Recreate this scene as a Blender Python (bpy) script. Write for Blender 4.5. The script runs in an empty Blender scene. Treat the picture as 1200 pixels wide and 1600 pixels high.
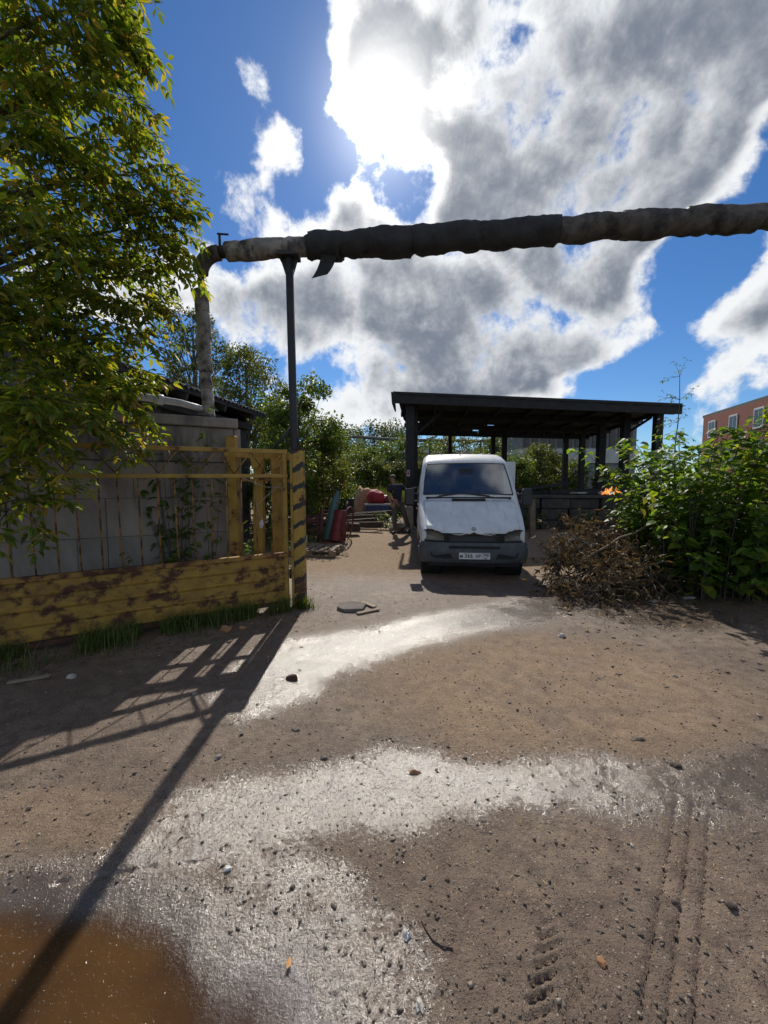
import bpy, math, random
import numpy as np
from mathutils import Vector, Matrix, Euler, noise as mnoise

R = math.radians
random.seed(11)
rng = np.random.default_rng(11)
scene = bpy.context.scene
col = scene.collection

# ------------------------------------------------------------------ camera
CAM_H = 1.65
PITCH = math.atan(45.0 / 600.0)
CT, ST = math.cos(PITCH), math.sin(PITCH)
cam_data = bpy.data.cameras.new('camera')
cam_data.sensor_fit = 'HORIZONTAL'
cam_data.sensor_width = 36.0
cam_data.lens = 18.0
cam_data.clip_start = 0.05
cam_data.clip_end = 2000.0
camera = bpy.data.objects.new('camera', cam_data)
col.objects.link(camera)
camera.location = (0, 0, CAM_H)
camera.rotation_euler = (math.pi / 2 - PITCH, 0, 0)
scene.camera = camera

SUN_EL = 41.5
SUN_DIR = Vector((-0.008, math.cos(R(SUN_EL)), math.sin(R(SUN_EL)))).normalized()

scene.view_settings.view_transform = 'Standard'
scene.view_settings.look = 'None'
scene.view_settings.gamma = 1.0
scene.view_settings.use_curve_mapping = False
scene.view_settings.exposure = -0.1
scene.cycles.use_denoising = True
scene.cycles.max_bounces = 8
scene.cycles.transparent_max_bounces = 12


def ray(px, py):
    u = (px - 600.0) / 600.0
    v = (800.0 - py) / 600.0
    return Vector((u, CT + ST * v, -ST + CT * v))


def P(px, py, d):
    r = ray(px, py)
    t = d / r.y
    return Vector((r.x * t, d, CAM_H + r.z * t))


def G(px, py, z=0.0):
    r = ray(px, py)
    t = (CAM_H - z) / -r.z
    return Vector((r.x * t, r.y * t, z))


# ------------------------------------------------------------------ node helpers
class NT:
    def __init__(self, tree):
        self.t = tree
        self.n = tree.nodes
        self.l = tree.links

    def add(self, typ, **kw):
        nd = self.n.new(typ)
        for k, v in kw.items():
            setattr(nd, k, v)
        return nd

    def put(self, sock, val):
        if hasattr(val, 'is_output') or isinstance(val, bpy.types.NodeSocket):
            self.l.new(val, sock)
        else:
            sock.default_value = val

    def math(self, op, a, b=None, c=None, clamp=False):
        nd = self.n.new('ShaderNodeMath')
        nd.operation = op
        nd.use_clamp = clamp
        self.put(nd.inputs[0], a)
        if b is not None:
            self.put(nd.inputs[1], b)
        if c is not None:
            self.put(nd.inputs[2], c)
        return nd.outputs[0]

    def vmath(self, op, a, b=None, scale=None, out=0):
        nd = self.n.new('ShaderNodeVectorMath')
        nd.operation = op
        self.put(nd.inputs[0], a)
        if b is not None:
            self.put(nd.inputs[1], b)
        if scale is not None:
            self.put(nd.inputs['Scale'], scale)
        if op in ('LENGTH', 'DOT_PRODUCT', 'DISTANCE'):
            return nd.outputs['Value']
        return nd.outputs[out]

    def range(self, v, a, b, c=0.0, d=1.0, smooth=True):
        nd = self.n.new('ShaderNodeMapRange')
        nd.interpolation_type = 'SMOOTHSTEP' if smooth else 'LINEAR'
        self.put(nd.inputs['Value'], v)
        for k, x in (('From Min', a), ('From Max', b), ('To Min', c), ('To Max', d)):
            self.put(nd.inputs[k], x)
        return nd.outputs['Result']

    def noise(self, vec, scale, detail=6.0, rough=0.55, dist=0.0, color=False, typ='FBM'):
        nd = self.n.new('ShaderNodeTexNoise')
        nd.noise_dimensions = '3D'
        if vec is not None:
            self.l.new(vec, nd.inputs['Vector'])
        nd.inputs['Scale'].default_value = scale
        nd.inputs['Detail'].default_value = detail
        nd.inputs['Roughness'].default_value = rough
        nd.inputs['Distortion'].default_value = dist
        return nd.outputs['Color' if color else 'Fac']

    def mix(self, fac, a, b, blend='MIX'):
        nd = self.n.new('ShaderNodeMix')
        nd.data_type = 'RGBA'
        nd.blend_type = blend
        self.put(nd.inputs[0], fac)
        for s, v in ((nd.inputs[6], a), (nd.inputs[7], b)):
            if isinstance(v, bpy.types.NodeSocket):
                self.l.new(v, s)
            else:
                s.default_value = (v[0], v[1], v[2], 1.0)
        return nd.outputs[2]

    def fmix(self, fac, a, b):
        nd = self.n.new('ShaderNodeMix')
        nd.data_type = 'FLOAT'
        self.put(nd.inputs[0], fac)
        self.put(nd.inputs[2], a)
        self.put(nd.inputs[3], b)
        return nd.outputs[0]

    def ramp(self, fac, stops):
        nd = self.n.new('ShaderNodeValToRGB')
        cr = nd.color_ramp
        while len(cr.elements) < len(stops):
            cr.elements.new(0.5)
        for e, (p, c) in zip(cr.elements, stops):
            e.position = p
            e.color = (c[0], c[1], c[2], 1.0)
        self.l.new(fac, nd.inputs[0])
        return nd.outputs[0]

    def bump(self, h, strength=0.5, dist=0.01, normal=None):
        nd = self.n.new('ShaderNodeBump')
        nd.inputs['Strength'].default_value = strength
        nd.inputs['Distance'].default_value = dist
        self.l.new(h, nd.inputs['Height'])
        if normal is not None:
            self.l.new(normal, nd.inputs['Normal'])
        return nd.outputs[0]


# ------------------------------------------------------------------ sky
world = bpy.data.worlds.new('World')
scene.world = world
world.use_nodes = True
world.cycles.sampling_method = 'MANUAL'
world.cycles.sample_map_resolution = 256


def cloud_group():
    """cloud density for a world direction: cumulus banks at fixed bearings, broken up by noise"""
    g = bpy.data.node_groups.new('cloud_density', 'ShaderNodeTree')
    g.interface.new_socket('dir', in_out='INPUT', socket_type='NodeSocketVector')
    g.interface.new_socket('density', in_out='OUTPUT', socket_type='NodeSocketFloat')
    g.interface.new_socket('soft', in_out='OUTPUT', socket_type='NodeSocketFloat')
    n = NT(g)
    d0 = n.add('NodeGroupInput').outputs[0]
    warp = n.noise(d0, 4.0, 3.0, 0.5, color=True)
    wv = n.vmath('SUBTRACT', warp, (0.5, 0.5, 0.5))
    wv = n.vmath('SCALE', wv, scale=0.07)
    d = n.vmath('ADD', d0, wv)
    # bearing (as seen over the yard), half width, half height, amount
    banks = [
        (900, 70, 330, 190, 1.0), (1120, 40, 160, 130, 0.9), (640, 20, 150, 110, 0.75),
        (770, 285, 140, 60, 0.75), (960, 270, 220, 95, 0.8), (1130, 220, 60, 70, 0.6),
        (430, 275, 135, 85, 0.72), (392, 105, 52, 70, 0.48), (235, 235, 90, 70, 0.66),
        (300, 440, 150, 80, 0.66), (420, 500, 130, 110, 0.85), (210, 480, 90, 80, 0.6),
        (820, 495, 330, 125, 1.05), (590, 460, 190, 125, 0.85), (580, 345, 100, 45, 0.65),
        (960, 370, 150, 70, 0.75), (1175, 480, 140, 110, 1.0), (1100, 600, 140, 50, 0.8),
        (590, 630, 200, 60, 0.9), (760, 585, 240, 50, 0.85), (930, 612, 90, 22, 0.5),
        (1195, 115, 45, 50, 0.7), (60, 420, 150, 120, 0.7),
        (470, 75, 75, 130, -0.9), (290, 90, 150, 110, -0.6), (810, 240, 70, 26, -0.5),
        (640, 300, 80, 26, -0.6), (1085, 425, 95, 95, -1.3), (1090, 190, 50, 90, -0.45),
        (385, 400, 50, 50, -0.7), (985, 600, 110, 34, -1.0), (520, 250, 45, 55, -0.7),
        (475, 325, 60, 36, -0.6), (1060, 565, 70, 36, -0.9), (290, 520, 70, 45, -0.9), (1130, 350, 60, 40, -0.8), (500, 570, 60, 50, 0.3), (575, 90, 85, 130, 0.75), (625, 215, 80, 75, 0.75), (700, 290, 90, 40, 0.35),
    ]
    tot = None
    for (px, py, rx, ry, a) in banks:
        c = ray(px, py).normalized()
        ex = (ray(px + rx, py).normalized() - ray(px - rx, py).normalized()).length / 2
        ey = (ray(px, py + ry).normalized() - ray(px, py - ry).normalized()).length / 2
        right = c.cross(Vector((0, 0, 1))).normalized()
        up = right.cross(c)
        m = Matrix((right, up, c)).transposed()
        mp = n.add('ShaderNodeMapping', vector_type='TEXTURE')
        mp.inputs['Location'].default_value = c
        mp.inputs['Rotation'].default_value = m.to_euler()
        mp.inputs['Scale'].default_value = (ex, ey, max(ex, ey))
        n.l.new(d, mp.inputs['Vector'])
        ln = n.vmath('LENGTH', mp.outputs[0])
        w = n.range(ln, 1.25, 0.15, 0.0, a)
        tot = w if tot is None else n.math('ADD', tot, w)
    tot = n.math('MINIMUM', tot, 1.15)
    # the rest of the sky carries the same broken cumulus
    low = n.noise(d0, 2.6, 2.0, 0.5)
    low = n.range(low, 0.42, 0.62, 0.0, 0.85)
    fwd = n.vmath('DOT_PRODUCT', d0, (0.0, 0.93, 0.36))
    rest = n.range(fwd, 0.60, 0.40, 0.0, 1.0)
    tot = n.math('ADD', tot, n.math('MULTIPLY', low, rest))
    # fine structure
    f1 = n.noise(d, 6.5, 8.0, 0.62)
    f1 = n.math('SUBTRACT', f1, 0.5)
    den = n.math('ADD', n.math('MULTIPLY', tot, 0.80), n.math('MULTIPLY', f1, 3.0))
    den = n.math('SUBTRACT', den, 0.37)
    out = n.add('NodeGroupOutput')
    n.l.new(den, out.inputs[0])
    n.l.new(tot, out.inputs[1])
    return g


def build_world():
    nt = world.node_tree
    nt.nodes.clear()
    n = NT(nt)
    co = n.add('ShaderNodeTexCoord').outputs['Generated']
    d = n.vmath('NORMALIZE', co)
    sky = n.add('ShaderNodeTexSky', sky_type='NISHITA')
    sky.sun_disc = False
    sky.sun_elevation = R(SUN_EL)
    sky.sun_rotation = math.atan2(SUN_DIR.x, SUN_DIR.y)
    sky.air_density = 1.0
    sky.dust_density = 0.15
    sky.ozone_density = 3.0
    sky.altitude = 150
    hs = n.add('ShaderNodeHueSaturation')
    hs.inputs['Saturation'].default_value = 1.2
    n.l.new(sky.outputs[0], hs.inputs['Color'])
    skyc = n.vmath('SCALE', hs.outputs[0], scale=0.10)
    skyc = n.vmath('MULTIPLY', skyc, (0.72, 0.88, 1.05))
    grp = cloud_group()
    a = n.add('ShaderNodeGroup')
    a.node_tree = grp
    n.l.new(d, a.inputs[0])
    b = n.add('ShaderNodeGroup')
    b.node_tree = grp
    # a step towards the sun, for the side of each billow that faces it
    sd = n.vmath('SCALE', tuple(SUN_DIR), scale=0.05)
    n.l.new(n.vmath('NORMALIZE', n.vmath('ADD', d, sd)), b.inputs[0])
    den = a.outputs[0]
    alpha = n.range(den, -0.08, 0.34)
    relief = n.math('SUBTRACT', den, b.outputs[0])
    thick = n.range(n.math('ADD', n.math('MULTIPLY', den, 0.45), n.math('MULTIPLY', a.outputs[1], 0.55)), 0.46, 1.0)
    dot = n.math('MAXIMUM', n.vmath('DOT_PRODUCT', d, tuple(SUN_DIR)), 0.0)
    # backlit cloud: thin rims glow, thick bellies are blue grey
    shade = n.math('SUBTRACT', 1.0, n.math('MULTIPLY', thick, 0.70))
    shade = n.math('ADD', shade, n.math('MULTIPLY', relief, 0.55))
    shade = n.math('MAXIMUM', n.math('MINIMUM', shade, 1.15), 0.16)
    ccol = n.mix(n.range(shade, 0.2, 0.95), (0.21, 0.245, 0.31), (0.98, 1.0, 1.02))
    glow = n.math('MULTIPLY', n.math('POWER', dot, 26.0), 0.30)
    glow2 = n.math('MULTIPLY', n.math('POWER', dot, 260.0), 6.0)
    glow3 = n.math('MULTIPLY', n.math('POWER', dot, 5000.0), 10.0)
    thin = n.range(den, 0.75, 0.05)
    gl = n.math('ADD', n.math('ADD', glow, glow2), glow3)
    gcl = n.math('MULTIPLY', gl, n.fmix(thin, 0.25, 1.0))
    ccol = n.vmath('ADD', ccol, n.vmath('SCALE', (1.0, 0.97, 0.90), scale=gcl))
    gsk = n.math('ADD', n.math('MULTIPLY', glow2, 0.12), glow3)
    skyc = n.vmath('ADD', skyc, n.vmath('SCALE', (1.0, 0.97, 0.92), scale=gsk))
    # below the skyline the sky carries no cloud
    sep = n.add('ShaderNodeSeparateXYZ')
    n.l.new(d, sep.inputs[0])
    alpha = n.math('MULTIPLY', alpha, n.range(sep.outputs[2], -0.02, 0.03))
    final = n.mix(alpha, skyc, ccol)
    bg = n.add('ShaderNodeBackground')
    n.l.new(final, bg.inputs['Color'])
    bg.inputs['Strength'].default_value = 1.0
    o = n.add('ShaderNodeOutputWorld')
    n.l.new(bg.outputs[0], o.inputs['Surface'])


build_world()

sun_data = bpy.data.lights.new('sun', 'SUN')
sun_data.energy = 5.0
sun_data.angle = R(0.53)
sun_data.color = (1.0, 0.94, 0.84)
sun = bpy.data.objects.new('sun', sun_data)
col.objects.link(sun)
sun.rotation_euler = SUN_DIR.to_track_quat('Z', 'Y').to_euler()
sun.location = (0, 20, 30)

# ------------------------------------------------------------------ geometry helpers
class MB:
    """collects simple shapes into one mesh"""
    def __init__(self):
        self.v = []
        self.f = []

    def add(self, vs, fs):
        b = len(self.v)
        self.v.extend([tuple(x) for x in vs])
        self.f.extend([tuple(i + b for i in f) for f in fs])
        return self

    def box(self, c, s, rot=None, taper=1.0):
        c = Vector(c)
        hx, hy, hz = s[0] / 2, s[1] / 2, s[2] / 2
        vs = []
        for z in (-1, 1):
            k = taper if z > 0 else 1.0
            for x, y in ((-1, -1), (1, -1), (1, 1), (-1, 1)):
                p = Vector((x * hx * k, y * hy * k, z * hz))
                if rot is not None:
                    p = rot @ p
                vs.append(c + p)
        return self.add(vs, [(3, 2, 1, 0), (4, 5, 6, 7), (0, 1, 5, 4), (1, 2, 6, 5), (2, 3, 7, 6), (3, 0, 4, 7)])

    def beam(self, p0, p1, w, h=None, up=(0, 0, 1)):
        p0, p1 = Vector(p0), Vector(p1)
        h = w if h is None else h
        d = (p1 - p0)
        L = d.length
        d.normalize()
        up = Vector(up)
        if abs(d.dot(up)) > 0.98:
            up = Vector((0, 1, 0))
        s = d.cross(up).normalized()
        u = s.cross(d)
        m = Matrix((s, d, u)).transposed()
        return self.box((p0 + p1) / 2, (w, L, h), m)

    def tube(self, pts, rad, n=8, cap=True, twist=0.0):
        pts = [Vector(p) for p in pts]
        if not hasattr(rad, '__len__'):
            rad = [rad] * len(pts)
        vs, fs = [], []
        ref = None
        for i, p in enumerate(pts):
            a = pts[max(i - 1, 0)]
            b = pts[min(i + 1, len(pts) - 1)]
            d = (b - a)
            if d.length < 1e-9:
                d = Vector((0, 0, 1))
            d.normalize()
            if ref is None:
                ref = Vector((0, 0, 1)) if abs(d.z) < 0.9 else Vector((1, 0, 0))
            s = d.cross(ref)
            if s.length < 1e-6:
                s = d.cross(Vector((0, 1, 0.01)))
            s.normalize()
            u = s.cross(d)
            ref = u
            for k in range(n):
                t = 2 * math.pi * k / n + twist
                vs.append(p + (s * math.cos(t) + u * math.sin(t)) * rad[i])
        for i in range(len(pts) - 1):
            for k in range(n):
                k2 = (k + 1) % n
                fs.append((i * n + k, i * n + k2, (i + 1) * n + k2, (i + 1) * n + k))
        if cap:
            fs.append(tuple(range(n - 1, -1, -1)))
            fs.append(tuple((len(pts) - 1) * n + k for k in range(n)))
        return self.add(vs, fs)

    def prism(self, pts, dvec):
        """closed polygon pts (3D) pushed along dvec"""
        pts = [Vector(p) for p in pts]
        dvec = Vector(dvec)
        n = len(pts)
        vs = pts + [p + dvec for p in pts]
        fs = [tuple(range(n - 1, -1, -1)), tuple(range(n, 2 * n))]
        for i in range(n):
            j = (i + 1) % n
            fs.append((i, j, n + j, n + i))
        return self.add(vs, fs)

    def lathe(self, c, prof, n=20, axis=None, cap=True):
        """profile of (radius, height) turned round an axis through c"""
        m = Matrix.Identity(3)
        if axis is not None:
            m = Vector(axis).normalized().to_track_quat('Z', 'Y').to_matrix()
        c = Vector(c)
        vs, fs = [], []
        for r, z in prof:
            for k in range(n):
                t = 2 * math.pi * k / n
                vs.append(c + m @ Vector((r * math.cos(t), r * math.sin(t), z)))
        for i in range(len(prof) - 1):
            for k in range(n):
                k2 = (k + 1) % n
                fs.append((i * n + k, i * n + k2, (i + 1) * n + k2, (i + 1) * n + k))
        if cap:
            fs.append(tuple(range(n - 1, -1, -1)))
            fs.append(tuple((len(prof) - 1) * n + k for k in range(n)))
        return self.add(vs, fs)

    def lump(self, c, s, seed=0, rough=0.3, rot=None, sub=1):
        """uneven stone"""
        t = (1 + 5 ** 0.5) / 2
        vs = [Vector(p).normalized() for p in ((-1, t, 0), (1, t, 0), (-1, -t, 0), (1, -t, 0), (0, -1, t), (0, 1, t), (0, -1, -t), (0, 1, -t), (t, 0, -1), (t, 0, 1), (-t, 0, -1), (-t, 0, 1))]
        fs = [(0, 11, 5), (0, 5, 1), (0, 1, 7), (0, 7, 10), (0, 10, 11), (1, 5, 9), (5, 11, 4), (11, 10, 2), (10, 7, 6), (7, 1, 8), (3, 9, 4), (3, 4, 2), (3, 2, 6), (3, 6, 8), (3, 8, 9), (4, 9, 5), (2, 4, 11), (6, 2, 10), (8, 6, 7), (9, 8, 1)]
        for _ in range(sub):
            cache, nf = {}, []
            def mid(a, b):
                k = (min(a, b), max(a, b))
                if k not in cache:
                    vs.append((vs[a] + vs[b]).normalized())
                    cache[k] = len(vs) - 1
                return cache[k]
            for a, b, cc in fs:
                x, y, z = mid(a, b), mid(b, cc), mid(cc, a)
                nf += [(a, x, z), (b, y, x), (cc, z, y), (x, y, z)]
            fs = nf
        out = []
        off = Vector((seed * 7.13, seed * 3.7, seed * 1.9))
        for v in vs:
            k = 1 + rough * 1.6 * mnoise.noise(v * 1.3 + off) + rough * 0.7 * mnoise.noise(v * 3.1 + off)
            p = Vector((v.x * s[0] * k, v.y * s[1] * k, v.z * s[2] * k))
            if rot is not None:
                p = rot @ p
            out.append(Vector(c) + p)
        return self.add(out, fs)


def root_of(o):
    while o.parent is not None:
        o = o.parent
    return o


def finish(ob, smooth):
    if smooth:
        ob.data.shade_smooth() if hasattr(ob.data, 'shade_smooth') else None


def obj(name, mb, mat, parent=None, smooth=False, local=False, bev=0.0):
    """one mesh object; shapes are given in world metres unless local"""
    me = bpy.data.meshes.new(name)
    vs = mb.v
    if parent is not None and not local:
        o = root_of(parent).location
        vs = [(a - o.x, b - o.y, c - o.z) for a, b, c in vs]
    me.from_pydata(vs, [], mb.f)
    me.materials.append(mat)
    if smooth:
        me.shade_smooth()
    ob = bpy.data.objects.new(name, me)
    col.objects.link(ob)
    if parent is not None:
        ob.parent = parent
    if bev > 0:
        m = ob.modifiers.new('bevel', 'BEVEL')
        m.width = bev
        m.segments = 1
        m.limit_method = 'ANGLE'
        m.angle_limit = R(40)
    return ob


def np_mesh(name, V, quads=None, tris=None, mat=None, smooth=False, parent=None):
    me = bpy.data.meshes.new(name)
    V = np.asarray(V, dtype=np.float32)
    if parent is not None:
        o = root_of(parent).location
        V = V - np.array([o.x, o.y, o.z], dtype=np.float32)
    me.vertices.add(len(V))
    me.vertices.foreach_set('co', V.ravel())
    nq = 0 if quads is None else len(quads)
    nt_ = 0 if tris is None else len(tris)
    loops = []
    starts = []
    s = 0
    if nq:
        loops.append(np.asarray(quads, dtype=np.int32).ravel())
        starts.append(np.arange(nq, dtype=np.int32) * 4)
        s = nq * 4
    if nt_:
        loops.append(np.asarray(tris, dtype=np.int32).ravel())
        starts.append(s + np.arange(nt_, dtype=np.int32) * 3)
    loops = np.concatenate(loops)
    starts = np.concatenate(starts)
    me.loops.add(len(loops))
    me.loops.foreach_set('vertex_index', loops)
    me.polygons.add(len(starts))
    me.polygons.foreach_set('loop_start', starts)
    me.update(calc_edges=True)
    me.validate()
    if mat is not None:
        me.materials.append(mat)
    if smooth:
        me.shade_smooth()
    ob = bpy.data.objects.new(name, me)
    col.objects.link(ob)
    if parent is not None:
        ob.parent = parent
    return ob


def tag(o, label=None, cat=None, group=None, kind=None):
    if label:
        o['label'] = label
    if cat:
        o['category'] = cat
    if group:
        o['group'] = group
    if kind:
        o['kind'] = kind
    return o


def thing(name, label, cat, loc=(0, 0, 0), rotz=0.0, group=None):
    o = bpy.data.objects.new(name, None)
    o.empty_display_size = 0.1
    col.objects.link(o)
    o.location = loc
    o.rotation_euler = (0, 0, rotz)
    return tag(o, label, cat, group)


def copy_tree(o, parent=None):
    c = o.copy()
    col.objects.link(c)
    if parent is not None:
        c.parent = parent
    for ch in list(o.children):
        copy_tree(ch, c)
    return c


# value noise on arrays
_perm = rng.permutation(65536).astype(np.int64)


def vnoise(x, y, seed=0):
    xi = np.floor(x).astype(np.int64)
    yi = np.floor(y).astype(np.int64)
    fx, fy = x - xi, y - yi
    fx = fx * fx * (3 - 2 * fx)
    fy = fy * fy * (3 - 2 * fy)

    def h(a, b):
        return _perm[(a * 7919 + b * 104729 + seed * 31337) & 65535] / 65535.0
    return (h(xi, yi) * (1 - fx) + h(xi + 1, yi) * fx) * (1 - fy) + (h(xi, yi + 1) * (1 - fx) + h(xi + 1, yi + 1) * fx) * fy


def fbm(x, y, oct=4, seed=0, gain=0.5):
    s, a, t = 0.0, 1.0, 0.0
    for i in range(oct):
        s = s + a * vnoise(x * 2 ** i, y * 2 ** i, seed + i)
        t += a
        a *= gain
    return s / t


def sstep(x, a, b):
    t = np.clip((x - a) / (b - a), 0, 1)
    return t * t * (3 - 2 * t)


# ------------------------------------------------------------------ materials
def pmat(name, c1, c2=None, scale=6.0, rough=0.7, rough2=None, bump=0.25, bscale=60.0, bdist=0.004, metal=0.0,
         c3=None, c3scale=3.0, c3thr=0.58, c3soft=0.06, spec=0.5, stretch=None, detail=6.0, island=0.0):
    m = bpy.data.materials.new(name)
    m.use_nodes = True
    nt = m.node_tree
    nt.nodes.clear()
    n = NT(nt)
    co = n.add('ShaderNodeTexCoord').outputs['Object']
    if stretch is not None:
        co = n.vmath('MULTIPLY', co, stretch)
    f = n.noise(co, scale, detail, 0.6)
    ff = n.range(f, 0.33, 0.67)
    base = n.mix(ff, c1, c2 if c2 is not None else tuple(x * 0.75 for x in c1))
    mask3 = None
    if c3 is not None:
        g = n.noise(co, c3scale, 8.0, 0.65)
        mask3 = n.range(g, c3thr - c3soft, c3thr + c3soft)
        base = n.mix(mask3, base, c3)
    if island > 0:
        gi = n.add('ShaderNodeObjectInfo').outputs['Random']
        k = n.range(gi, 0.0, 1.0, 1.0 - island, 1.0 + island, smooth=False)
        base = n.vmath('SCALE', base, scale=k)
    b = n.add('ShaderNodeBsdfPrincipled')
    n.l.new(base, b.inputs['Base Color'])
    b.inputs['Metallic'].default_value = metal
    b.inputs['Specular IOR Level'].default_value = spec
    r2 = rough if rough2 is None else rough2
    rr = n.fmix(ff, rough, r2)
    if mask3 is not None:
        rr = n.fmix(mask3, rr, 0.9)
    n.l.new(rr, b.inputs['Roughness'])
    if bump > 0:
        h = n.noise(co, bscale, 6.0, 0.65)
        n.l.new(n.bump(h, bump, bdist), b.inputs['Normal'])
    o = n.add('ShaderNodeOutputMaterial')
    n.l.new(b.outputs[0], o.inputs['Surface'])
    return m


def leafmat(name, stops, trans=0.45, rough=0.45, tcol=(1.25, 1.15, 0.45), spec=0.4):
    """leaf: each leaf its own tint; light passes through"""
    m = bpy.data.materials.new(name)
    m.use_nodes = True
    nt = m.node_tree
    nt.nodes.clear()
    n = NT(nt)
    gi = n.add('ShaderNodeNewGeometry').outputs['Random Per Island']
    base = n.ramp(gi, stops)
    co = n.add('ShaderNodeTexCoord').outputs['Object']
    f = n.noise(co, 1.3, 2.0, 0.5)
    base = n.vmath('SCALE', base, scale=n.range(f, 0.3, 0.7, 0.75, 1.25))
    b = n.add('ShaderNodeBsdfPrincipled')
    n.l.new(base, b.inputs['Base Color'])
    b.inputs['Roughness'].default_value = rough
    b.inputs['Specular IOR Level'].default_value = spec
    t = n.add('ShaderNodeBsdfTranslucent')
    n.l.new(n.vmath('MULTIPLY', base, tcol), t.inputs['Color'])
    mx = n.add('ShaderNodeMixShader')
    mx.inputs[0].default_value = trans
    n.l.new(b.outputs[0], mx.inputs[1])
    n.l.new(t.outputs[0], mx.inputs[2])
    o = n.add('ShaderNodeOutputMaterial')
    n.l.new(mx.outputs[0], o.inputs['Surface'])
    return m


M = {}
M['leaf_near'] = leafmat('leaf_near', [(0.0, (0.075, 0.125, 0.018)), (0.4, (0.14, 0.20, 0.026)), (0.7, (0.22, 0.25, 0.034)), (0.9, (0.32, 0.28, 0.045)), (1.0, (0.36, 0.22, 0.06))], 0.62, tcol=(1.5, 1.4, 0.5))
M['leaf_bush'] = leafmat('leaf_bush', [(0.0, (0.07, 0.135, 0.022)), (0.6, (0.12, 0.205, 0.03)), (0.95, (0.19, 0.265, 0.036)), (1.0, (0.34, 0.33, 0.04))], 0.60, tcol=(1.5, 1.4, 0.5))
M['leaf_yellow'] = leafmat('leaf_yellow', [(0.0, (0.45, 0.40, 0.03)), (1.0, (0.35, 0.33, 0.04))], 0.5)
M['leaf_mid'] = leafmat('leaf_mid', [(0.0, (0.05, 0.09, 0.018)), (0.5, (0.085, 0.14, 0.026)), (0.9, (0.14, 0.18, 0.04)), (1.0, (0.21, 0.21, 0.055))], 0.5, tcol=(1.4, 1.3, 0.5))
M['leaf_birch'] = leafmat('leaf_birch', [(0.0, (0.06, 0.085, 0.025)), (0.5, (0.10, 0.13, 0.035)), (0.9, (0.16, 0.17, 0.05)), (1.0, (0.24, 0.20, 0.06))], 0.5)
M['leaf_far'] = leafmat('leaf_far', [(0.0, (0.05, 0.08, 0.03)), (0.5, (0.075, 0.11, 0.035)), (1.0, (0.12, 0.15, 0.05))], 0.4)
M['leaf_dead'] = leafmat('leaf_dead', [(0.0, (0.06, 0.040, 0.020)), (0.5, (0.115, 0.076, 0.035)), (0.9, (0.18, 0.12, 0.05)), (1.0, (0.22, 0.16, 0.07))], 0.3, 0.7, (1.1, 0.95, 0.7))
M['grass'] = leafmat('grass', [(0.0, (0.05, 0.09, 0.015)), (0.6, (0.09, 0.14, 0.025)), (1.0, (0.20, 0.18, 0.06))], 0.4)
M['weeds'] = leafmat('weeds', [(0.0, (0.07, 0.11, 0.03)), (0.6, (0.11, 0.15, 0.04)), (1.0, (0.24, 0.22, 0.09))], 0.4)
M['bark'] = pmat('bark', (0.055, 0.045, 0.035), (0.10, 0.085, 0.07), 12, 0.9, bump=0.6, bscale=30, bdist=0.01)
M['bark_grey'] = pmat('bark_grey', (0.16, 0.14, 0.12), (0.09, 0.08, 0.07), 14, 0.9, bump=0.6, bscale=30, bdist=0.01)
M['yellow'] = pmat('yellow_paint', (0.36, 0.22, 0.03), (0.27, 0.155, 0.025), 5, 0.55, 0.7, bump=0.3, bscale=40, c3=(0.085, 0.032, 0.018), c3scale=5.0, c3thr=0.60, c3soft=0.05)
M['yellow_board'] = pmat('yellow_board_paint', (0.33, 0.195, 0.028), (0.235, 0.13, 0.024), 7, 0.55, 0.75, bump=0.35, bscale=50, c3=(0.075, 0.030, 0.017), c3scale=5.5, c3thr=0.535, c3soft=0.07, stretch=(1, 1, 1.3), island=0.15, detail=9.0)
M['yellow_rust'] = pmat('yellow_rusty', (0.30, 0.16, 0.03), (0.20, 0.10, 0.03), 6, 0.7, 0.85, bump=0.4, bscale=50, c3=(0.075, 0.03, 0.018), c3scale=6.0, c3thr=0.50, c3soft=0.06)
M['rust'] = pmat('rust', (0.10, 0.040, 0.022), (0.05, 0.024, 0.016), 9, 0.85, bump=0.5, bscale=60)
M['rust_red'] = pmat('rust_red', (0.16, 0.065, 0.045), (0.08, 0.04, 0.03), 6, 0.8, bump=0.4, bscale=40)
M['dark_steel'] = pmat('dark_steel', (0.020, 0.021, 0.025), (0.032, 0.030, 0.029), 8, 0.55, 0.75, bump=0.2, bscale=50, c3=(0.07, 0.04, 0.025), c3scale=4, c3thr=0.66)
M['charred'] = pmat('charred_wood', (0.010, 0.010, 0.011), (0.020, 0.019, 0.019), 5, 0.8, bump=0.5, bscale=30, bdist=0.01, island=0.25)
M['tar'] = pmat('tar_felt', (0.018, 0.018, 0.019), (0.032, 0.030, 0.030), 4, 0.8, bump=0.4, bscale=35, bdist=0.01)
M['felt'] = pmat('black_felt', (0.016, 0.015, 0.016), (0.034, 0.031, 0.029), 6, 0.75, bump=0.7, bscale=18, bdist=0.02)
M['wrap'] = pmat('pipe_wrap', (0.13, 0.108, 0.09), (0.07, 0.06, 0.052), 7, 0.85, bump=0.9, bscale=16, bdist=0.025, c3=(0.03, 0.026, 0.024), c3scale=4.5, c3thr=0.55, c3soft=0.1)
M['wrap_pale'] = pmat('pale_pipe_wrap', (0.33, 0.295, 0.26), (0.19, 0.17, 0.15), 7, 0.8, bump=0.9, bscale=16, bdist=0.025, c3=(0.05, 0.044, 0.04), c3scale=4.5, c3thr=0.56, c3soft=0.1)
M['pipe_grey'] = pmat('pipe_paint', (0.42, 0.42, 0.43), (0.32, 0.31, 0.30), 6, 0.5, bump=0.2, c3=(0.16, 0.11, 0.08), c3scale=6, c3thr=0.64)
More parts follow.
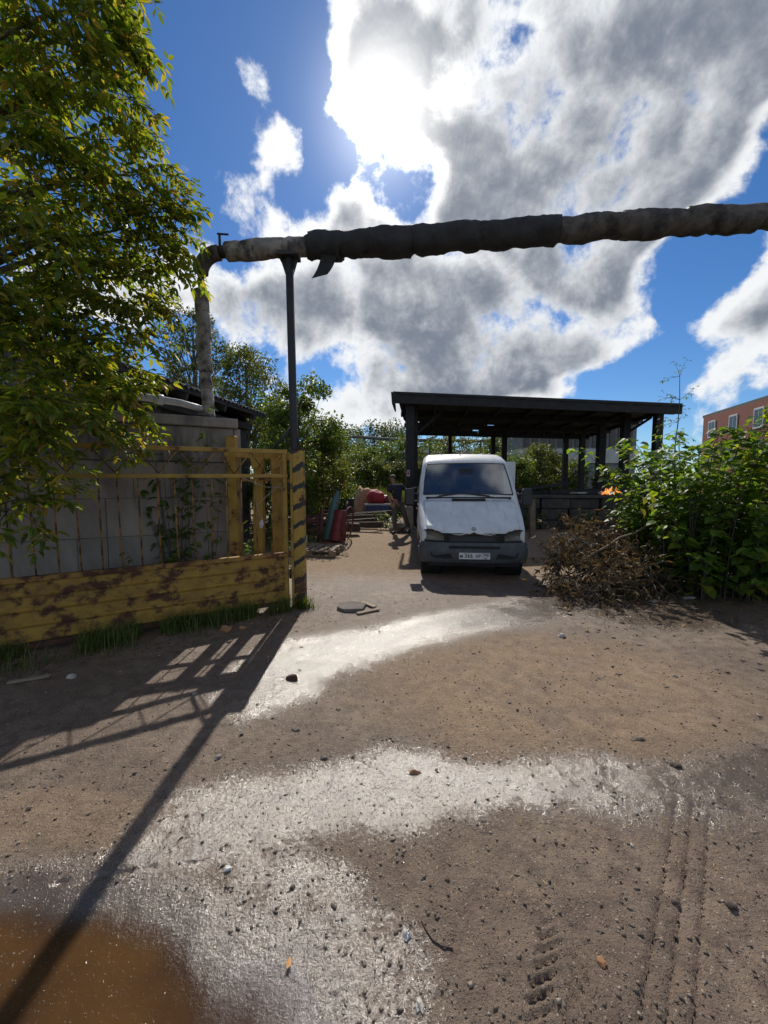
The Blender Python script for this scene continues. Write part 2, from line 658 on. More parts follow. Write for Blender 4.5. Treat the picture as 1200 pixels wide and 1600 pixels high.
M['strap'] = pmat('strap_wire', (0.05, 0.045, 0.04), None, 8, 0.6)
M['concrete'] = pmat('concrete', (0.29, 0.25, 0.21), (0.20, 0.172, 0.148), 3.5, 0.9, bump=0.4, bscale=45, c3=(0.10, 0.092, 0.085), c3scale=1.6, c3thr=0.60, c3soft=0.10, stretch=(1, 1, 0.45), island=0.10)
M['concrete_top'] = pmat('concrete_weathered', (0.24, 0.21, 0.18), (0.15, 0.13, 0.112), 4, 0.9, bump=0.5, bscale=45, c3=(0.075, 0.07, 0.065), c3scale=2.0, c3thr=0.54, c3soft=0.12, stretch=(1.6, 1.6, 0.28))
M['mortar'] = pmat('mortar', (0.16, 0.14, 0.12), (0.11, 0.095, 0.083), 8, 0.95, bump=0.4, bscale=60)
M['dark_stone'] = pmat('sooty_stone', (0.060, 0.055, 0.046), (0.035, 0.032, 0.028), 5, 0.9, bump=0.5, bscale=30, bdist=0.01, island=0.25)
M['rubble'] = pmat('rubble', (0.30, 0.28, 0.25), (0.16, 0.14, 0.12), 6, 0.95, bump=0.5, bscale=40)
M['asbestos'] = pmat('weathered_sheet', (0.12, 0.115, 0.11), (0.07, 0.066, 0.062), 6, 0.85, bump=0.3, bscale=30)
M['tarred_board'] = pmat('tarred_board', (0.030, 0.028, 0.027), (0.050, 0.045, 0.042), 6, 0.85, bump=0.4, bscale=40, island=0.2)
M['wood'] = pmat('weathered_wood', (0.28, 0.21, 0.145), (0.17, 0.125, 0.085), 6, 0.85, bump=0.4, bscale=40, stretch=(1, 6, 1), island=0.2)
M['wood_dark'] = pmat('dark_wood', (0.085, 0.06, 0.045), (0.05, 0.038, 0.03), 6, 0.9, bump=0.5, bscale=30, island=0.2)
M['brick'] = pmat('red_brick', (0.26, 0.085, 0.055), (0.19, 0.065, 0.045), 10, 0.9, bump=0.2)
M['white_trim'] = pmat('white_trim', (0.62, 0.62, 0.60), (0.50, 0.50, 0.48), 6, 0.7, bump=0.1)
M['pane'] = pmat('window_pane', (0.03, 0.035, 0.04), None, 3, 0.12, bump=0.0, spec=0.6)
M['grey_wall'] = pmat('grey_render', (0.22, 0.22, 0.215), (0.15, 0.15, 0.15), 2.0, 0.9, bump=0.2)
M['pale_band'] = pmat('pale_render', (0.50, 0.49, 0.47), (0.40, 0.39, 0.37), 2.0, 0.9, bump=0.2)
M['stone'] = pmat('stone', (0.22, 0.19, 0.165), (0.14, 0.12, 0.105), 10, 0.9, bump=0.5, bscale=60, island=0.25)
M['stone_pale'] = pmat('pale_stone', (0.44, 0.40, 0.35), (0.30, 0.27, 0.235), 14, 0.7, bump=0.4, bscale=80)
M['brick_bit'] = pmat('brick_fragment', (0.33, 0.17, 0.075), (0.24, 0.12, 0.06), 14, 0.9, bump=0.5, bscale=80)


# ------------------------------------------------------------------ ground
def ground_z(x, y):
    x = np.asarray(x, dtype=float)
    y = np.asarray(y, dtype=float)
    z = 0.12 * sstep(y, 8.2, 11.2)
    near = sstep(y, -6, 0.5) * (1 - sstep(y, 9, 30))
    z = z + (fbm(x * 0.9, y * 0.9, 3, 3) - 0.5) * 0.035 * near
    return z


def gz(x, y):
    return float(ground_z(np.array([x]), np.array([y]))[0])


def poly_dist(x, y, pts):
    """distance from points to a polyline"""
    best = np.full(x.shape, 1e9)
    for (ax, ay), (bx, by) in zip(pts[:-1], pts[1:]):
        dx, dy = bx - ax, by - ay
        t = np.clip(((x - ax) * dx + (y - ay) * dy) / (dx * dx + dy * dy + 1e-9), 0, 1)
        best = np.minimum(best, np.hypot(x - ax - t * dx, y - ay - t * dy))
    return best


def axis_coords(lo, hi, f0, f1, step, grow):
    a = list(np.arange(f0, f1, step))
    s, p = step, a[-1]
    while p < hi:
        s *= grow
        p += s
        a.append(p)
    s, p, b = step, f0, []
    while p > lo:
        s *= grow
        p -= s
        b.append(p)
    return np.array(b[::-1] + a)


def gp(*pix):
    return [(G(a, b).x, G(a, b).y) for a, b in pix]


WATER_Z = -0.019
gx = axis_coords(-420, 420, -1.5, 1.9, 0.0105, 1.034)
gy = axis_coords(-60, 900, 0.92, 2.3, 0.0095, 1.030)
GX, GY = np.meshgrid(gx, gy)
n1 = fbm(GX * 1.7, GY * 1.7, 5, 20) - 0.5
n2 = fbm(GX * 6.0, GY * 6.0, 4, 30) - 0.5
n3 = fbm(GX * 26.0, GY * 26.0, 3, 40) - 0.5
wx, wy = GX + 0.5 * n1, GY + 0.35 * n1 + 0.12 * n2
# hollow that holds the puddle
pud = np.hypot((GX + 0.05 * n2 + 0.25 * n1 + 1.22) / 1.08, (GY + 0.03 * n2 + 0.12 * n1 - 0.92) / 0.54)
dip = 1 - sstep(pud, 0.55, 1.25)
band1 = gp((430, 1060), (500, 1020), (600, 1005), (760, 965), (900, 935), (1020, 930))
band2 = gp((250, 1310), (360, 1275), (470, 1245), (620, 1222), (820, 1212), (1060, 1215), (1250, 1190))
band3 = gp((420, 1330), (500, 1400), (520, 1500), (520, 1620))
d1 = poly_dist(wx, wy, band1)
d2 = poly_dist(wx, wy, band2)
d3 = poly_dist(wx, wy, band3)
wet = np.maximum.reduce([1 - sstep(d1, 0.05, 0.75), 1 - sstep(d2, 0.0, 0.44), 0.62 * (1 - sstep(d3, 0.0, 0.40))])
wet = np.maximum(wet, 1 - sstep(pud, 0.85, 1.45))
sidewet = np.hypot((wx - 3.4) / 1.3, (wy - 5.0) / 0.9)
wet = np.maximum(wet, 0.7 * (1 - sstep(sidewet, 0.6, 1.1)))
dryp = np.hypot((wx - 1.35) / 1.65, (wy - 3.15) / 1.15)
dry = (1 - sstep(dryp, 0.55, 1.2)) * np.clip(0.85 + 1.6 * n2 + 0.9 * n1, 0, 1)
dry = np.maximum(dry, sstep(GY + 0.5 * n1, 6.0, 7.6))
dry = np.maximum(dry, 0.55 * (1 - sstep(np.hypot((wx + 1.7) / 0.9, (wy - 1.75) / 0.22), 0.5, 1.1)))
wet = np.clip(wet * (1 - 0.85 * dry) + 0.35 * n2 * (wet > 0.02), 0, 1)
nearm = sstep(GY, -3, 0.5) * (1 - sstep(GY, 7, 16)) * (1 - sstep(np.abs(GX), 6, 12))
Z = ground_z(GX, GY)
Z = Z + nearm * (0.018 * n1 + 0.012 * n2 + 0.007 * n3 * (1 - 0.4 * wet)) - 0.006 * wet
flat = sstep(pud, 0.9, 1.5)
Z = Z * (0.25 + 0.75 * flat) - 0.045 * dip
# tyre tracks pressed into the mud
def track(Z, p0, p1, half, kind, depth):
    (ax, ay), (bx, by) = p0, p1
    L = math.hypot(bx - ax, by - ay)
    ux, uy = (bx - ax) / L, (by - ay) / L
    s = (GX - ax) * ux + (GY - ay) * uy
    t = -(GX - ax) * uy + (GY - ay) * ux
    t = t + 0.015 * n1
    inside = (1 - sstep(np.abs(t), half * 0.9, half * 1.1)) * sstep(s, -0.05, 0.1) * (1 - sstep(s, L * 0.7, L))
    if kind == 'block':
        q = np.abs(t) / half
        pat = sstep(np.sin((s / 0.052 + np.abs(t) / 0.045) * 2 * math.pi), 0.1, 0.6) * (0.4 + 0.6 * (q > 0.25))
    else:
        w = np.cos(t / half * 3.0 * math.pi)
        pat = sstep(w, 0.55, 0.95) * (0.6 + 0.4 * np.sin(s / 0.028 * 2 * math.pi)) + 0.15
    return Z - depth * inside * pat * (0.6 + 1.2 * np.clip(n2 + 0.35, 0, 1))
TA = gp((860, 1640), (890, 1420))
Z = track(Z, TA[0], TA[1], 0.085, 'block', 0.014)
TB = gp((1035, 1640), (1085, 1240))
Z = track(Z, TB[0], TB[1], 0.095, 'rib', 0.015)
TC = gp((540, 1640), (560, 1380))
Z = track(Z, TC[0], TC[1], 0.06, 'block', 0.004)
# crack in the crust
cr = poly_dist(GX + 0.04 * n2, GY + 0.03 * n2, gp((90, 1375), (180, 1362), (250, 1352), (330, 1345)))
Z = Z - 0.010 * (1 - sstep(cr, 0.002, 0.011)) * sstep(n3 + n2, -0.15, 0.1)

ny, nx = GX.shape
V = np.stack([GX.ravel(), GY.ravel(), Z.ravel()], 1)
idx = np.arange(nx * ny).reshape(ny, nx)
Q = np.stack([idx[:-1, :-1].ravel(), idx[:-1, 1:].ravel(), idx[1:, 1:].ravel(), idx[1:, :-1].ravel()], 1)


def ground_material():
    m = bpy.data.materials.new('muddy_ground')
    m.use_nodes = True
    nt = m.node_tree
    nt.nodes.clear()
    n = NT(nt)
    co = n.add('ShaderNodeTexCoord').outputs['Object']
    wetn = n.add('ShaderNodeAttribute', attribute_name='wet').outputs['Fac']
    dryn = n.add('ShaderNodeAttribute', attribute_name='dry').outputs['Fac']
    grn = n.add('ShaderNodeAttribute', attribute_name='green').outputs['Fac']
    big = n.noise(co, 1.4, 5.0, 0.6)
    mid = n.noise(co, 9.0, 6.0, 0.65)
    fine = n.noise(co, 58.0, 4.0, 0.7)
    grit = n.noise(co, 240.0, 3.0, 0.7)
    damp = n.mix(n.range(big, 0.35, 0.65), (0.142, 0.098, 0.069), (0.20, 0.145, 0.103))
    damp = n.mix(n.range(mid, 0.40, 0.66), damp, (0.105, 0.070, 0.049))
    sand = n.mix(n.range(mid, 0.34, 0.66), (0.29, 0.21, 0.138), (0.225, 0.159, 0.104))
    base = n.mix(n.math('MULTIPLY', dryn, n.range(fine, 0.25, 0.5, 0.55, 1.0)), damp, sand)
    base = n.mix(n.math('MULTIPLY', wetn, 0.75), base, (0.060, 0.047, 0.038))
    # grit: dark and pale grains
    vo = n.add('ShaderNodeTexVoronoi', feature='F1')
    vo.inputs['Scale'].default_value = 110.0
    n.l.new(co, vo.inputs['Vector'])
    sp = n.add('ShaderNodeSeparateColor')
    n.l.new(vo.outputs['Color'], sp.inputs[0])
    near = n.range(vo.outputs['Distance'], 0.42, 0.25)
    darkg = n.math('MULTIPLY', n.range(sp.outputs[0], 0.80, 0.83), near)
    paleg = n.math('MULTIPLY', n.range(sp.outputs[1], 0.93, 0.95), near)
    base = n.mix(n.math('MULTIPLY', darkg, 0.7), base, (0.045, 0.036, 0.03))
    base = n.mix(n.math('MULTIPLY', paleg, 0.7), base, (0.42, 0.36, 0.28))
    base = n.vmath('SCALE', base, scale=n.range(grit, 0.28, 0.72, 0.62, 1.38))
    base = n.mix(grn, base, (0.075, 0.085, 0.035))
    b = n.add('ShaderNodeBsdfPrincipled')
    n.l.new(base, b.inputs['Base Color'])
    wr = n.range(n.math('ADD', wetn, n.math('ADD', n.math('MULTIPLY', n.math('SUBTRACT', mid, 0.5), 0.8), n.math('ADD', n.math('MULTIPLY', n.math('SUBTRACT', fine, 0.5), 1.7), n.math('MULTIPLY', n.math('SUBTRACT', grit, 0.5), 1.0)))), 0.18, 0.60)
    rr = n.fmix(wr, n.fmix(dryn, 0.62, 0.92), 0.17)
    n.l.new(rr, b.inputs['Roughness'])
    n.l.new(n.fmix(wr, n.fmix(dryn, 0.35, 0.15), 0.85), b.inputs['Specular IOR Level'])
    h = n.math('ADD', n.math('MULTIPLY', fine, 1.0), n.math('MULTIPLY', grit, 0.35))
    h = n.math('ADD', h, n.math('MULTIPLY', darkg, 0.25))
    h = n.math('ADD', h, n.math('MULTIPLY', mid, 0.9))
    bn = n.add('ShaderNodeBump')
    bn.inputs['Distance'].default_value = 0.011
    n.l.new(n.fmix(wr, 0.95, 0.42), bn.inputs['Strength'])
    n.l.new(h, bn.inputs['Height'])
    n.l.new(bn.outputs[0], b.inputs['Normal'])
    o = n.add('ShaderNodeOutputMaterial')
    n.l.new(b.outputs[0], o.inputs['Surface'])
    return m


M['ground'] = ground_material()
ground = np_mesh('ground', V, quads=Q, mat=M['ground'], smooth=True)
ground['kind'] = 'structure'
green = np.clip(sstep(GY, 19, 26) + sstep(np.abs(GX - 2), 11, 16), 0, 1)
for nm, arr in (('wet', wet), ('dry', dry), ('green', green)):
    at = ground.data.attributes.new(nm, 'FLOAT', 'POINT')
    at.data.foreach_set('value', arr.ravel().astype(np.float32))
from bisect import bisect_left


def surf(x, y):
    """height of the built ground sheet"""
    i = min(max(bisect_left(gx, x) - 1, 0), nx - 2)
    j = min(max(bisect_left(gy, y) - 1, 0), ny - 2)
    fx = (x - gx[i]) / (gx[i + 1] - gx[i])
    fy = (y - gy[j]) / (gy[j + 1] - gy[j])
    return float(Z[j, i] * (1 - fx) * (1 - fy) + Z[j, i + 1] * fx * (1 - fy) + Z[j + 1, i] * (1 - fx) * fy + Z[j + 1, i + 1] * fx * fy)


def water_material():
    m = bpy.data.materials.new('muddy_water')
    m.use_nodes = True
    nt = m.node_tree
    nt.nodes.clear()
    n = NT(nt)
    co = n.add('ShaderNodeTexCoord').outputs['Object']
    f = n.noise(co, 2.2, 4.0, 0.55)
    base = n.mix(n.range(f, 0.35, 0.65), (0.090, 0.045, 0.017), (0.055, 0.028, 0.014))
    b = n.add('ShaderNodeBsdfPrincipled')
    n.l.new(base, b.inputs['Base Color'])
    b.inputs['Roughness'].default_value = 0.10
    b.inputs['IOR'].default_value = 1.33
    h = n.math('ADD', n.noise(co, 34.0, 3.0, 0.5), n.math('MULTIPLY', n.range(n.noise(co, 120.0, 2.0, 0.5), 0.60, 0.75), 1.2))
    n.l.new(n.bump(h, 0.38, 0.004), b.inputs['Normal'])
    # shallow murky water thins out over the mud
    dep = n.add('ShaderNodeAttribute', attribute_name='depth').outputs['Fac']
    tr = n.add('ShaderNodeBsdfTransparent')
    gl = n.add('ShaderNodeBsdfGlossy')
    gl.inputs['Roughness'].default_value = 0.10
    thin_ = n.add('ShaderNodeMixShader')
    thin_.inputs[0].default_value = 0.035
    n.l.new(tr.outputs[0], thin_.inputs[1])
    n.l.new(gl.outputs[0], thin_.inputs[2])
    mx = n.add('ShaderNodeMixShader')
    n.l.new(n.range(dep, 0.0, 0.022), mx.inputs[0])
    n.l.new(thin_.outputs[0], mx.inputs[1])
    n.l.new(b.outputs[0], mx.inputs[2])
    o = n.add('ShaderNodeOutputMaterial')
    n.l.new(mx.outputs[0], o.inputs['Surface'])
    return m


wxs = np.arange(-2.7, 0.30, 0.03)
wys = np.arange(0.05, 1.80, 0.03)
WX, WY_ = np.meshgrid(wxs, wys)
WD = np.array([[WATER_Z - surf(float(a_), float(b_)) for a_ in wxs] for b_ in wys])
wn = len(wxs)
wid = np.arange(WX.size).reshape(WX.shape)
WQ = np.stack([wid[:-1, :-1].ravel(), wid[:-1, 1:].ravel(), wid[1:, 1:].ravel(), wid[1:, :-1].ravel()], 1)
keepq = (WD.ravel()[WQ].max(axis=1) > -0.004) & (np.hypot((WX.ravel()[WQ].mean(1) + 1.22) / 1.5, (WY_.ravel()[WQ].mean(1) - 0.9) / 0.9) < 1)
puddle = np_mesh('puddle_water', np.stack([WX.ravel(), WY_.ravel(), np.full(WX.size, WATER_Z)], 1), quads=WQ[keepq], mat=water_material())
at = puddle.data.attributes.new('depth', 'FLOAT', 'POINT')
at.data.foreach_set('value', np.clip(WD, 0, 1).ravel().astype(np.float32))
puddle['kind'] = 'structure'

# ------------------------------------------------------------------ concrete wall behind the gate
WA = Vector((-2.10, 5.42, 0))
WB = Vector((-6.20, 3.38, 0))
wdir = (WB - WA).normalized()
wnor = Vector((wdir.y, -wdir.x, 0))
if wnor.y > 0:
    wnor = -wnor           # towards the gate
WLEN = (WB - WA).length
WROT = Matrix((wdir, -wnor, Vector((0, 0, 1)))).transposed()


def wpt(s, t, z):
    return WA + wdir * s + wnor * t + Vector((0, 0, z))


wall = thing('concrete_wall', 'stained grey concrete block wall with a coping slab behind the yellow gate', 'wall', WA)
mb = MB()
mb.box(wpt(WLEN / 2, -0.065, 1.24), (WLEN - 0.03, 0.20, 2.46), WROT)
obj('wall_core', mb, M['mortar'], wall)
rows = [(0.02, 0.50), (0.50, 0.98), (0.98, 1.46), (1.46, 1.93)]
for ri, (z0, z1) in enumerate(rows):
    s = 0.0
    k = 0
    first = True
    while s < WLEN - 0.05:
        L = random.choice((0.30, 0.60, 0.60)) if not first else (0.60 if ri % 2 else 0.30)
        first = False
        e = min(s + L, WLEN)
        b = MB()
        b.box(wpt((s + e) / 2, 0.0 + random.uniform(-0.004, 0.004), (z0 + z1) / 2), (e - s - 0.006, 0.09, z1 - z0 - 0.006), WROT @ Euler((random.uniform(-.004, .004), 0, random.uniform(-.006, .006))).to_matrix())
        obj('concrete_block', b, M['concrete'], wall, bev=0.004)
        s = e
s = 0.0
while s < WLEN - 0.05:
    e = min(s + 1.95, WLEN)
    b = MB()
    b.box(wpt((s + e) / 2, 0.012, 2.165), (e - s - 0.008, 0.11, 0.46), WROT)
    obj('upper_slab', b, M['concrete_top'], wall, bev=0.008)
    s = e
s = -0.06
while s < WLEN - 0.05:
    e = min(s + 1.95, WLEN)
    b = MB()
    b.box(wpt((s + e) / 2, -0.06, 2.465), (e - s - 0.012, 0.34, 0.13), WROT)
    obj('coping_slab', b, M['concrete'], wall, bev=0.012)
    s = e
b = MB()
b.box(wpt(-0.045, -0.10, 1.20), (0.085, 0.30, 2.39), WROT)
obj('end_pier', b, M['concrete'], wall, bev=0.01)

# ------------------------------------------------------------------ yellow gate leaf
GA = Vector((-1.26, 5.02, 0))          # hung at the striped post
GB = Vector((-3.72, 3.50, 0))
gd = (GB - GA).normalized()
gn = Vector((gd.y, -gd.x, 0))
if gn.y > 0:
    gn = -gn               # towards the road
GL = (GB - GA).length
GROT = Matrix((gd, -gn, Vector((0, 0, 1)))).transposed()


def gpt(s, t, z):
    return GA + gd * s + gn * t + Vector((0, 0, z))


gate = thing('gate_leaf', 'rusty yellow steel gate leaf with boarded lower half and thin upright bars', 'gate', GA)


def gbeam(name, s0, z0, s1, z1, w, h, mat, t=0.0, bev=0.003):
    m_ = MB()
    m_.beam(gpt(s0, t, z0), gpt(s1, t, z1), w, h)
    return obj(name, m_, mat, gate, bev=bev)


gbeam('top_rail', 0.0, 2.055, GL, 2.02, 0.045, 0.05, M['yellow'])
gbeam('middle_rail', 0.0, 1.745, GL, 1.715, 0.045, 0.045, M['yellow'])
gbeam('panel_rail', 0.03, 0.722, GL, 0.722, 0.075, 0.05, M['yellow_rust'])
gbeam('bottom_rail', 0.03, 0.085, GL, 0.06, 0.06, 0.05, M['rust'])
gbeam('stile', 0.03, 0.06, 0.03, 2.03, 0.05, 0.05, M['yellow'])
gbeam('stile', GL - 0.02, 0.03, GL - 0.02, 2.0, 0.055, 0.055, M['rust'])
bz = [0.105, 0.255, 0.405, 0.552, 0.697]
for k in range(4):
    m_ = MB()
    # pressed sheet board with a rolled lip
    z0, z1 = bz[k] - 0.003, bz[k + 1] + 0.003
    prof = [(0.0, z0), (0.020, z0 + 0.004), (0.024, z0 + 0.022), (0.012, z0 + 0.032), (0.012, z1 - 0.012), (0.02, z1 - 0.004), (0.0, z1)]
    a = [gpt(0.06, t + 0.0022 * (k % 2), z) for t, z in prof]
    m_.prism(a, gd * (GL - 0.13))
    obj('board', m_, M['yellow_board'], gate)
nb = 15
for k in range(nb):
    s = 0.22 + (GL - 0.42) * k / (nb - 1)
    bend = random.uniform(-0.02, 0.02)
    m_ = MB()
    m_.tube([gpt(s, 0, 0.745), gpt(s + bend * 0.6, random.uniform(-.006, .006), 1.2), gpt(s + bend, 0, 1.715)], 0.008, 6)
    obj('bar', m_, M['yellow_rust'], gate, smooth=True)
nv = 7
for k in range(nv):
    s0 = 0.06 + (GL - 0.12) * k / nv
    s1 = 0.06 + (GL - 0.12) * (k + 0.5) / nv
    s2 = 0.06 + (GL - 0.12) * (k + 1) / nv
    for (pa, pb) in (((s0, 2.03), (s1, 1.76)), ((s1, 1.76), (s2, 2.03))):
        m_ = MB()
        m_.tube([gpt(pa[0], 0, pa[1]), gpt(pb[0], 0, pb[1])], 0.007, 6)
        obj('truss_bar', m_, M['yellow_rust'], gate, smooth=True)


# striped gate post
def stripe_material():
    m = bpy.data.materials.new('striped_paint')
    m.use_nodes = True
    nt = m.node_tree
    nt.nodes.clear()
    n = NT(nt)
    co = n.add('ShaderNodeTexCoord').outputs['Object']
    sp = n.add('ShaderNodeSeparateXYZ')
    n.l.new(co, sp.inputs[0])
    w = n.noise(co, 7.0, 5.0, 0.6)
    q = n.math('ADD', n.math('MULTIPLY', sp.outputs[2], 4.1), n.math('MULTIPLY', sp.outputs[0], -2.2))
    q = n.math('ADD', q, n.math('MULTIPLY', w, 0.7))
    fr = n.math('FRACT', q)
    st = n.range(fr, 0.66, 0.70)
    st = n.math('MULTIPLY', st, n.range(fr, 0.985, 0.96))
    rust = n.range(n.noise(co, 6.0, 8.0, 0.65), 0.58, 0.64)
    low = n.range(sp.outputs[2], 0.62, 0.2)
    rust = n.math('MAXIMUM', rust, n.math('MULTIPLY', low, n.range(n.noise(co, 9.0, 6.0, 0.6), 0.40, 0.52)))
    base = n.mix(n.range(w, 0.35, 0.65), (0.43, 0.265, 0.035), (0.33, 0.19, 0.03))
    base = n.mix(st, base, (0.022, 0.021, 0.020))
    base = n.mix(rust, base, (0.085, 0.033, 0.02))
    b = n.add('ShaderNodeBsdfPrincipled')
    n.l.new(base, b.inputs['Base Color'])
    n.l.new(n.fmix(rust, 0.5, 0.9), b.inputs['Roughness'])
    n.l.new(n.bump(n.noise(co, 50.0, 5.0, 0.6), 0.3, 0.004), b.inputs['Normal'])
    o = n.add('ShaderNodeOutputMaterial')
    n.l.new(b.outputs[0], o.inputs['Surface'])
    return m


M['striped'] = stripe_material()
post = thing('gate_post', 'yellow square steel gate post with black stripes where the gate hangs', 'post', (-1.15, 5.06, 0))
m_ = MB()
m_.box((-1.135, 5.10, 1.00), (0.155, 0.16, 2.16))
obj('post_body', m_, M['striped'], post, bev=0.006)
m_ = MB()
m_.box((-1.135, 5.10, 2.088), (0.17, 0.175, 0.012))
obj('cap_plate', m_, M['rust'], post)
for z in (0.45, 1.6):
    m_ = MB()
    m_.tube([(-1.235, 5.03, z - 0.06), (-1.235, 5.03, z + 0.06)], 0.022, 10)
    obj('hinge', m_, M['dark_steel'], post, smooth=True)
m_ = MB()
m_.box((-1.205, 5.008, 1.03), (0.030, 0.02, 2.0))
obj('edge_strip', m_, M['yellow'], post)

# tall pole that carries the pipe
pole = thing('pipe_support_pole', 'tall thin dark steel pole rising from the gate post to carry the wrapped pipe', 'pole', (-1.23, 5.20, 0))
m_ = MB()
m_.tube([(-1.20, 5.24, 0.0), (-1.215, 5.24, 2.3), (-1.235, 5.24, 4.60)], 0.052, 14)
obj('pole_tube', m_, M['dark_steel'], pole, smooth=True)
m_ = MB()
m_.beam((-1.235, 5.14, 4.60), (-1.235, 5.34, 4.60), 0.26, 0.05)
obj('saddle_plate', m_, M['dark_steel'], pole)
m_ = MB()
m_.prism([(-1.235 - 0.05, 5.24, 4.36), (-1.235 - 0.12, 5.24, 4.58), (-1.235 + 0.12, 5.24, 4.58), (-1.235 + 0.05, 5.24, 4.36)], (0, 0.01, 0))
obj('gusset', m_, M['dark_steel'], pole)
m_ = MB()
m_.tube([(-1.20, 5.24, 2.46), (-1.50, 5.16, 2.06)], 0.02, 8)
obj('brace', m_, M['dark_steel'], pole, smooth=True)
m_ = MB()
m_.tube([(-1.12, 5.24, 2.0), (-1.20, 5.24, 2.5)], 0.015, 8)
obj('brace', m_, M['dark_steel'], pole, smooth=True)

# heavy yellow frame behind the gate
fr = thing('yellow_guard_frame', 'heavy yellow frame of three broad upright beams behind the gate', 'frame', (-1.75, 5.3, 0))
fpos = [(-2.03, 5.22), (-1.755, 5.30), (-1.475, 5.38)]
for i, (x, y) in enumerate(fpos):
    m_ = MB()
    top = 2.28 if i == 0 else 2.08
    lean = (0.02, -0.05, 0.03)[i]
    m_.beam((x, y, -0.02), (x - lean, y, top), 0.135 if i else 0.12, 0.11, up=(0, 1, 0))
    obj('upright', m_, M['yellow'], fr, bev=0.006)
m_ = MB()
m_.beam((-2.14, 5.20, 2.055), (-1.27, 5.44, 2.02), 0.10, 0.11)
obj('cross_beam', m_, M['yellow'], fr, bev=0.006)
m_ = MB()
m_.beam((-2.10, 5.20, 1.70), (-1.28, 5.43, 1.68), 0.05, 0.05)
obj('cross_bar', m_, M['yellow_rust'], fr, bev=0.004)
for x0, x1 in ((-1.755, -1.65), (-1.475, -1.4)):
    m_ = MB()
    m_.prism([(x0 - 0.05, 5.20, 2.0), (x0 + 0.14, 5.21, 2.0), (x0 + 0.05, 5.205, 1.86), (x0 - 0.02, 5.20, 1.84)], (0, 0.01, 0))
    obj('gusset', m_, M['yellow'], fr)
m_ = MB()
m_.tube([(-1.9, 5.17, 1.72), (-1.6, 5.2, 1.60), (-1.3, 5.3, 1.58)], 0.004, 5)
obj('loose_wire', m_, M['pipe_grey'], fr)
m_ = MB()
m_.tube([(-1.4, 5.28, 1.66), (-1.72, 5.17, 1.35), (-1.66, 5.18, 1.16)], 0.004, 5)
obj('loose_wire', m_, M['pipe_grey'], fr)
m_ = MB()
m_.lump((-1.66, 5.18, 1.10), (0.03, 0.02, 0.06), 3, 0.4)
obj('rag_knot', m_, M['white_trim'], fr)

# ------------------------------------------------------------------ wrapped overhead pipe
PA = Vector((-2.28, 5.34, 4.70))
PB = Vector((6.6, 4.42, 4.72))


def sleeve(a, b, r0, r1, seed, n=18, ring=0.045, ragged=0.03, droop=0.0):
    a, b = Vector(a), Vector(b)
    L = (b - a).length
    k = max(4, int(L / ring))
    d = (b - a).normalized()
    up = Vector((0, 0, 1)) if abs(d.z) < 0.9 else Vector((0, 1, 0))
    s = d.cross(up).normalized()
    u = s.cross(d)
    mb_ = MB()
    vs, fs = [], []
    for i in range(k + 1):
        t = i / k
        for j in range(n):
            th = 2 * math.pi * j / n
            q = s * math.cos(th) + u * math.sin(th)
            p = a + d * (L * t)
            r = r0 + (r1 - r0) * t
            w = mnoise.noise(p * 3.0 + q * 0.9 + Vector((seed, 0, 0))) * 0.16 + mnoise.noise(p * 9.0 + q * 1.6 + Vector((0, seed, 0))) * 0.09 + mnoise.noise(p * 26.0 + q * 2.0) * 0.05
            edge = max(0.0, 1 - min(t, 1 - t) * L / 0.07)
            rr = r * (1 + 1.25 * w - 0.03 * edge)
            if droop and q.z < 0:
                rr += droop * (-q.z) * (0.5 + mnoise.noise(p * 4.0 + Vector((seed, 9, 0))))
            sh = 0.0
            if i in (0, k):
                sh = ragged * mnoise.noise(q * 2.0 + Vector((seed * 3.1, i, 0))) * 2
            vs.append(p + q * rr + d * sh)
    for i in range(k):
        for j in range(n):
            j2 = (j + 1) % n
            fs.append((i * n + j, i * n + j2, (i + 1) * n + j2, (i + 1) * n + j))
    fs.append(tuple(range(n - 1, -1, -1)))
    fs.append(tuple(k * n + j for j in range(n)))
    mb_.add(vs, fs)
    return mb_


pipe = thing('overhead_pipe', 'thick wrapped heating pipe with ragged insulation spanning high over the yard entrance', 'pipe', (-1.23, 5.20, 4.62))
pd = (PB - PA).normalized()
PLEN = (PB - PA).length
m_ = MB()
m_.tube([PA + pd * 0.05, PB], 0.075, 12)
obj('steel_pipe', m_, M['dark_steel'], pipe, smooth=True)
segs = []
s = 0.22
sd = 1
while s < PLEN - 0.1:
    if s < 1.15:
        L, r, mt, dr = random.uniform(0.30, 0.40), 0.112, M['wrap_pale'], 0.01
    elif s < 3.75:
        L, r, mt, dr = random.uniform(0.35, 1.0), 0.148, M['felt'], 0.06
    else:
        L, r, mt, dr = random.uniform(0.3, 0.95), 0.134, M['wrap'], 0.05
    e = min(s + L, PLEN)
    rr0 = r * random.uniform(0.94, 1.08)
    rr1 = r * random.uniform(0.94, 1.08)
    obj('insulation_sleeve', sleeve(PA + pd * (s - 0.015), PA + pd * (e + 0.015), rr0, rr1, sd, droop=dr), mt, pipe, smooth=True)
    sd += 1
    if s > 0.4 and sd % 3 == 0:
        m_ = MB()
        q = PA + pd * s
        m_.lathe(q, [(r * 0.98, -0.012), (r * 1.03, -0.008), (r * 1.03, 0.008), (r * 0.98, 0.012)], 18, axis=pd)
        obj('tie_wire', m_, M['strap'], pipe, smooth=True)
    s = e
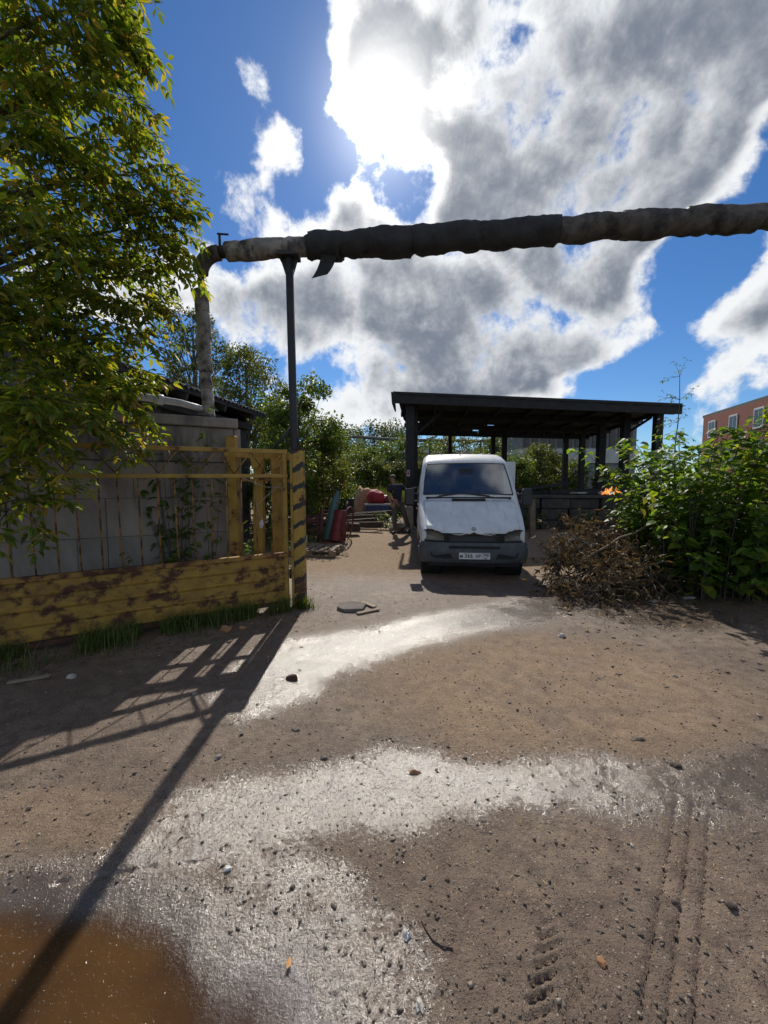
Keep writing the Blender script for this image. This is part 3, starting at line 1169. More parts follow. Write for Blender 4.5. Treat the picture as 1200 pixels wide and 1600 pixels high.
# hanging tatters
for (sx, zlo, wd, lean) in ((1.62, 0.34, 0.20, -0.15), (2.02, 0.06, 0.11, 0.05), (2.12, 0.05, 0.08, -0.03), (0.92, 0.05, 0.10, 0.03), (5.0, 0.05, 0.14, 0.03), (2.6, 0.04, 0.2, 0.05)):
    q = PA + pd * sx
    z0 = q.z - 0.12
    m_ = MB()
    nn = 6
    vs, fs = [], []
    for i in range(nn):
        t = i / (nn - 1)
        bulge = 0.06 * math.sin(t * 3.0)
        ww = wd * (1 - (0.0 if zlo > 0.2 else 0.8) * t)
        cx = q.x + lean * t
        for k, (ex, ey) in enumerate(((-ww / 2, 0), (ww / 2, 0), (ww / 2, 0.006), (-ww / 2, 0.006))):
            vs.append((cx + ex, q.y - 0.10 + bulge + ey, z0 - zlo * t + (0.05 * t if (ex > 0 and zlo > 0.2) else 0)))
        if i:
            for k in range(4):
                k2 = (k + 1) % 4
                fs.append(((i - 1) * 4 + k, (i - 1) * 4 + k2, i * 4 + k2, i * 4 + k))
    fs.append((3, 2, 1, 0))
    fs.append(tuple((nn - 1) * 4 + k for k in range(4)))
    m_.add(vs, fs)
    obj('hanging_tatter', m_, M['felt'] if 1.2 < sx < 3.8 else M['wrap'], pipe)
# elbow and riser
el = []
for k in range(7):
    t = k / 6 * math.pi / 2
    el.append(Vector((-2.28 + 0.10 - 0.26 * math.sin(t), 5.34, 4.70 - 0.26 + 0.26 * math.cos(t))))
m_ = MB()
m_.tube(el, 0.095, 14)
ob = obj('elbow', m_, M['wrap'], pipe, smooth=True)
rx, ry = -2.44, 5.34
m_ = MB()
m_.tube([(rx, ry, 4.46), (rx + 0.01, ry, 3.2), (rx + 0.05, ry, 2.62)], 0.042, 10)
obj('riser_pipe', m_, M['dark_steel'], pipe, smooth=True)
zz = [4.20, 3.92, 3.62, 3.38, 3.16]
for k in range(4):
    obj('insulation_sleeve', sleeve((rx + 0.004 * k, ry, zz[k] + 0.01), (rx + 0.004 * (k + 1), ry, zz[k + 1] - 0.01), 0.095, 0.09, 40 + k, ring=0.03, n=14), M['wrap_pale'], pipe, smooth=True)
zz = [3.16, 2.95, 2.72, 2.55]
for k in range(3):
    obj('insulation_sleeve', sleeve((rx + 0.015 + 0.012 * k, ry, zz[k] + 0.01), (rx + 0.02 + 0.012 * (k + 1), ry, zz[k + 1] - 0.01), 0.070, 0.075, 50 + k, ring=0.03, n=14), M['wrap_pale'], pipe, smooth=True)
m_ = MB()
m_.tube([(-2.16, 5.30, 4.74), (-2.16, 5.30, 4.92)], 0.018, 8)
vv = obj('bleed_valve', m_, M['dark_steel'], pipe, smooth=True)
m_ = MB()
m_.tube([(-2.19, 5.30, 4.915), (-2.04, 5.29, 4.90)], 0.012, 6)
obj('valve_lever', m_, M['dark_steel'], vv)
m_ = MB()
m_.lump((rx + 0.03, ry - 0.04, 2.56), (0.10, 0.07, 0.07), 9, 0.45)
obj('joint_lagging', m_, M['wrap'], pipe)

# low pale pipe leading off along the shed
lp = thing('pale_service_pipe', 'pale grey service pipe running along the shed from the wrapped riser', 'pipe', (-2.45, 5.34, 2.58))
pts = [Vector((rx + 0.04, ry, 2.64)), Vector((-2.72, 5.22, 2.72)), Vector((-3.7, 4.88, 2.83)), Vector((-5.2, 4.3, 2.95))]
m_ = MB()
m_.tube(pts, [0.04, 0.045, 0.06, 0.06], 12)
obj('pipe_run', m_, M['pipe_grey'], lp, smooth=True)
m_ = MB()
dd = (pts[2] - pts[1]).normalized()
m_.lathe(Vector((-2.95, 5.14, 2.746)), [(0.05, -0.05), (0.066, -0.045), (0.066, 0.045), (0.05, 0.05)], 14, axis=dd)
obj('coupling', m_, M['pipe_grey'], lp, smooth=True)
for x in (-3.6, -4.6):
    m_ = MB()
    m_.tube([(x, 4.915 + (x + 3.6) * 0.365, 2.82 - (x + 3.6) * 0.08), (x, 4.80 + (x + 3.6) * 0.45, 2.50)], 0.014, 6)
    obj('bracket', m_, M['rust'], lp)

# ------------------------------------------------------------------ shed on the left
E0 = Vector((-3.98, 5.95, 3.46))
E1 = Vector((-3.10, 10.3, 3.46))
ed = (E1 - E0).normalized()
en = Vector((-ed.y, ed.x, 0))            # towards the ridge
ELEN = (E1 - E0).length
shed = thing('dark_shed', 'dark tarred board shed with a corrugated sheet roof behind the concrete wall', 'shed', (-4.0, 8.0, 0))


def spt(a, b, z):
    q = E0 + ed * a + en * b
    return Vector((q.x, q.y, z))


SROT = Matrix((ed, en, Vector((0, 0, 1)))).transposed()
# corrugated sheets, each its own part
SHW = 0.98
nsh = int(ELEN / SHW) + 1
for i in range(nsh):
    for row, (b0, b1) in enumerate(((-0.02, 1.75), (1.65, 3.4))):
        a0, a1 = i * SHW, min((i + 1) * SHW + 0.05, ELEN)
        na = 30
        vs, fs = [], []
        for k in range(na + 1):
            a = a0 + (a1 - a0) * k / na
            w = 0.026 * math.sin(a / 0.15 * 2 * math.pi)
            for (b, dz) in ((b0, 0.0), (b1, 0.0)):
                z = 3.46 + 0.36 * b + w + row * -0.012 + i % 2 * 0.004
                vs.append(spt(a, b, z))
                vs.append(spt(a, b, z - 0.009))
        for k in range(na):
            q = k * 4
            fs += [(q, q + 4, q + 6, q + 2), (q + 1, q + 3, q + 7, q + 5), (q, q + 1, q + 5, q + 4), (q + 2, q + 6, q + 7, q + 3)]
        fs += [(0, 2, 3, 1), (na * 4, na * 4 + 1, na * 4 + 3, na * 4 + 2)]
        m_ = MB()
        m_.add(vs, fs)
        obj('roof_sheet', m_, M['asbestos'], shed, smooth=False)
for b in (0.05, 1.1, 2.2, 3.3):
    m_ = MB()
    m_.beam(spt(0.02, b, 3.38 + 0.36 * b), spt(ELEN - 0.02, b, 3.38 + 0.36 * b), 0.06, 0.09)
    obj('purlin', m_, M['tarred_board'], shed)
for a in (0.2, 1.4, 2.6, 3.8):
    m_ = MB()
    m_.beam(spt(a, -0.02, 3.26), spt(a, 3.4, 3.26 + 0.36 * 3.42), 0.07, 0.12)
    obj('rafter', m_, M['tarred_board'], shed)
# back slope of the roof
m_ = MB()
a_ = [spt(-0.02, 3.38, 4.68), spt(ELEN, 3.38, 4.68), spt(ELEN, 6.6, 3.5), spt(-0.02, 6.6, 3.5)]
m_.prism(a_, (0, 0, -0.02))
obj('rear_roof_slope', m_, M['asbestos'], shed)
# eave beam and board walls
m_ = MB()
m_.beam(spt(0.1, 0.42, 3.12), spt(ELEN - 0.1, 0.42, 3.12), 0.12, 0.16)
obj('eave_beam', m_, M['tarred_board'], shed)
nbd = 24
for i in range(nbd):
    a = 0.15 + (ELEN - 0.3) * (i + 0.5) / nbd
    m_ = MB()
    m_.box(spt(a, 0.5 + random.uniform(-.006, .006), 1.53), ((ELEN - 0.3) / nbd - 0.008, 0.025, 3.1), SROT)
    obj('wall_board', m_, M['tarred_board'], shed)
nbd = 22
for i in range(nbd):
    b = 0.55 + 2.8 * (i + 0.5) / nbd
    ht = 3.2 + 0.36 * (b - 0.1)
    m_ = MB()
    m_.box(spt(0.22 + random.uniform(-.006, .006), b, ht / 2), (0.025, 2.8 / nbd - 0.008, ht), SROT)
    obj('wall_board', m_, M['tarred_board'], shed)
m_ = MB()
m_.prism([spt(0.22, 3.36, 0), spt(0.22, 6.5, 0), spt(0.22, 6.5, 3.4), spt(0.22, 3.36, 4.5)], ed * 0.03)
obj('gable_wall', m_, M['tarred_board'], shed)
m_ = MB()
m_.prism([spt(ELEN - 0.2, 0.5, 0), spt(ELEN - 0.2, 6.5, 0), spt(ELEN - 0.2, 6.5, 3.4), spt(ELEN - 0.2, 3.4, 4.5), spt(ELEN - 0.2, 0.5, 3.45)], ed * 0.03)
obj('rear_gable_wall', m_, M['tarred_board'], shed)
m_ = MB()
m_.box(spt(ELEN / 2, 6.5, 1.7), (ELEN - 0.3, 0.03, 3.4), SROT)
obj('far_side_wall', m_, M['tarred_board'], shed)

# ------------------------------------------------------------------ black canopy
FL, FR = Vector((0.40, 12.45, 4.46)), Vector((10.05, 13.45, 4.28))
BL, BR = Vector((1.15, 19.6, 4.25)), Vector((10.6, 20.2, 4.10))


def cpt(s, t, dz=0.0):
    a = FL.lerp(FR, s)
    b = BL.lerp(BR, s)
    q = a.lerp(b, t)
    return Vector((q.x, q.y, q.z + dz))


canopy = thing('open_canopy', 'charred black open canopy with a flat board roof on posts behind the white van', 'canopy', (5.4, 16.2, 0.12))
nbo = 30
for i in range(nbo):
    t0, t1 = i / nbo, (i + 1) / nbo
    cuts = [0.0]
    while cuts[-1] < 1:
        cuts.append(min(1.0, cuts[-1] + random.uniform(0.28, 0.55)))
    for s0, s1 in zip(cuts[:-1], cuts[1:]):
        hole = random.random()
        a0 = s0 + (0.0 if hole > (0.30 if t0 < 0.6 else 0.6) else random.uniform(0.01, 0.07))
        tt0, tt1 = t0 + 0.001, t1 - 0.001
        if random.random() < (0.12 if t0 < 0.6 else 0.4):
            tt1 -= 0.009
        dz = random.uniform(-0.006, 0.006)
        a, b, c, d_ = cpt(a0, tt0, dz), cpt(s1, tt0, dz), cpt(s1, tt1, dz), cpt(a0, tt1, dz)
        m_ = MB()
        m_.prism([a, b, c, d_], (0, 0, 0.035))
        obj('roof_board', m_, M['charred'], canopy)
# felt laid over most of the boards, front edge ragged
m_ = MB()
vs, fs = [], []
ns, ntt = 40, 7
for j in range(ntt + 1):
    for i in range(ns + 1):
        s, t = i / ns, j / ntt * 0.62
        dz = 0.05 + 0.02 * mnoise.noise(Vector((s * 14, t * 9, 0)))
        q = cpt(s, t, dz)
        if j == 0:
            q.y -= 0.10 + 0.05 * mnoise.noise(Vector((s * 30, 2, 0)))
            q.z -= 0.03
        if i == ns:
            q.x += 0.25 + 0.4 * mnoise.noise(Vector((t * 9, 5, 0)))
        vs.append(q)
for j in range(ntt):
    for i in range(ns):
        k = j * (ns + 1) + i
        fs.append((k, k + 1, k + ns + 2, k + ns + 1))
m_.add(vs, fs)
ob = obj('felt_cover', m_, M['tar'], canopy)
md = ob.modifiers.new('thickness', 'SOLIDIFY')
md.thickness = 0.015
# rafters and purlins below the boards
for t in (0.006, 0.33, 0.66, 0.985):
    m_ = MB()
    dz = -0.13 if t < 0.9 else -0.10
    m_.beam(cpt(0.0, t, dz), cpt(1.0, t, dz), 0.14, 0.25 if t < 0.1 else 0.18)
    obj('cross_beam', m_, M['charred'], canopy)
for i in range(9):
    s = 0.012 + 0.976 * i / 8
    m_ = MB()
    m_.beam(cpt(s, 0.012, -0.065), cpt(s, 0.99, -0.065), 0.08, 0.12)
    obj('rafter', m_, M['charred'], canopy)
m_ = MB()
m_.beam(cpt(-0.012, -0.006, -0.10), cpt(1.02, -0.006, -0.08), 0.05, 0.36)
obj('fascia_board', m_, M['charred'], canopy)
m_ = MB()
m_.prism([cpt(-0.015, -0.01, -0.30), cpt(-0.018, -0.01, 0.06), cpt(-0.018, 0.16, 0.05), cpt(-0.015, 0.16, -0.30)], (0.05, 0, 0))
obj('side_board', m_, M['charred'], canopy)
posts = [(0.86, 12.85, 0.26), (1.05, 13.4, 0.22), (1.1, 16.2, 0.2), (1.35, 19.2, 0.2), (9.60, 13.65, 0.24), (9.15, 14.75, 0.26), (8.95, 16.0, 0.28), (9.35, 18.3, 0.22), (9.25, 19.75, 0.22), (5.45, 19.4, 0.18), (5.65, 18.2, 0.2), (3.3, 19.4, 0.16)]
for x, y, w in posts:
    # top just inside the roof build-up
    tt = (y - 12.45 - (x - 0.4) * 0.1) / 7.0
    ss = (x - 0.4) / 9.6
    top = cpt(ss, max(0, min(1, tt)), -0.02).z
    m_ = MB()
    m_.box((x, y, top / 2), (w, w, top))
    p_ = obj('canopy_post', m_, M['charred'], canopy, bev=0.01)
m_ = MB()
m_.beam((1.05, 13.4, 3.2), (1.1, 14.4, 4.1), 0.09, 0.09)
obj('knee_brace', m_, M['charred'], canopy)
m_ = MB()
m_.beam((1.08, 13.3, 3.3), (2.0, 13.4, 4.1), 0.09, 0.09)
obj('knee_brace', m_, M['charred'], canopy)
m_ = MB()
m_.beam((9.15, 14.75, 3.5), (9.75, 14.2, 4.05), 0.08, 0.08)
obj('knee_brace', m_, M['charred'], canopy)
# notice on the left post
nt_thing = thing('post_notice', 'small white notice with a red panel fixed to the left canopy post', 'sign', (0.83, 12.70, 1.95))
m_ = MB()
m_.box((0.80, 12.705, 1.98), (0.10, 0.012, 0.20))
obj('plate', m_, M['white_trim'], nt_thing)
m_ = MB()
m_.box((0.80, 12.697, 1.99), (0.075, 0.008, 0.13))
M['sign_red'] = pmat('sign_red', (0.40, 0.06, 0.06), (0.30, 0.05, 0.05), 8, 0.6)
obj('red_panel', m_, M['sign_red'], nt_thing)

# concrete footing by the left post
ft = thing('concrete_footing', 'rough tan concrete footing block at the foot of the left canopy post', 'footing', (0.80, 12.6, 0.12))
m_ = MB()
m_.box((0.80, 12.66, 0.50), (0.34, 0.30, 0.80), None, 0.9)
obj('footing_block', m_, pmat('tan_concrete', (0.34, 0.29, 0.22), (0.24, 0.2, 0.155), 5, 0.9, bump=0.5), ft, bev=0.03)
m_ = MB()
m_.box((0.80, 12.66, 0.15), (0.50, 0.42, 0.14), None, 0.95)
obj('footing_base', m_, M['concrete'], ft, bev=0.02)

# low platform under the canopy
plat = thing('loading_platform', 'low dark stone platform under the canopy with burnt beams on top', 'platform', (7.0, 15.0, 0.12))
m_ = MB()
m_.box((7.3, 16.45, 0.62), (6.0, 7.2, 1.12))
obj('platform_fill', m_, M['wood_dark'], plat)
x = 4.2
while x < 10.4:
    for z0, z1 in ((0.05, 0.42), (0.42, 0.80), (0.80, 1.15)):
        xx = x + random.uniform(-0.05, 0.05)
        L = random.uniform(0.9, 1.0)
        m_ = MB()
        m_.box((xx + L / 2, 12.80 + random.uniform(-0.03, 0.03), (z0 + z1) / 2), (L - 0.03, 0.22, z1 - z0 - 0.02))
        obj('stone_block', m_, M['dark_stone'], plat, bev=0.02)
    x += 0.98
m_ = MB()
m_.box((7.3, 12.95, 1.20), (6.3, 0.6, 0.10))
obj('edge_slab', m_, M['dark_stone'], plat, bev=0.02)
for i in range(9):
    a = Vector((random.uniform(4.3, 6.0), 12.9 + i * 0.42, 1.30 + random.uniform(0, 0.05)))
    b = Vector((random.uniform(7.6, 9.9), 12.9 + i * 0.42 + random.uniform(-0.2, 0.4), 1.28 + random.uniform(0, 0.10)))
    m_ = MB()
    m_.beam(a, b, random.uniform(0.1, 0.18), random.uniform(0.08, 0.14))
    bm_ = obj('burnt_beam', m_, M['charred'], None, bev=0.01)
    tag(bm_, 'burnt black timber lying on the stone platform under the canopy', 'timber', 'burnt timbers on the platform')
    # origin stays at world zero; mesh is in place
for i in range(2):
    m_ = MB()
    m_.beam((4.5 + i * 0.2, 13.4 + i * 0.6, 1.40), (6.6 + i * 0.2, 14.2, 1.60 + 0.05 * i), 0.09, 0.07)
    bm_ = obj('burnt_beam', m_, M['charred'], None)
    tag(bm_, 'burnt black timber lying on the stone platform under the canopy', 'timber', 'burnt timbers on the platform')
for i in range(7):
    m_ = MB()
    m_.lump((6.2 + random.uniform(-0.3, 1.2), 12.9 + random.uniform(-0.1, 0.2), 1.32), (random.uniform(.05, .16), 0.05, 0.03), i + 70, 0.5)
    tag(obj('ash_lump', m_, M['stone_pale'], None), 'pale ash lump on the platform edge under the canopy', 'ash', 'pale ash lumps on the platform')


# fire on the platform
def fire_material():
    m = bpy.data.materials.new('flame')
    m.use_nodes = True
    nt = m.node_tree
    nt.nodes.clear()
    n = NT(nt)
    co = n.add('ShaderNodeTexCoord').outputs['Object']
    f = n.noise(co, 9.0, 4.0, 0.6)
    c = n.ramp(f, [(0.3, (1.0, 0.10, 0.01)), (0.5, (1.0, 0.30, 0.05)), (0.65, (1.0, 0.62, 0.25))])
    e = n.add('ShaderNodeEmission')
    n.l.new(c, e.inputs['Color'])
    e.inputs['Strength'].default_value = 1.6
    t = n.add('ShaderNodeBsdfTransparent')
    mx = n.add('ShaderNodeMixShader')
    n.l.new(n.range(n.noise(co, 22.0, 4.0, 0.6), 0.40, 0.66), mx.inputs[0])
    n.l.new(t.outputs[0], mx.inputs[1])
    n.l.new(e.outputs[0], mx.inputs[2])
    o = n.add('ShaderNodeOutputMaterial')
    n.l.new(mx.outputs[0], o.inputs['Surface'])
    return m


M['flame'] = fire_material()
fire = thing('bonfire', 'small orange fire burning on the platform under the canopy', 'fire', (7.62, 12.95, 1.25))
for i in range(20):
    x = 7.62 + random.uniform(-0.30, 0.34)
    h = random.uniform(0.10, 0.27) * (1.1 - abs(x - 7.62) * 1.2)
    y = 12.88 + random.uniform(-0.08, 0.08)
    m_ = MB()
    sw = random.uniform(-0.08, 0.12)
    m_.lathe((0, 0, 0), [(0.03, 0.0), (0.055, h * 0.25), (0.035, h * 0.6), (0.004, h)], 8)
    m_.v = [(vx + x + sw * (vz / h) ** 2, vy + y, vz + 1.27) for vx, vy, vz in m_.v]
    obj('flame', m_, M['flame'], fire, smooth=True)
for i in range(6):
    m_ = MB()
    a = random.uniform(0, 6.28)
    m_.tube([(7.62 + 0.32 * math.cos(a), 12.9 + 0.18 * math.sin(a), 1.25), (7.64, 12.9, 1.36)], 0.03, 6)
    obj('log', m_, M['charred'], fire)

# ------------------------------------------------------------------ far buildings
def far_block(name, label, corners, h, wall_mat, rows_, cols, win, trim=True, base=0.0, roof_mat=None):
    """box building; corners: front-left, front-right, depth vector; windows on the two faces towards the yard"""
    a, b, dv = [Vector(c) for c in corners]
    t_ = thing(name, label, 'building', (a + b + dv) / 2 * 1.0)
    m1 = MB()
    q = [a, b, b + dv, a + dv]
    m1.prism([(v.x, v.y, base) for v in q], (0, 0, h))
    obj('wall', m1, wall_mat, t_)
    m1 = MB()
    cc = (a + b + dv + a) / 4
    grow = [Vector((v.x, v.y, 0)) + (Vector((v.x, v.y, 0)) - Vector((cc.x, cc.y, 0))).normalized() * 0.35 for v in q]
    m1.prism([(v.x, v.y, h) for v in grow], (0, 0, 0.28))
    obj('roof', m1, roof_mat or M['asbestos'], t_)
    for (p, e) in ((a, b), (a, a + dv)):
        L = (e - p).length
        u = (e - p).normalized()
        nn = Vector((u.y, -u.x, 0))
        if nn.dot(Vector((-p.x, -p.y, 0))) < 0:
            nn = -nn
        rot = Matrix((u, -nn, Vector((0, 0, 1)))).transposed()
        nc = max(2, int(L / cols))
        for r_ in range(rows_):
            zc = h - 1.6 - r_ * 3.0
            if zc < 1.2:
                continue
            for c_ in range(nc):
                pc = p + u * (L * (c_ + 0.5) / nc) + Vector((0, 0, zc))
                wf = MB()
                wf.box(pc + nn * 0.03, (win[0] + 0.16, 0.10, win[1] + 0.16), rot)
                f_ = obj('window', wf, M['white_trim'], t_)
                for sgn in (-1, 1):
                    wp = MB()
                    wp.box(pc + nn * 0.075 + u * sgn * win[0] * 0.255, (win[0] * 0.44, 0.03, win[1] * 0.92), rot)
                    obj('pane', wp, M['pane'], f_)
    return t_


far_block('brick_building', 'red brick building with white framed windows behind the big leafy bush', ((34.5, 34.5, 0), (46, 30, 0), (3.2, 11.5, 0)), 9.35, M['brick'], 3, 3.0, (1.25, 1.75))
# grey industrial range behind the canopy
gb = thing('grey_industrial_building', 'grey industrial building with a ribbed upper band and pale stripe behind the canopy', 'building', (15, 33, 0))
m_ = MB()
m_.box((15, 34, 1.6), (9, 8, 3.2))
obj('lower_wall', m_, M['grey_wall'], gb)
m_ = MB()
m_.box((15, 33.9, 3.75), (9.1, 8.2, 1.1))
obj('pale_band', m_, M['pale_band'], gb)
m_ = MB()
m_.box((15, 34, 5.3), (9, 8, 2.0))
obj('upper_wall', m_, M['grey_wall'], gb)
for i in range(13):
    m_ = MB()
    m_.box((11.0 + i * 0.66, 29.96, 5.3), (0.42, 0.12, 1.7))
    obj('rib_panel', m_, M['asbestos'], gb)
m_ = MB()
m_.box((15, 34, 6.4), (9.5, 8.6, 0.22))
obj('roof', m_, M['asbestos'], gb)
for i in range(3):
    m_ = MB()
    m_.box((12.5 + i * 2.6, 29.97, 1.9), (1.5, 0.1, 1.2))
    w_ = obj('window', m_, M['asbestos'], gb)
    m_ = MB()
    m_.box((12.5 + i * 2.6, 29.92, 1.9), (1.3, 0.06, 1.0))
    obj('pane', m_, M['pane'], w_)
# long low building behind the thicket
lb = thing('low_grey_building', 'long low grey building half hidden behind the thicket beyond the yard', 'building', (2, 48, 0))
m_ = MB()
m_.box((4, 50, 2.6), (34, 8, 5.2))
obj('wall', m_, M['grey_wall'], lb)
m_ = MB()
m_.box((4, 50, 5.35), (35, 8.8, 0.35))
obj('roof', m_, M['pale_band'], lb)
for i in range(12):
    m_ = MB()
    m_.box((-11 + i * 2.7, 45.96, 3.4), (1.5, 0.12, 1.6))
    w_ = obj('window', m_, M['white_trim'], lb)
    m_ = MB()
    m_.box((-11 + i * 2.7, 45.90, 3.4), (1.3, 0.08, 1.4))
    obj('pane', m_, M['pane'], w_)
# elevated pipe on trestles
pr = thing('pipe_trestle', 'raised pipe on steel trestles above the thicket beyond the yard', 'pipe rack', (-2, 38, 0))
m_ = MB()
m_.tube([(-4.2, 38, 6.25), (1.8, 38.4, 5.9), (14, 39, 5.8)], 0.16, 8)
obj('pipe_run', m_, M['asbestos'], pr, smooth=True)
for x in (-3.6, 0.2, 4.5, 9.5):
    m_ = MB()
    m_.beam((x, 38.1, 0), (x, 38.1, 5.95), 0.16, 0.16)
    obj('trestle_leg', m_, M['dark_steel'], pr)

# ------------------------------------------------------------------ white van
def paint_material():
    m = bpy.data.materials.new('dirty_white_paint')
    m.use_nodes = True
    nt = m.node_tree
    nt.nodes.clear()
    n = NT(nt)
    co = n.add('ShaderNodeTexCoord').outputs['Object']
    sp = n.add('ShaderNodeSeparateXYZ')
    n.l.new(co, sp.inputs[0])
    f = n.noise(co, 3.0, 6.0, 0.6)
    base = n.mix(n.range(f, 0.35, 0.7), (0.66, 0.66, 0.645), (0.56, 0.555, 0.535))
    st = n.noise(n.vmath('MULTIPLY', co, (5.0, 1.5, 0.9)), 2.2, 6.0, 0.65)
    base = n.mix(n.math('MULTIPLY', n.range(st, 0.50, 0.72), 0.45), base, (0.36, 0.32, 0.27))
    spots = n.range(n.noise(co, 22.0, 5.0, 0.7), 0.70, 0.74)
    base = n.mix(spots, base, (0.20, 0.10, 0.06))
    low = n.range(sp.outputs[2], 0.85, 0.35)
    base = n.mix(n.math('MULTIPLY', low, n.range(f, 0.3, 0.6, 0.25, 0.7)), base, (0.30, 0.26, 0.21))
    b = n.add('ShaderNodeBsdfPrincipled')
    n.l.new(base, b.inputs['Base Color'])
    b.inputs['Roughness'].default_value = 0.42
    b.inputs['Coat Weight'].default_value = 0.25
    b.inputs['Coat Roughness'].default_value = 0.25
    o = n.add('ShaderNodeOutputMaterial')
    n.l.new(b.outputs[0], o.inputs['Surface'])
    return m


def glass_material(name, tint, refl=0.12):
    m = bpy.data.materials.new(name)
    m.use_nodes = True
    nt = m.node_tree
    nt.nodes.clear()
    n = NT(nt)
    t = n.add('ShaderNodeBsdfTransparent')
    t.inputs[0].default_value = (*tint, 1)
    g = n.add('ShaderNodeBsdfGlossy')
    g.inputs['Roughness'].default_value = 0.06
    g.inputs['Color'].default_value = (0.9, 0.95, 1.0, 1)
    lw = n.add('ShaderNodeLayerWeight')
    lw.inputs['Blend'].default_value = 0.35
    fac = n.math('ADD', n.math('MULTIPLY', lw.outputs['Fresnel'], 0.9), refl, clamp=True)
    # film of dust
    co = n.add('ShaderNodeTexCoord').outputs['Object']
    df = n.add('ShaderNodeBsdfDiffuse')
    df.inputs['Color'].default_value = (0.35, 0.33, 0.30, 1)
    mx = n.add('ShaderNodeMixShader')
    n.l.new(fac, mx.inputs[0])
    n.l.new(t.outputs[0], mx.inputs[1])
    n.l.new(g.outputs[0], mx.inputs[2])
    mx2 = n.add('ShaderNodeMixShader')
    n.l.new(n.range(n.noise(co, 3.0, 4.0, 0.6), 0.35, 0.75, 0.03, 0.16), mx2.inputs[0])
    n.l.new(mx.outputs[0], mx2.inputs[1])
    n.l.new(df.outputs[0], mx2.inputs[2])
    o = n.add('ShaderNodeOutputMaterial')
    n.l.new(mx2.outputs[0], o.inputs['Surface'])
    return m


M['van_paint'] = paint_material()
M['windscreen'] = glass_material('windscreen_glass', (0.55, 0.66, 0.72))
M['lamp_glass'] = pmat('headlight_lens', (0.16, 0.155, 0.125), (0.10, 0.10, 0.085), 9, 0.22, 0.4, bump=0.15, bscale=30, spec=0.7)
M['bumper'] = pmat('bumper_plastic', (0.075, 0.082, 0.088), (0.055, 0.058, 0.06), 5, 0.6, 0.75, bump=0.15, bscale=90, c3=(0.15, 0.125, 0.10), c3scale=3, c3thr=0.64)
M['black_plastic'] = pmat('black_plastic', (0.022, 0.023, 0.025), (0.03, 0.03, 0.03), 8, 0.55, bump=0.1)
M['void'] = pmat('grille_black', (0.012, 0.011, 0.011), None, 8, 0.8)
M['tyre'] = pmat('tyre_rubber', (0.026, 0.025, 0.024), (0.05, 0.045, 0.04), 10, 0.85, bump=0.3)
M['rim'] = pmat('rim_steel', (0.20, 0.20, 0.20), (0.12, 0.11, 0.10), 8, 0.5, metal=0.6)
M['seat'] = pmat('seat_cloth', (0.06, 0.065, 0.075), (0.045, 0.05, 0.055), 9, 0.9)
M['rust_edge'] = pmat('flaking_edge', (0.035, 0.024, 0.018), (0.06, 0.032, 0.02), 14, 0.9, bump=0.6, bscale=50)
M['plate_white'] = pmat('plate_white', (0.66, 0.66, 0.64), (0.58, 0.57, 0.54), 12, 0.5)
M['ink'] = pmat('plate_black', (0.012, 0.012, 0.012), None, 8, 0.5)

VAN_LOC = (1.53, 6.46, 0.0)
van = thing('parked_van', 'dirty white delivery van with rusted bonnet edge and missing grille parked by the canopy', 'van', VAN_LOC, R(-5.0))


def interp(x, xs, ys):
    return float(np.interp(x, xs, ys))


WY = [0.66, 3.95]
WR = 0.335


def van_top(y):
    return interp(y, [0.06, 0.10, 0.20, 0.50, 0.80, 0.86, 1.44, 1.52, 1.62, 1.78, 2.0, 2.4, 4.85, 4.98, 5.05], [0.76, 0.80, 0.865, 1.085, 1.295, 1.345, 2.035, 2.105, 2.165, 2.225, 2.265, 2.29, 2.29, 2.27, 2.22])


def van_hw(y, z):
    f = interp(y, [0.06, 0.12, 0.25, 0.5, 0.8, 1.2, 4.9, 5.05], [0.80, 0.86, 0.90, 0.925, 0.945, 0.955, 0.955, 0.93])
    t = interp(z, [0.3, 0.5, 0.9, 1.2, 1.6, 2.05, 2.3], [-0.02, 0.0, 0.005, 0.0, -0.035, -0.095, -0.13])
    return f + t


def van_bottom(y):
    z = 0.32
    for w in WY:
        d = abs(y - w)
        ra = WR + 0.085
        if d < ra:
            z = max(z, WR + math.sqrt(ra * ra - d * d))
    return z


ys = sorted(set([0.17, 0.20, 0.86, 0.93, 1.05, 1.18, 1.31, 1.44, 1.48, 1.52, 1.57, 1.62, 1.70, 1.78, 1.88, 2.0, 2.2, 2.4, 2.8, 3.2, 4.5, 4.85, 4.92, 4.98, 5.05] + [round(0.24 + i * 0.05, 3) for i in range(18) if 0.24 + i * 0.05 < 0.86 or 0.94 < 0.24 + i * 0.05] + [round(3.5 + i * 0.05, 3) for i in range(19)]))
NS, NA, NTp = 10, 7, 6
secs = []
for y in ys:
    T = van_top(y)
    z0 = min(van_bottom(y), T - 0.12)
    r = interp(y, [0.06, 0.2, 0.8, 0.86, 1.44, 1.7, 5.05], [0.06, 0.08, 0.09, 0.085, 0.10, 0.16, 0.18])
    pts = []
    for i in range(NS):
        z = z0 + (T - r - z0) * i / NS
        pts.append((van_hw(y, z), z))
    cx = van_hw(y, T - r) - r
    for i in range(NA):
        a = math.pi / 2 * i / (NA - 1)
        pts.append((cx + r * math.cos(a), T - r + r * math.sin(a)))
    crown = 0.018
    for i in range(1, NTp + 1):
        x = cx * (1 - i / NTp)
        pts.append((x, T + crown * (1 - (x / max(cx, 0.1)) ** 2)))
    secs.append(pts)
half = len(secs[0])
full = []
for y, pts in zip(ys, secs):
    full.append([(-x, y, z) for x, z in pts] + [(x, y, z) for x, z in pts[-2::-1]])
nf = len(full[0])
mb = MB()
vs = [p for s in full for p in s]
fs = []
ioff = NS + NA - 1
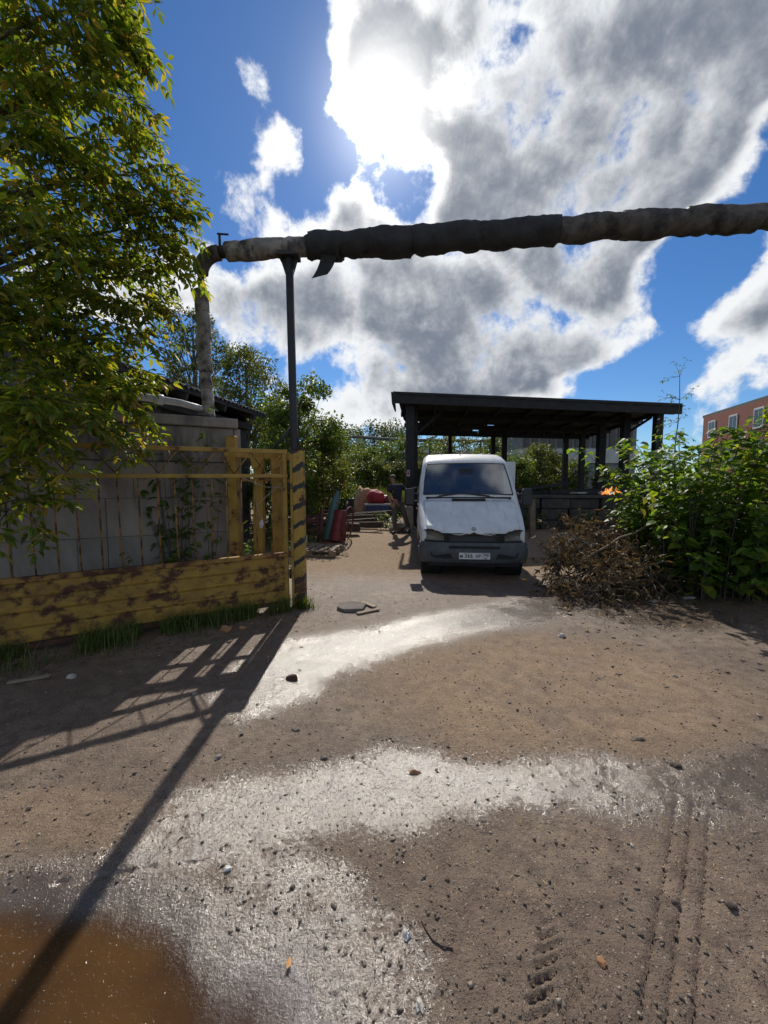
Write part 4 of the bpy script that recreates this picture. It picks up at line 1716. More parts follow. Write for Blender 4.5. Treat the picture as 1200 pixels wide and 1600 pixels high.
glass_rows = [j for j, y in enumerate(ys) if 0.93 - 1e-6 <= y <= 1.44 + 1e-6]
for j in range(len(ys) - 1):
    for i in range(nf - 1):
        ws = (ys[j] >= 0.92 and ys[j + 1] <= 1.445 and ioff <= i < nf - 1 - ioff)
        # door window openings
        ii = i if i < half - 1 else nf - 2 - i
        sw = (ys[j] >= 1.30 and ys[j + 1] <= 2.01 and 5 <= ii < 9 and full[j][i][2] > 1.0)
        if ws or sw:
            continue
        fs.append((j * nf + i, j * nf + i + 1, (j + 1) * nf + i + 1, (j + 1) * nf + i))
fs.append(tuple(range(nf)))
fs.append(tuple((len(ys) - 1) * nf + i for i in range(nf - 1, -1, -1)))
mb.add(vs, fs)
body = obj('body', mb, M['van_paint'], van, smooth=True, local=True)
md = body.modifiers.new('skin', 'SOLIDIFY')
md.thickness = 0.012
md.offset = -1
em = body.modifiers.new('edges', 'EDGE_SPLIT')
em.split_angle = R(38)

# windscreen on the same curved surface
gvs, gfs = [], []
gr = [j for j, y in enumerate(ys) if 0.92 <= y <= 1.445]
for j in gr:
    for i in range(ioff, nf - ioff):
        x, y, z = full[j][i]
        gvs.append((x * 0.995, y - 0.006, z + 0.003))
w_ = nf - 2 * ioff
for a in range(len(gr) - 1):
    for i in range(w_ - 1):
        gfs.append((a * w_ + i, a * w_ + i + 1, (a + 1) * w_ + i + 1, (a + 1) * w_ + i))
m_ = MB()
m_.add(gvs, gfs)
wsn = obj('windscreen', m_, M['windscreen'], van, smooth=True, local=True)
# rubber surround
m_ = MB()
edge = [gvs[i] for i in range(w_)] + [gvs[a * w_ + w_ - 1] for a in range(1, len(gr))] + [gvs[(len(gr) - 1) * w_ + i] for i in range(w_ - 2, -1, -1)] + [gvs[a * w_] for a in range(len(gr) - 2, -1, -1)]
m_.tube(edge, 0.012, 6, cap=False)
obj('rubber_seal', m_, M['black_plastic'], wsn, smooth=True, local=True)
# door glass both sides
for sx in (-1, 1):
    gv, gf = [], []
    jj = [j for j, y in enumerate(ys) if 1.299 <= y <= 2.011]
    for j in jj:
        for i in range(5, 10):
            x, y, z = full[j][i]
            gv.append((sx * abs(x) * 0.994, y, z))
    for a in range(len(jj) - 1):
        for i in range(4):
            gf.append((a * 5 + i, a * 5 + i + 1, (a + 1) * 5 + i + 1, (a + 1) * 5 + i))
    m_ = MB()
    m_.add(gv, gf)
    obj('door_window', m_, M['windscreen'], van, smooth=True, local=True)
    m_ = MB()
    dl = [(sx * (van_hw(y, z) + 0.002), y, z) for y, z in ((1.02, 0.42), (1.02, 1.18), (1.28, 1.55), (1.55, 2.02))]
    m_.tube(dl, 0.005, 5)
    dl = [(sx * (van_hw(y, z) + 0.002), y, z) for y, z in ((2.1, 0.36), (2.1, 1.2), (2.1, 2.0))]
    m_.tube(dl, 0.005, 5)
    obj('door_seam', m_, M['void'], van, local=True)
    m_ = MB()
    m_.box((sx * 0.972, 1.95, 1.08), (0.03, 0.16, 0.035))
    obj('door_handle', m_, M['black_plastic'], van, local=True, bev=0.006)
    m_ = MB()
    m_.box((sx * 0.968, 2.9, 0.72), (0.03, 1.5, 0.09))
    obj('rub_strip', m_, M['bumper'], van, local=True, bev=0.008)

# bumper swept round the nose
plan = [(-0.925, 0.30), (-0.925, 0.20), (-0.90, 0.115), (-0.82, 0.05), (-0.68, 0.015), (-0.45, -0.012), (-0.2, -0.022), (0, -0.025)]
plan = plan + [(-x, y) for x, y in plan[-2::-1]]
prof = [(-0.09, 0.275), (-0.03, 0.28), (0.0, 0.315), (0.018, 0.40), (0.022, 0.47), (0.022, 0.53), (0.004, 0.545), (0.006, 0.60), (-0.015, 0.635), (-0.10, 0.645)]
m_ = MB()
vs, fs = [], []
for k, (x, y) in enumerate(plan):
    a = Vector(plan[max(k - 1, 0)])
    b = Vector(plan[min(k + 1, len(plan) - 1)])
    t = (b - a).normalized()
    nrm = Vector((t.y, -t.x))
    for (o_, z) in prof:
        vs.append((x + nrm.x * o_, y + nrm.y * o_, z))
npf = len(prof)
for k in range(len(plan) - 1):
    for i in range(npf - 1):
        fs.append((k * npf + i, (k + 1) * npf + i, (k + 1) * npf + i + 1, k * npf + i + 1))
m_.add(vs, fs)
bump_ob = obj('bumper', m_, M['bumper'], van, smooth=True, local=True)
md = bump_ob.modifiers.new('thickness', 'SOLIDIFY')
md.thickness = 0.02
for sx in (-1, 1):
    m_ = MB()
    a = [(sx * 0.36, 0.375), (sx * 0.40, 0.455), (sx * 0.74, 0.475), (sx * 0.72, 0.40), (sx * 0.62, 0.37)]
    pts_ = [(x, -0.048 + 0.055 * (abs(x) / 0.75) ** 3, z) for x, z in a]
    m_.prism(pts_ if sx < 0 else pts_[::-1], (0, 0.05, 0))
    obj('fog_recess', m_, M['void'], bump_ob, local=True)
m_ = MB()
m_.box((0.0, -0.045, 0.572), (0.84, 0.03, 0.028))
obj('air_slot', m_, M['void'], bump_ob, local=True)
# valance under the bumper and inner wings
m_ = MB()
m_.box((0, 0.20, 0.30), (1.55, 0.30, 0.14))
obj('underpan', m_, M['void'], van, local=True)
m_ = MB()
m_.box((0, 2.8, 0.45), (1.25, 4.2, 0.30))
obj('chassis', m_, M['void'], van, local=True)

# grille opening, radiator and slats
m_ = MB()
m_.box((0, 0.052, 0.715), (1.02, 0.04, 0.16))
grille = obj('grille_opening', m_, M['void'], van, local=True)
for k in range(3):
    m_ = MB()
    m_.box((0, 0.024, 0.665 + 0.04 * k), (0.86, 0.02, 0.012))
    obj('grille_slat', m_, M['black_plastic'], grille, local=True)
m_ = MB()
m_.prism([(-0.42, 0.02, 0.655), (-0.40, 0.02, 0.73), (0.33, 0.02, 0.735), (0.38, 0.02, 0.66)], (0, 0.012, 0))
obj('radiator', m_, pmat('radiator_core', (0.05, 0.055, 0.055), (0.03, 0.03, 0.03), 40, 0.7), grille, local=True)


def nose_y(x):
    return 0.055 + 0.19 * (abs(x) / 0.9) ** 3


for sx in (-1, 1):
    shape = [(0.42, 0.655), (0.455, 0.735), (0.56, 0.80), (0.72, 0.838), (0.83, 0.842), (0.885, 0.80), (0.87, 0.70), (0.83, 0.655)]
    m_ = MB()
    ff = [(sx * x, nose_y(x) - 0.045 + (0.035 if x > 0.85 else 0.0), z) for x, z in shape]
    bb = [(sx * x, nose_y(x) + 0.10, z) for x, z in shape]
    cx = (sx * 0.66, nose_y(0.66) - 0.070, 0.745)
    n8 = len(shape)
    vs = ff + bb + [cx]
    fs = []
    for i in range(n8):
        j = (i + 1) % n8
        fs.append((i, j, n8 + j, n8 + i))
        fs.append((i, j, 2 * n8))
    m_.add(vs, fs)
    hl = obj('headlight', m_, M['lamp_glass'], van, local=True, smooth=True)
    m_ = MB()
    m_.tube([(p[0], p[1] - 0.004, p[2]) for p in ff + ff[:1]], 0.009, 6, cap=False)
    obj('lamp_gasket', m_, M['void'], hl, local=True)

# flaking front edge of the bonnet
xs = np.linspace(-0.80, 0.80, 81)
m_ = MB()
vs, fs = [], []
for k, x in enumerate(xs):
    ax = abs(x)
    zt = interp(ax, [0, 0.12, 0.25, 0.45, 0.62, 0.74, 0.80], [0.812, 0.79, 0.775, 0.785, 0.835, 0.862, 0.862])
    jag = 0.022 * mnoise.noise(Vector((x * 13, 1.7, 0))) + 0.016 * mnoise.noise(Vector((x * 37, 4.1, 0)))
    hi = zt + max(-0.008, jag)
    lo = zt - 0.032 - 0.5 * abs(jag) if ax < 0.42 else zt - 0.024
    yb = nose_y(x) - 0.035
    yh = yb + 0.05
    vs += [(x, yb, lo), (x, yb + 0.002, hi), (x, yh + 0.08, hi + 0.05), (x, yh + 0.08, lo)]
for k in range(len(xs) - 1):
    a, b = k * 4, k * 4 + 4
    fs += [(a, b, b + 1, a + 1), (a + 1, b + 1, b + 2, a + 2), (a + 3, a, b, b + 3)]
m_.add(vs, [f for f in fs if True])
bl = obj('rusted_bonnet_edge', m_, M['rust_edge'], van, local=True)
bl['label'] = 'jagged rusty flaking front edge of the bonnet'
# bonnet skin just above it
m_ = MB()
vs, fs = [], []
ny_ = 9
for j in range(ny_):
    t = j / (ny_ - 1)
    for k, x in enumerate(xs):
        ax = abs(x)
        zt = interp(ax, [0, 0.12, 0.25, 0.45, 0.62, 0.74, 0.80], [0.812, 0.79, 0.775, 0.785, 0.835, 0.862, 0.862])
        jag = 0.022 * mnoise.noise(Vector((x * 13, 1.7, 0))) + 0.016 * mnoise.noise(Vector((x * 37, 4.1, 0)))
        z0_ = zt + max(-0.008, jag)
        y0_ = nose_y(x) - 0.037
        y1_ = 0.82
        z1_ = van_top(y1_) + 0.012 + 0.016 * (1 - (x / 0.82) ** 2)
        yy = y0_ + (y1_ - y0_) * t
        zs = van_top(max(0.06, yy)) + 0.014 + 0.018 * (1 - (x / 0.86) ** 2)
        s_ = min(1.0, t / 0.25)
        zz_ = (z0_ + (z1_ - z0_) * t) * (1 - s_) + max(zs, z0_ + (z1_ - z0_) * t * 0.9) * s_
        xx = x * (1 + 0.05 * t)
        vs.append((xx, yy, zz_))
    if j:
        for k in range(len(xs) - 1):
            a = (j - 1) * len(xs) + k
            fs.append((a, a + 1, a + 1 + len(xs), a + len(xs)))
m_.add(vs, fs)
bon = obj('bonnet', m_, M['van_paint'], van, local=True, smooth=True)
md = bon.modifiers.new('thickness', 'SOLIDIFY')
md.thickness = 0.01
md.offset = -1
m_ = MB()
m_.beam((-0.31, 0.792, 1.338), (0.31, 0.792, 1.338), 0.05, 0.02, up=(0, -0.57, 0.82))
obj('bonnet_vent', m_, M['void'], bon, local=True)
# round star badge at the nose
m_ = MB()
m_.lathe((0.0, nose_y(0) + 0.012, 0.868), [(0.026, 0), (0.036, 0), (0.036, 0.008), (0.026, 0.008)], 20, axis=(0, -0.9, 0.45), cap=False)
bd = obj('badge_ring', m_, M['rim'], bon, local=True)
m_ = MB()
for k in range(3):
    a = math.pi / 2 + k * 2 * math.pi / 3
    m_.beam((0, nose_y(0) + 0.006, 0.872), (0.034 * math.cos(a), nose_y(0) + 0.006 + 0.016 * math.sin(a), 0.872 + 0.030 * math.sin(a)), 0.008, 0.006)
obj('badge_star', m_, M['rim'], bd, local=True)
# wipers
for (x0, x1, zz0, zz1) in ((-0.62, -0.16, 1.40, 1.43), (0.48, -0.06, 1.38, 1.46)):
    m_ = MB()
    y0_ = 0.90
    m_.tube([(x0, 0.885, 1.385), ((x0 + x1) / 2, 0.895, 1.42), (x1, 0.915, 1.452)], 0.010, 6)
    wp = obj('wiper_arm', m_, M['black_plastic'], van, local=True)
    m_ = MB()
    m_.beam((x0 + (x1 - x0) * 0.15, 0.888, 1.41), (x1 + (x1 - x0) * 0.25, 0.915, 1.462), 0.012, 0.02)
    obj('wiper_blade', m_, M['black_plastic'], wp, local=True)
m_ = MB()
m_.box((0, 0.885, 1.372), (1.60, 0.05, 0.035))
obj('scuttle', m_, M['black_plastic'], van, local=True)
# mirrors
for sx in (-1, 1):
    m_ = MB()
    m_.box((sx * 1.12, 0.98, 1.385), (0.19, 0.11, 0.33), Euler((0, 0, sx * -0.15)).to_matrix(), 0.94)
    mr = obj('mirror', m_, M['black_plastic'], van, local=True, bev=0.025)
    m_ = MB()
    m_.tube([(sx * 0.93, 1.06, 1.44), (sx * 1.05, 1.0, 1.455)], 0.014, 6)
    m_.tube([(sx * 0.93, 1.06, 1.30), (sx * 1.05, 1.0, 1.30)], 0.014, 6)
    m_.tube([(sx * 0.945, 1.06, 1.26), (sx * 0.945, 1.06, 1.48)], 0.02, 6)
    obj('mirror_arm', m_, M['rim'], mr, local=True)
    m_ = MB()
    m_.box((sx * 1.12, 1.042, 1.385), (0.15, 0.008, 0.28), Euler((0, 0, sx * -0.15)).to_matrix())
    obj('mirror_glass', m_, M['pane'], mr, local=True)
# aerial
m_ = MB()
m_.tube([(-0.06, 1.78, 2.235), (-0.08, 1.86, 2.34)], 0.008, 6)
obj('aerial', m_, M['black_plastic'], van, local=True)
# roof ribs
for x in (-0.45, 0.0, 0.45):
    m_ = MB()
    m_.tube([(x, 1.95, 2.277), (x, 2.4, 2.305), (x, 4.8, 2.305)], 0.014, 6)
    obj('roof_rib', m_, M['van_paint'], van, local=True, smooth=True)
# wheels
for wy in WY:
    for sx in (-1, 1):
        m_ = MB()
        m_.lathe((sx * 0.80, wy, WR), [(0.19, -0.095), (0.30, -0.10), (0.325, -0.085), (WR, -0.06), (WR, 0.06), (0.325, 0.085), (0.30, 0.10), (0.19, 0.095)], 30, axis=(sx, 0, 0))
        ty = obj('tyre', m_, M['tyre'], van, local=True, smooth=False)
        m_ = MB()
        m_.lathe((sx * 0.80, wy, WR), [(0.195, -0.08), (0.195, 0.075), (0.17, 0.06), (0.09, 0.03), (0.085, 0.07), (0.0, 0.075)], 24, axis=(sx, 0, 0))
        obj('rim', m_, M['rim'], ty, local=True, smooth=False)
        m_ = MB()
        m_.lathe((sx * 0.74, wy, WR), [(0.415, -0.2), (0.415, 0.14)], 24, axis=(sx, 0, 0), cap=False)
        obj('arch_liner', m_, M['void'], van, local=True)
# cab interior
m_ = MB()
m_.box((0, 1.08, 1.22), (1.66, 0.5, 0.28))
obj('dashboard', m_, M['seat'], van, local=True, bev=0.04)
m_ = MB()
tor = [(0.45 + 0.19 * math.cos(t), 1.36 - 0.06 * math.sin(t), 1.46 + 0.15 * math.sin(t)) for t in np.linspace(0, 2 * math.pi, 25)]
m_.tube(tor, 0.014, 6, cap=False)
m_.tube([(0.45, 1.30, 1.36), (0.45, 1.38, 1.46)], 0.03, 8)
m_.beam((0.27, 1.36, 1.46), (0.63, 1.36, 1.46), 0.03, 0.02)
obj('steering_wheel', m_, M['black_plastic'], van, local=True)
for x in (-0.50, 0.45):
    m_ = MB()
    wdt = 0.75 if x < 0 else 0.5
    m_.box((x, 1.85, 1.0), (wdt, 0.5, 0.2))
    m_.box((x, 2.08, 1.38), (wdt, 0.16, 0.62), Euler((0.15 * -1, 0, 0)).to_matrix(), 0.9)
    st = obj('seat', m_, M['seat'], van, local=True, bev=0.03)
    for hx in ((-0.2, 0.2) if x < 0 else (0.0,)):
        m_ = MB()
        m_.box((x + hx, 2.14, 1.80), (0.26, 0.09, 0.20), None, 0.9)
        obj('headrest', m_, M['seat'], st, local=True, bev=0.03)
m_ = MB()
m_.box((0, 2.45, 1.3), (1.78, 0.03, 1.7))
obj('bulkhead', m_, pmat('bulkhead_grey', (0.14, 0.15, 0.16), None, 5, 0.8), van, local=True)
m_ = MB()
m_.prism([(-0.13, 1.22, 1.94), (0.13, 1.22, 1.94), (0.13, 1.235, 1.87), (-0.13, 1.235, 1.87)], (0, 0.02, 0))
obj('rear_view_mirror', m_, M['black_plastic'], van, local=True)
# open rear door swung out
dr = Euler((0, 0, R(4))).to_matrix()
m_ = MB()
m_.box((1.40, 5.02, 1.42), (0.98, 0.05, 1.72), dr)
rd = obj('rear_door', m_, M['van_paint'], van, local=True, bev=0.02)
m_ = MB()
m_.box((1.40, 4.985, 1.50), (0.74, 0.02, 1.35), dr)
obj('door_inner_panel', m_, M['van_paint'], rd, local=True, bev=0.008)
# number plate
m_ = MB()
m_.box((0.0, -0.062, 0.425), (0.525, 0.012, 0.116))
pl = obj('number_plate', m_, M['plate_white'], van, local=True, bev=0.004)


def letters(txt, size, loc, parent, mat, name='plate_letters', sx=1.0):
    cu = bpy.data.curves.new(name, 'FONT')
    cu.body = txt
    cu.size = size
    cu.align_x = 'CENTER'
    cu.align_y = 'CENTER'
    cu.extrude = 0.001
    cu.space_character = 1.08
    cu.offset = 0.0012
    tmp = bpy.data.objects.new(name, cu)
    col.objects.link(tmp)
    dg = bpy.context.evaluated_depsgraph_get()
    me = bpy.data.meshes.new_from_object(tmp.evaluated_get(dg))
    bpy.data.objects.remove(tmp)
    bpy.data.curves.remove(cu)
    me.materials.clear()
    me.materials.append(mat)
    o = bpy.data.objects.new(name, me)
    col.objects.link(o)
    o.parent = parent
    o.location = loc
    o.rotation_euler = (math.pi / 2, 0, 0)
    o.scale = (sx, 1, 1)
    return o


letters('M', 0.074, (-0.219, -0.0705, 0.415), pl, M['ink'], sx=0.95)
letters('366', 0.104, (-0.098, -0.0705, 0.426), pl, M['ink'], sx=0.84)
letters('XP', 0.082, (0.060, -0.0705, 0.419), pl, M['ink'], sx=0.82)
letters('790', 0.080, (0.186, -0.0705, 0.438), pl, M['ink'], sx=0.78)
letters('RUS', 0.026, (0.186, -0.0705, 0.387), pl, M['ink'])
m_ = MB()
m_.box((0.122, -0.070, 0.425), (0.003, 0.004, 0.112))
m_.box((0, -0.070, 0.4805), (0.523, 0.004, 0.003))
m_.box((0, -0.070, 0.3695), (0.523, 0.004, 0.003))
m_.box((-0.2605, -0.070, 0.425), (0.003, 0.004, 0.112))
m_.box((0.2605, -0.070, 0.425), (0.003, 0.004, 0.112))
obj('plate_border', m_, M['ink'], pl, local=True)

# ------------------------------------------------------------------ person
M['skin'] = pmat('skin', (0.33, 0.19, 0.13), (0.28, 0.16, 0.11), 12, 0.6, bump=0.0)
M['navy'] = pmat('navy_cotton', (0.020, 0.020, 0.038), (0.028, 0.027, 0.045), 14, 0.9, bump=0.3, bscale=25, bdist=0.01)
M['khaki'] = pmat('khaki_cloth', (0.115, 0.10, 0.085), (0.085, 0.075, 0.065), 12, 0.9, bump=0.3, bscale=25, bdist=0.01)
M['hair'] = pmat('short_hair', (0.10, 0.09, 0.08), (0.06, 0.055, 0.05), 40, 0.8, bump=0.4)
M['shoe'] = pmat('shoe_leather', (0.03, 0.027, 0.025), None, 12, 0.6)
M['print'] = pmat('shirt_print', (0.22, 0.18, 0.06), (0.12, 0.10, 0.05), 40, 0.8)

PX, PY = 0.33, 11.45
pz = surf(PX, PY)
person = thing('person', 'man in a navy t-shirt and khaki trousers reaching back to the canopy post', 'person', (PX, PY, pz))


def skin(name, nodes, edges, mat, parent, root=0, sub=2):
    me = bpy.data.meshes.new(name)
    me.from_pydata([n_[0] for n_ in nodes], edges, [])
    ob_ = bpy.data.objects.new(name, me)
    col.objects.link(ob_)
    ob_.parent = parent
    sk = ob_.modifiers.new('skin', 'SKIN')
    sk.use_smooth_shade = True
    lay = me.skin_vertices[0].data if me.skin_vertices else None
    if lay is None:
        # layer is made with the modifier only through operators; add by hand
        bpy.context.view_layer.objects.active = ob_
        bpy.ops.mesh.customdata_skin_add()
        lay = me.skin_vertices[0].data
    for i, n_ in enumerate(nodes):
        r_ = n_[1]
        lay[i].radius = (r_, r_) if not hasattr(r_, '__len__') else r_
        lay[i].use_root = (i == root)
    ss = ob_.modifiers.new('subsurf', 'SUBSURF')
    ss.levels = sub
    ss.render_levels = sub
    me.materials.append(mat)
    return ob_


# joints, metres from the point between the feet (x right, y away, z up); facing left and towards the road
J = dict(pel=(0.10, 0.0, 0.93), waist=(0.07, -0.01, 1.08), chest=(0.02, -0.02, 1.30), neckb=(-0.03, -0.03, 1.46), neckt=(-0.065, -0.045, 1.54), head=(-0.085, -0.06, 1.64), crown=(-0.08, -0.055, 1.735),
         shl=(-0.14, -0.12, 1.42), ell=(-0.21, -0.17, 1.17), wrl=(-0.13, -0.26, 0.97), hal=(-0.10, -0.28, 0.90),
         shr=(0.20, 0.08, 1.43), elr=(0.38, 0.16, 1.27), wrr=(0.53, 0.22, 1.36), har=(0.60, 0.24, 1.39),
         hpl=(0.02, -0.06, 0.90), knl=(-0.02, -0.10, 0.50), anl=(0.00, -0.03, 0.09), tol=(-0.10, -0.14, 0.035),
         hpr=(0.19, 0.06, 0.90), knr=(0.30, 0.02, 0.52), anr=(0.44, 0.20, 0.14), tor=(0.37, 0.10, 0.035))
names = list(J)
rad = dict(pel=(0.15, 0.115), waist=(0.135, 0.105), chest=(0.165, 0.115), neckb=0.075, neckt=0.058, head=(0.078, 0.092), crown=(0.055, 0.065), shl=0.068, ell=0.045, wrl=0.030, hal=0.030,
           shr=0.068, elr=0.045, wrr=0.030, har=0.030, hpl=0.095, knl=0.062, anl=0.030, tol=0.018, hpr=0.095, knr=0.062, anr=0.030, tor=0.018)
ed_ = [('pel', 'waist'), ('waist', 'chest'), ('chest', 'neckb'), ('neckb', 'neckt'), ('neckt', 'head'), ('head', 'crown'), ('chest', 'shl'), ('shl', 'ell'), ('ell', 'wrl'), ('wrl', 'hal'), ('chest', 'shr'), ('shr', 'elr'), ('elr', 'wrr'), ('wrr', 'har'),
       ('pel', 'hpl'), ('hpl', 'knl'), ('knl', 'anl'), ('anl', 'tol'), ('pel', 'hpr'), ('hpr', 'knr'), ('knr', 'anr'), ('anr', 'tor')]
nodes = [(J[k], rad[k]) for k in names]
edges = [(names.index(a), names.index(b)) for a, b in ed_]
# fingers
for hand, wr in (('hal', 'wrl'), ('har', 'wrr')):
    h0, w0 = Vector(J[hand]), Vector(J[wr])
    d_ = (h0 - w0).normalized()
    side = d_.cross(Vector((0, 0, 1)) if abs(d_.z) < 0.8 else Vector((0, 1, 0))).normalized()
    nor = side.cross(d_)
    for q, (off, ln) in enumerate(((-0.030, 0.062), (-0.010, 0.075), (0.010, 0.072), (0.030, 0.056))):
        b0 = len(nodes)
        nodes.append((h0 + side * off + d_ * 0.035, 0.010))
        nodes.append((h0 + side * off * 1.2 + d_ * (0.035 + ln * 0.55) - nor * 0.012, 0.009))
        nodes.append((h0 + side * off * 1.25 + d_ * (0.035 + ln * 0.9) - nor * 0.035, 0.008))
        edges += [(names.index(hand), b0), (b0, b0 + 1), (b0 + 1, b0 + 2)]
    b0 = len(nodes)
    nodes.append((h0 - d_ * 0.015 + side * 0.045, 0.012))
    nodes.append((h0 + d_ * 0.03 + side * 0.062 - nor * 0.01, 0.010))
    edges += [(names.index(hand), b0), (b0, b0 + 1)]
skin('body', nodes, edges, M['skin'], person)
# face: nose, brow, ears, eyes, mouth; looking left and towards the road
hc = Vector(J['head'])
fwd_ = Vector((-0.62, -0.74, -0.20)).normalized()
sd_ = fwd_.cross(Vector((0, 0, 1))).normalized()
up_ = sd_.cross(fwd_)
m_ = MB()
m_.lump(hc + fwd_ * 0.098 - up_ * 0.005, (0.014, 0.014, 0.024), 1, 0.1)
obj('nose', m_, M['skin'], person, local=True, smooth=True)
for s_ in (-1, 1):
    m_ = MB()
    m_.lump(hc + sd_ * 0.078 * s_ - fwd_ * 0.005 + up_ * 0.0, (0.012, 0.016, 0.030), 2, 0.1)
    obj('ear', m_, M['skin'], person, local=True, smooth=True)
    m_ = MB()
    m_.lump(hc + sd_ * 0.030 * s_ + fwd_ * 0.085 + up_ * 0.018, (0.011, 0.008, 0.007), 2, 0.05)
    obj('eye', m_, M['ink'], person, local=True, smooth=True)
m_ = MB()
m_.lump(hc + fwd_ * 0.086 - up_ * 0.045, (0.022, 0.010, 0.006), 2, 0.05)
obj('mouth', m_, M['rust_red'], person, local=True, smooth=True)
m_ = MB()
m_.lump(Vector(J['crown']) + Vector((0.012, 0.012, -0.022)), (0.090, 0.100, 0.066), 4, 0.10, sub=2)
obj('hair', m_, M['hair'], person, local=True, smooth=True)
sn = [(J['pel'], (0.165, 0.125)), (J['waist'], (0.158, 0.125)), (J['chest'], (0.185, 0.135)), ((-0.02, -0.03, 1.43), (0.10, 0.085)), (J['shl'], 0.085), ((-0.185, -0.155, 1.24), 0.078), (J['shr'], 0.085), ((0.31, 0.13, 1.325), 0.078)]
skin('t_shirt', sn, [(0, 1), (1, 2), (2, 3), (2, 4), (4, 5), (2, 6), (6, 7)], M['navy'], person)
tn = [((0.10, 0.0, 0.99), (0.155, 0.12)), ((0.10, 0.0, 0.90), (0.16, 0.125)), (J['hpl'], 0.105), (J['knl'], 0.078), ((0.0, -0.03, 0.12), 0.064), (J['hpr'], 0.105), (J['knr'], 0.078), ((0.43, 0.19, 0.17), 0.062)]
skin('trousers', tn, [(0, 1), (1, 2), (2, 3), (3, 4), (1, 5), (5, 6), (6, 7)], M['khaki'], person)
for an, to in (('anl', 'tol'), ('anr', 'tor')):
    a_, t_ = Vector(J[an]), Vector(J[to])
    skin('shoe', [((a_.x, a_.y, a_.z + 0.01), 0.052), ((a_.x, a_.y + 0.01, max(0.05, a_.z - 0.05)), 0.054), (((a_.x + t_.x) / 2, (a_.y + t_.y) / 2, 0.048), 0.052), ((t_.x, t_.y, 0.042), 0.046)], [(0, 1), (1, 2), (2, 3)], M['shoe'], person)
m_ = MB()
m_.prism([(-0.045, -0.165, 1.32), (0.055, -0.150, 1.33), (0.055, -0.148, 1.26), (-0.045, -0.163, 1.25)], (0, 0.02, 0))
obj('chest_print', m_, M['print'], person, local=True)

# ------------------------------------------------------------------ gas cylinders on a trolley
M['teal'] = pmat('teal_paint', (0.075, 0.17, 0.165), (0.055, 0.12, 0.115), 6, 0.55, bump=0.2, c3=(0.10, 0.06, 0.04), c3scale=7, c3thr=0.64)
M['oxide'] = pmat('red_oxide_paint', (0.22, 0.028, 0.030), (0.15, 0.022, 0.024), 6, 0.55, bump=0.2, c3=(0.07, 0.03, 0.02), c3scale=7, c3thr=0.64)
TB_ = G(518, 846, 0.10)
cyl_g = thing('gas_cylinder', 'tall teal gas cylinder leaning in the wheeled trolley', 'gas cylinder', (TB_.x - 0.1, TB_.y, 0.1))
zt_ = surf(TB_.x, TB_.y)
bx_, by_ = TB_.x, TB_.y
ax_ = Vector((0.22, 0.22, 1.0)).normalized()
m_ = MB()
m_.lathe((bx_ - 0.14, by_ + 0.05, zt_ + 0.05), [(0.085, 0.0), (0.11, 0.02), (0.11, 1.12), (0.09, 1.22), (0.045, 1.29), (0.045, 1.36)], 20, axis=ax_)
obj('cylinder_body', m_, M['teal'], cyl_g, smooth=True)
m_ = MB()
q = Vector((bx_ - 0.14, by_ + 0.05, zt_ + 0.05)) + ax_ * 1.36
m_.lathe(q, [(0.03, -0.02), (0.03, 0.08), (0.02, 0.10)], 12, axis=ax_)
m_.tube([q + Vector((-0.04, 0, 0.05)), q + Vector((0.05, 0, 0.05))], 0.014, 6)
obj('valve', m_, M['dark_steel'], cyl_g, smooth=True)
drum = thing('red_drum', 'dark red steel drum tilted back beside the teal gas cylinder', 'drum', (bx_ + 0.15, by_, zt_))
ax2 = Vector((0.16, 0.20, 1.0)).normalized()
q = Vector((bx_ + 0.12, by_ + 0.0, zt_ + 0.02))
m_ = MB()
pf = [(0.165, 0.0), (0.185, 0.01), (0.185, 0.025), (0.178, 0.03), (0.178, 0.27), (0.185, 0.28), (0.178, 0.29), (0.178, 0.52), (0.185, 0.53), (0.178, 0.54), (0.178, 0.79), (0.185, 0.80), (0.185, 0.82), (0.165, 0.815)]
m_.lathe(q, pf, 26, axis=ax2)
obj('drum_shell', m_, M['oxide'], drum, smooth=False)
m_ = MB()
m_.lathe(q + ax2 * 0.80 + Vector((-0.08, 0, 0)), [(0.03, 0), (0.03, 0.025), (0.0, 0.026)], 12, axis=ax2)
obj('bung', m_, M['dark_steel'], drum)
tr = thing('cylinder_trolley', 'rusty two wheeled trolley with spoked wheels and curved handles around the drum', 'trolley', (bx_, by_ + 0.25, zt_))
for x, ry_ in ((bx_ - 0.34, 0.25), (bx_ + 0.42, -0.25)):
    c_ = Vector((x, by_ + 0.22, zt_ + 0.46))
    rz_ = Euler((0, 0, ry_)).to_matrix()
    m_ = MB()
    m_.tube([c_ + rz_ @ Vector((0.06 * math.sin(t), 0.40 * math.cos(t), 0.46 * math.sin(t))) for t in np.linspace(0, 2 * math.pi, 29)], 0.022, 8, cap=False)
    wl_ = obj('wheel', m_, M['rust_red'], tr, smooth=True)
    m_ = MB()
    for k in range(10):
        t = 2 * math.pi * k / 10
        m_.tube([c_, c_ + rz_ @ Vector((0.06 * math.sin(t), 0.40 * math.cos(t), 0.46 * math.sin(t)))], 0.008, 5)
    m_.lathe(c_, [(0.04, -0.04), (0.04, 0.04)], 10, axis=rz_ @ Vector((1, 0, 0)))
    obj('spokes', m_, M['rust_red'], wl_)
m_ = MB()
m_.tube([(bx_ - 0.34, by_ + 0.22, zt_ + 0.46), (bx_ + 0.42, by_ + 0.22, zt_ + 0.46)], 0.02, 8)
obj('axle', m_, M['rust_red'], tr)
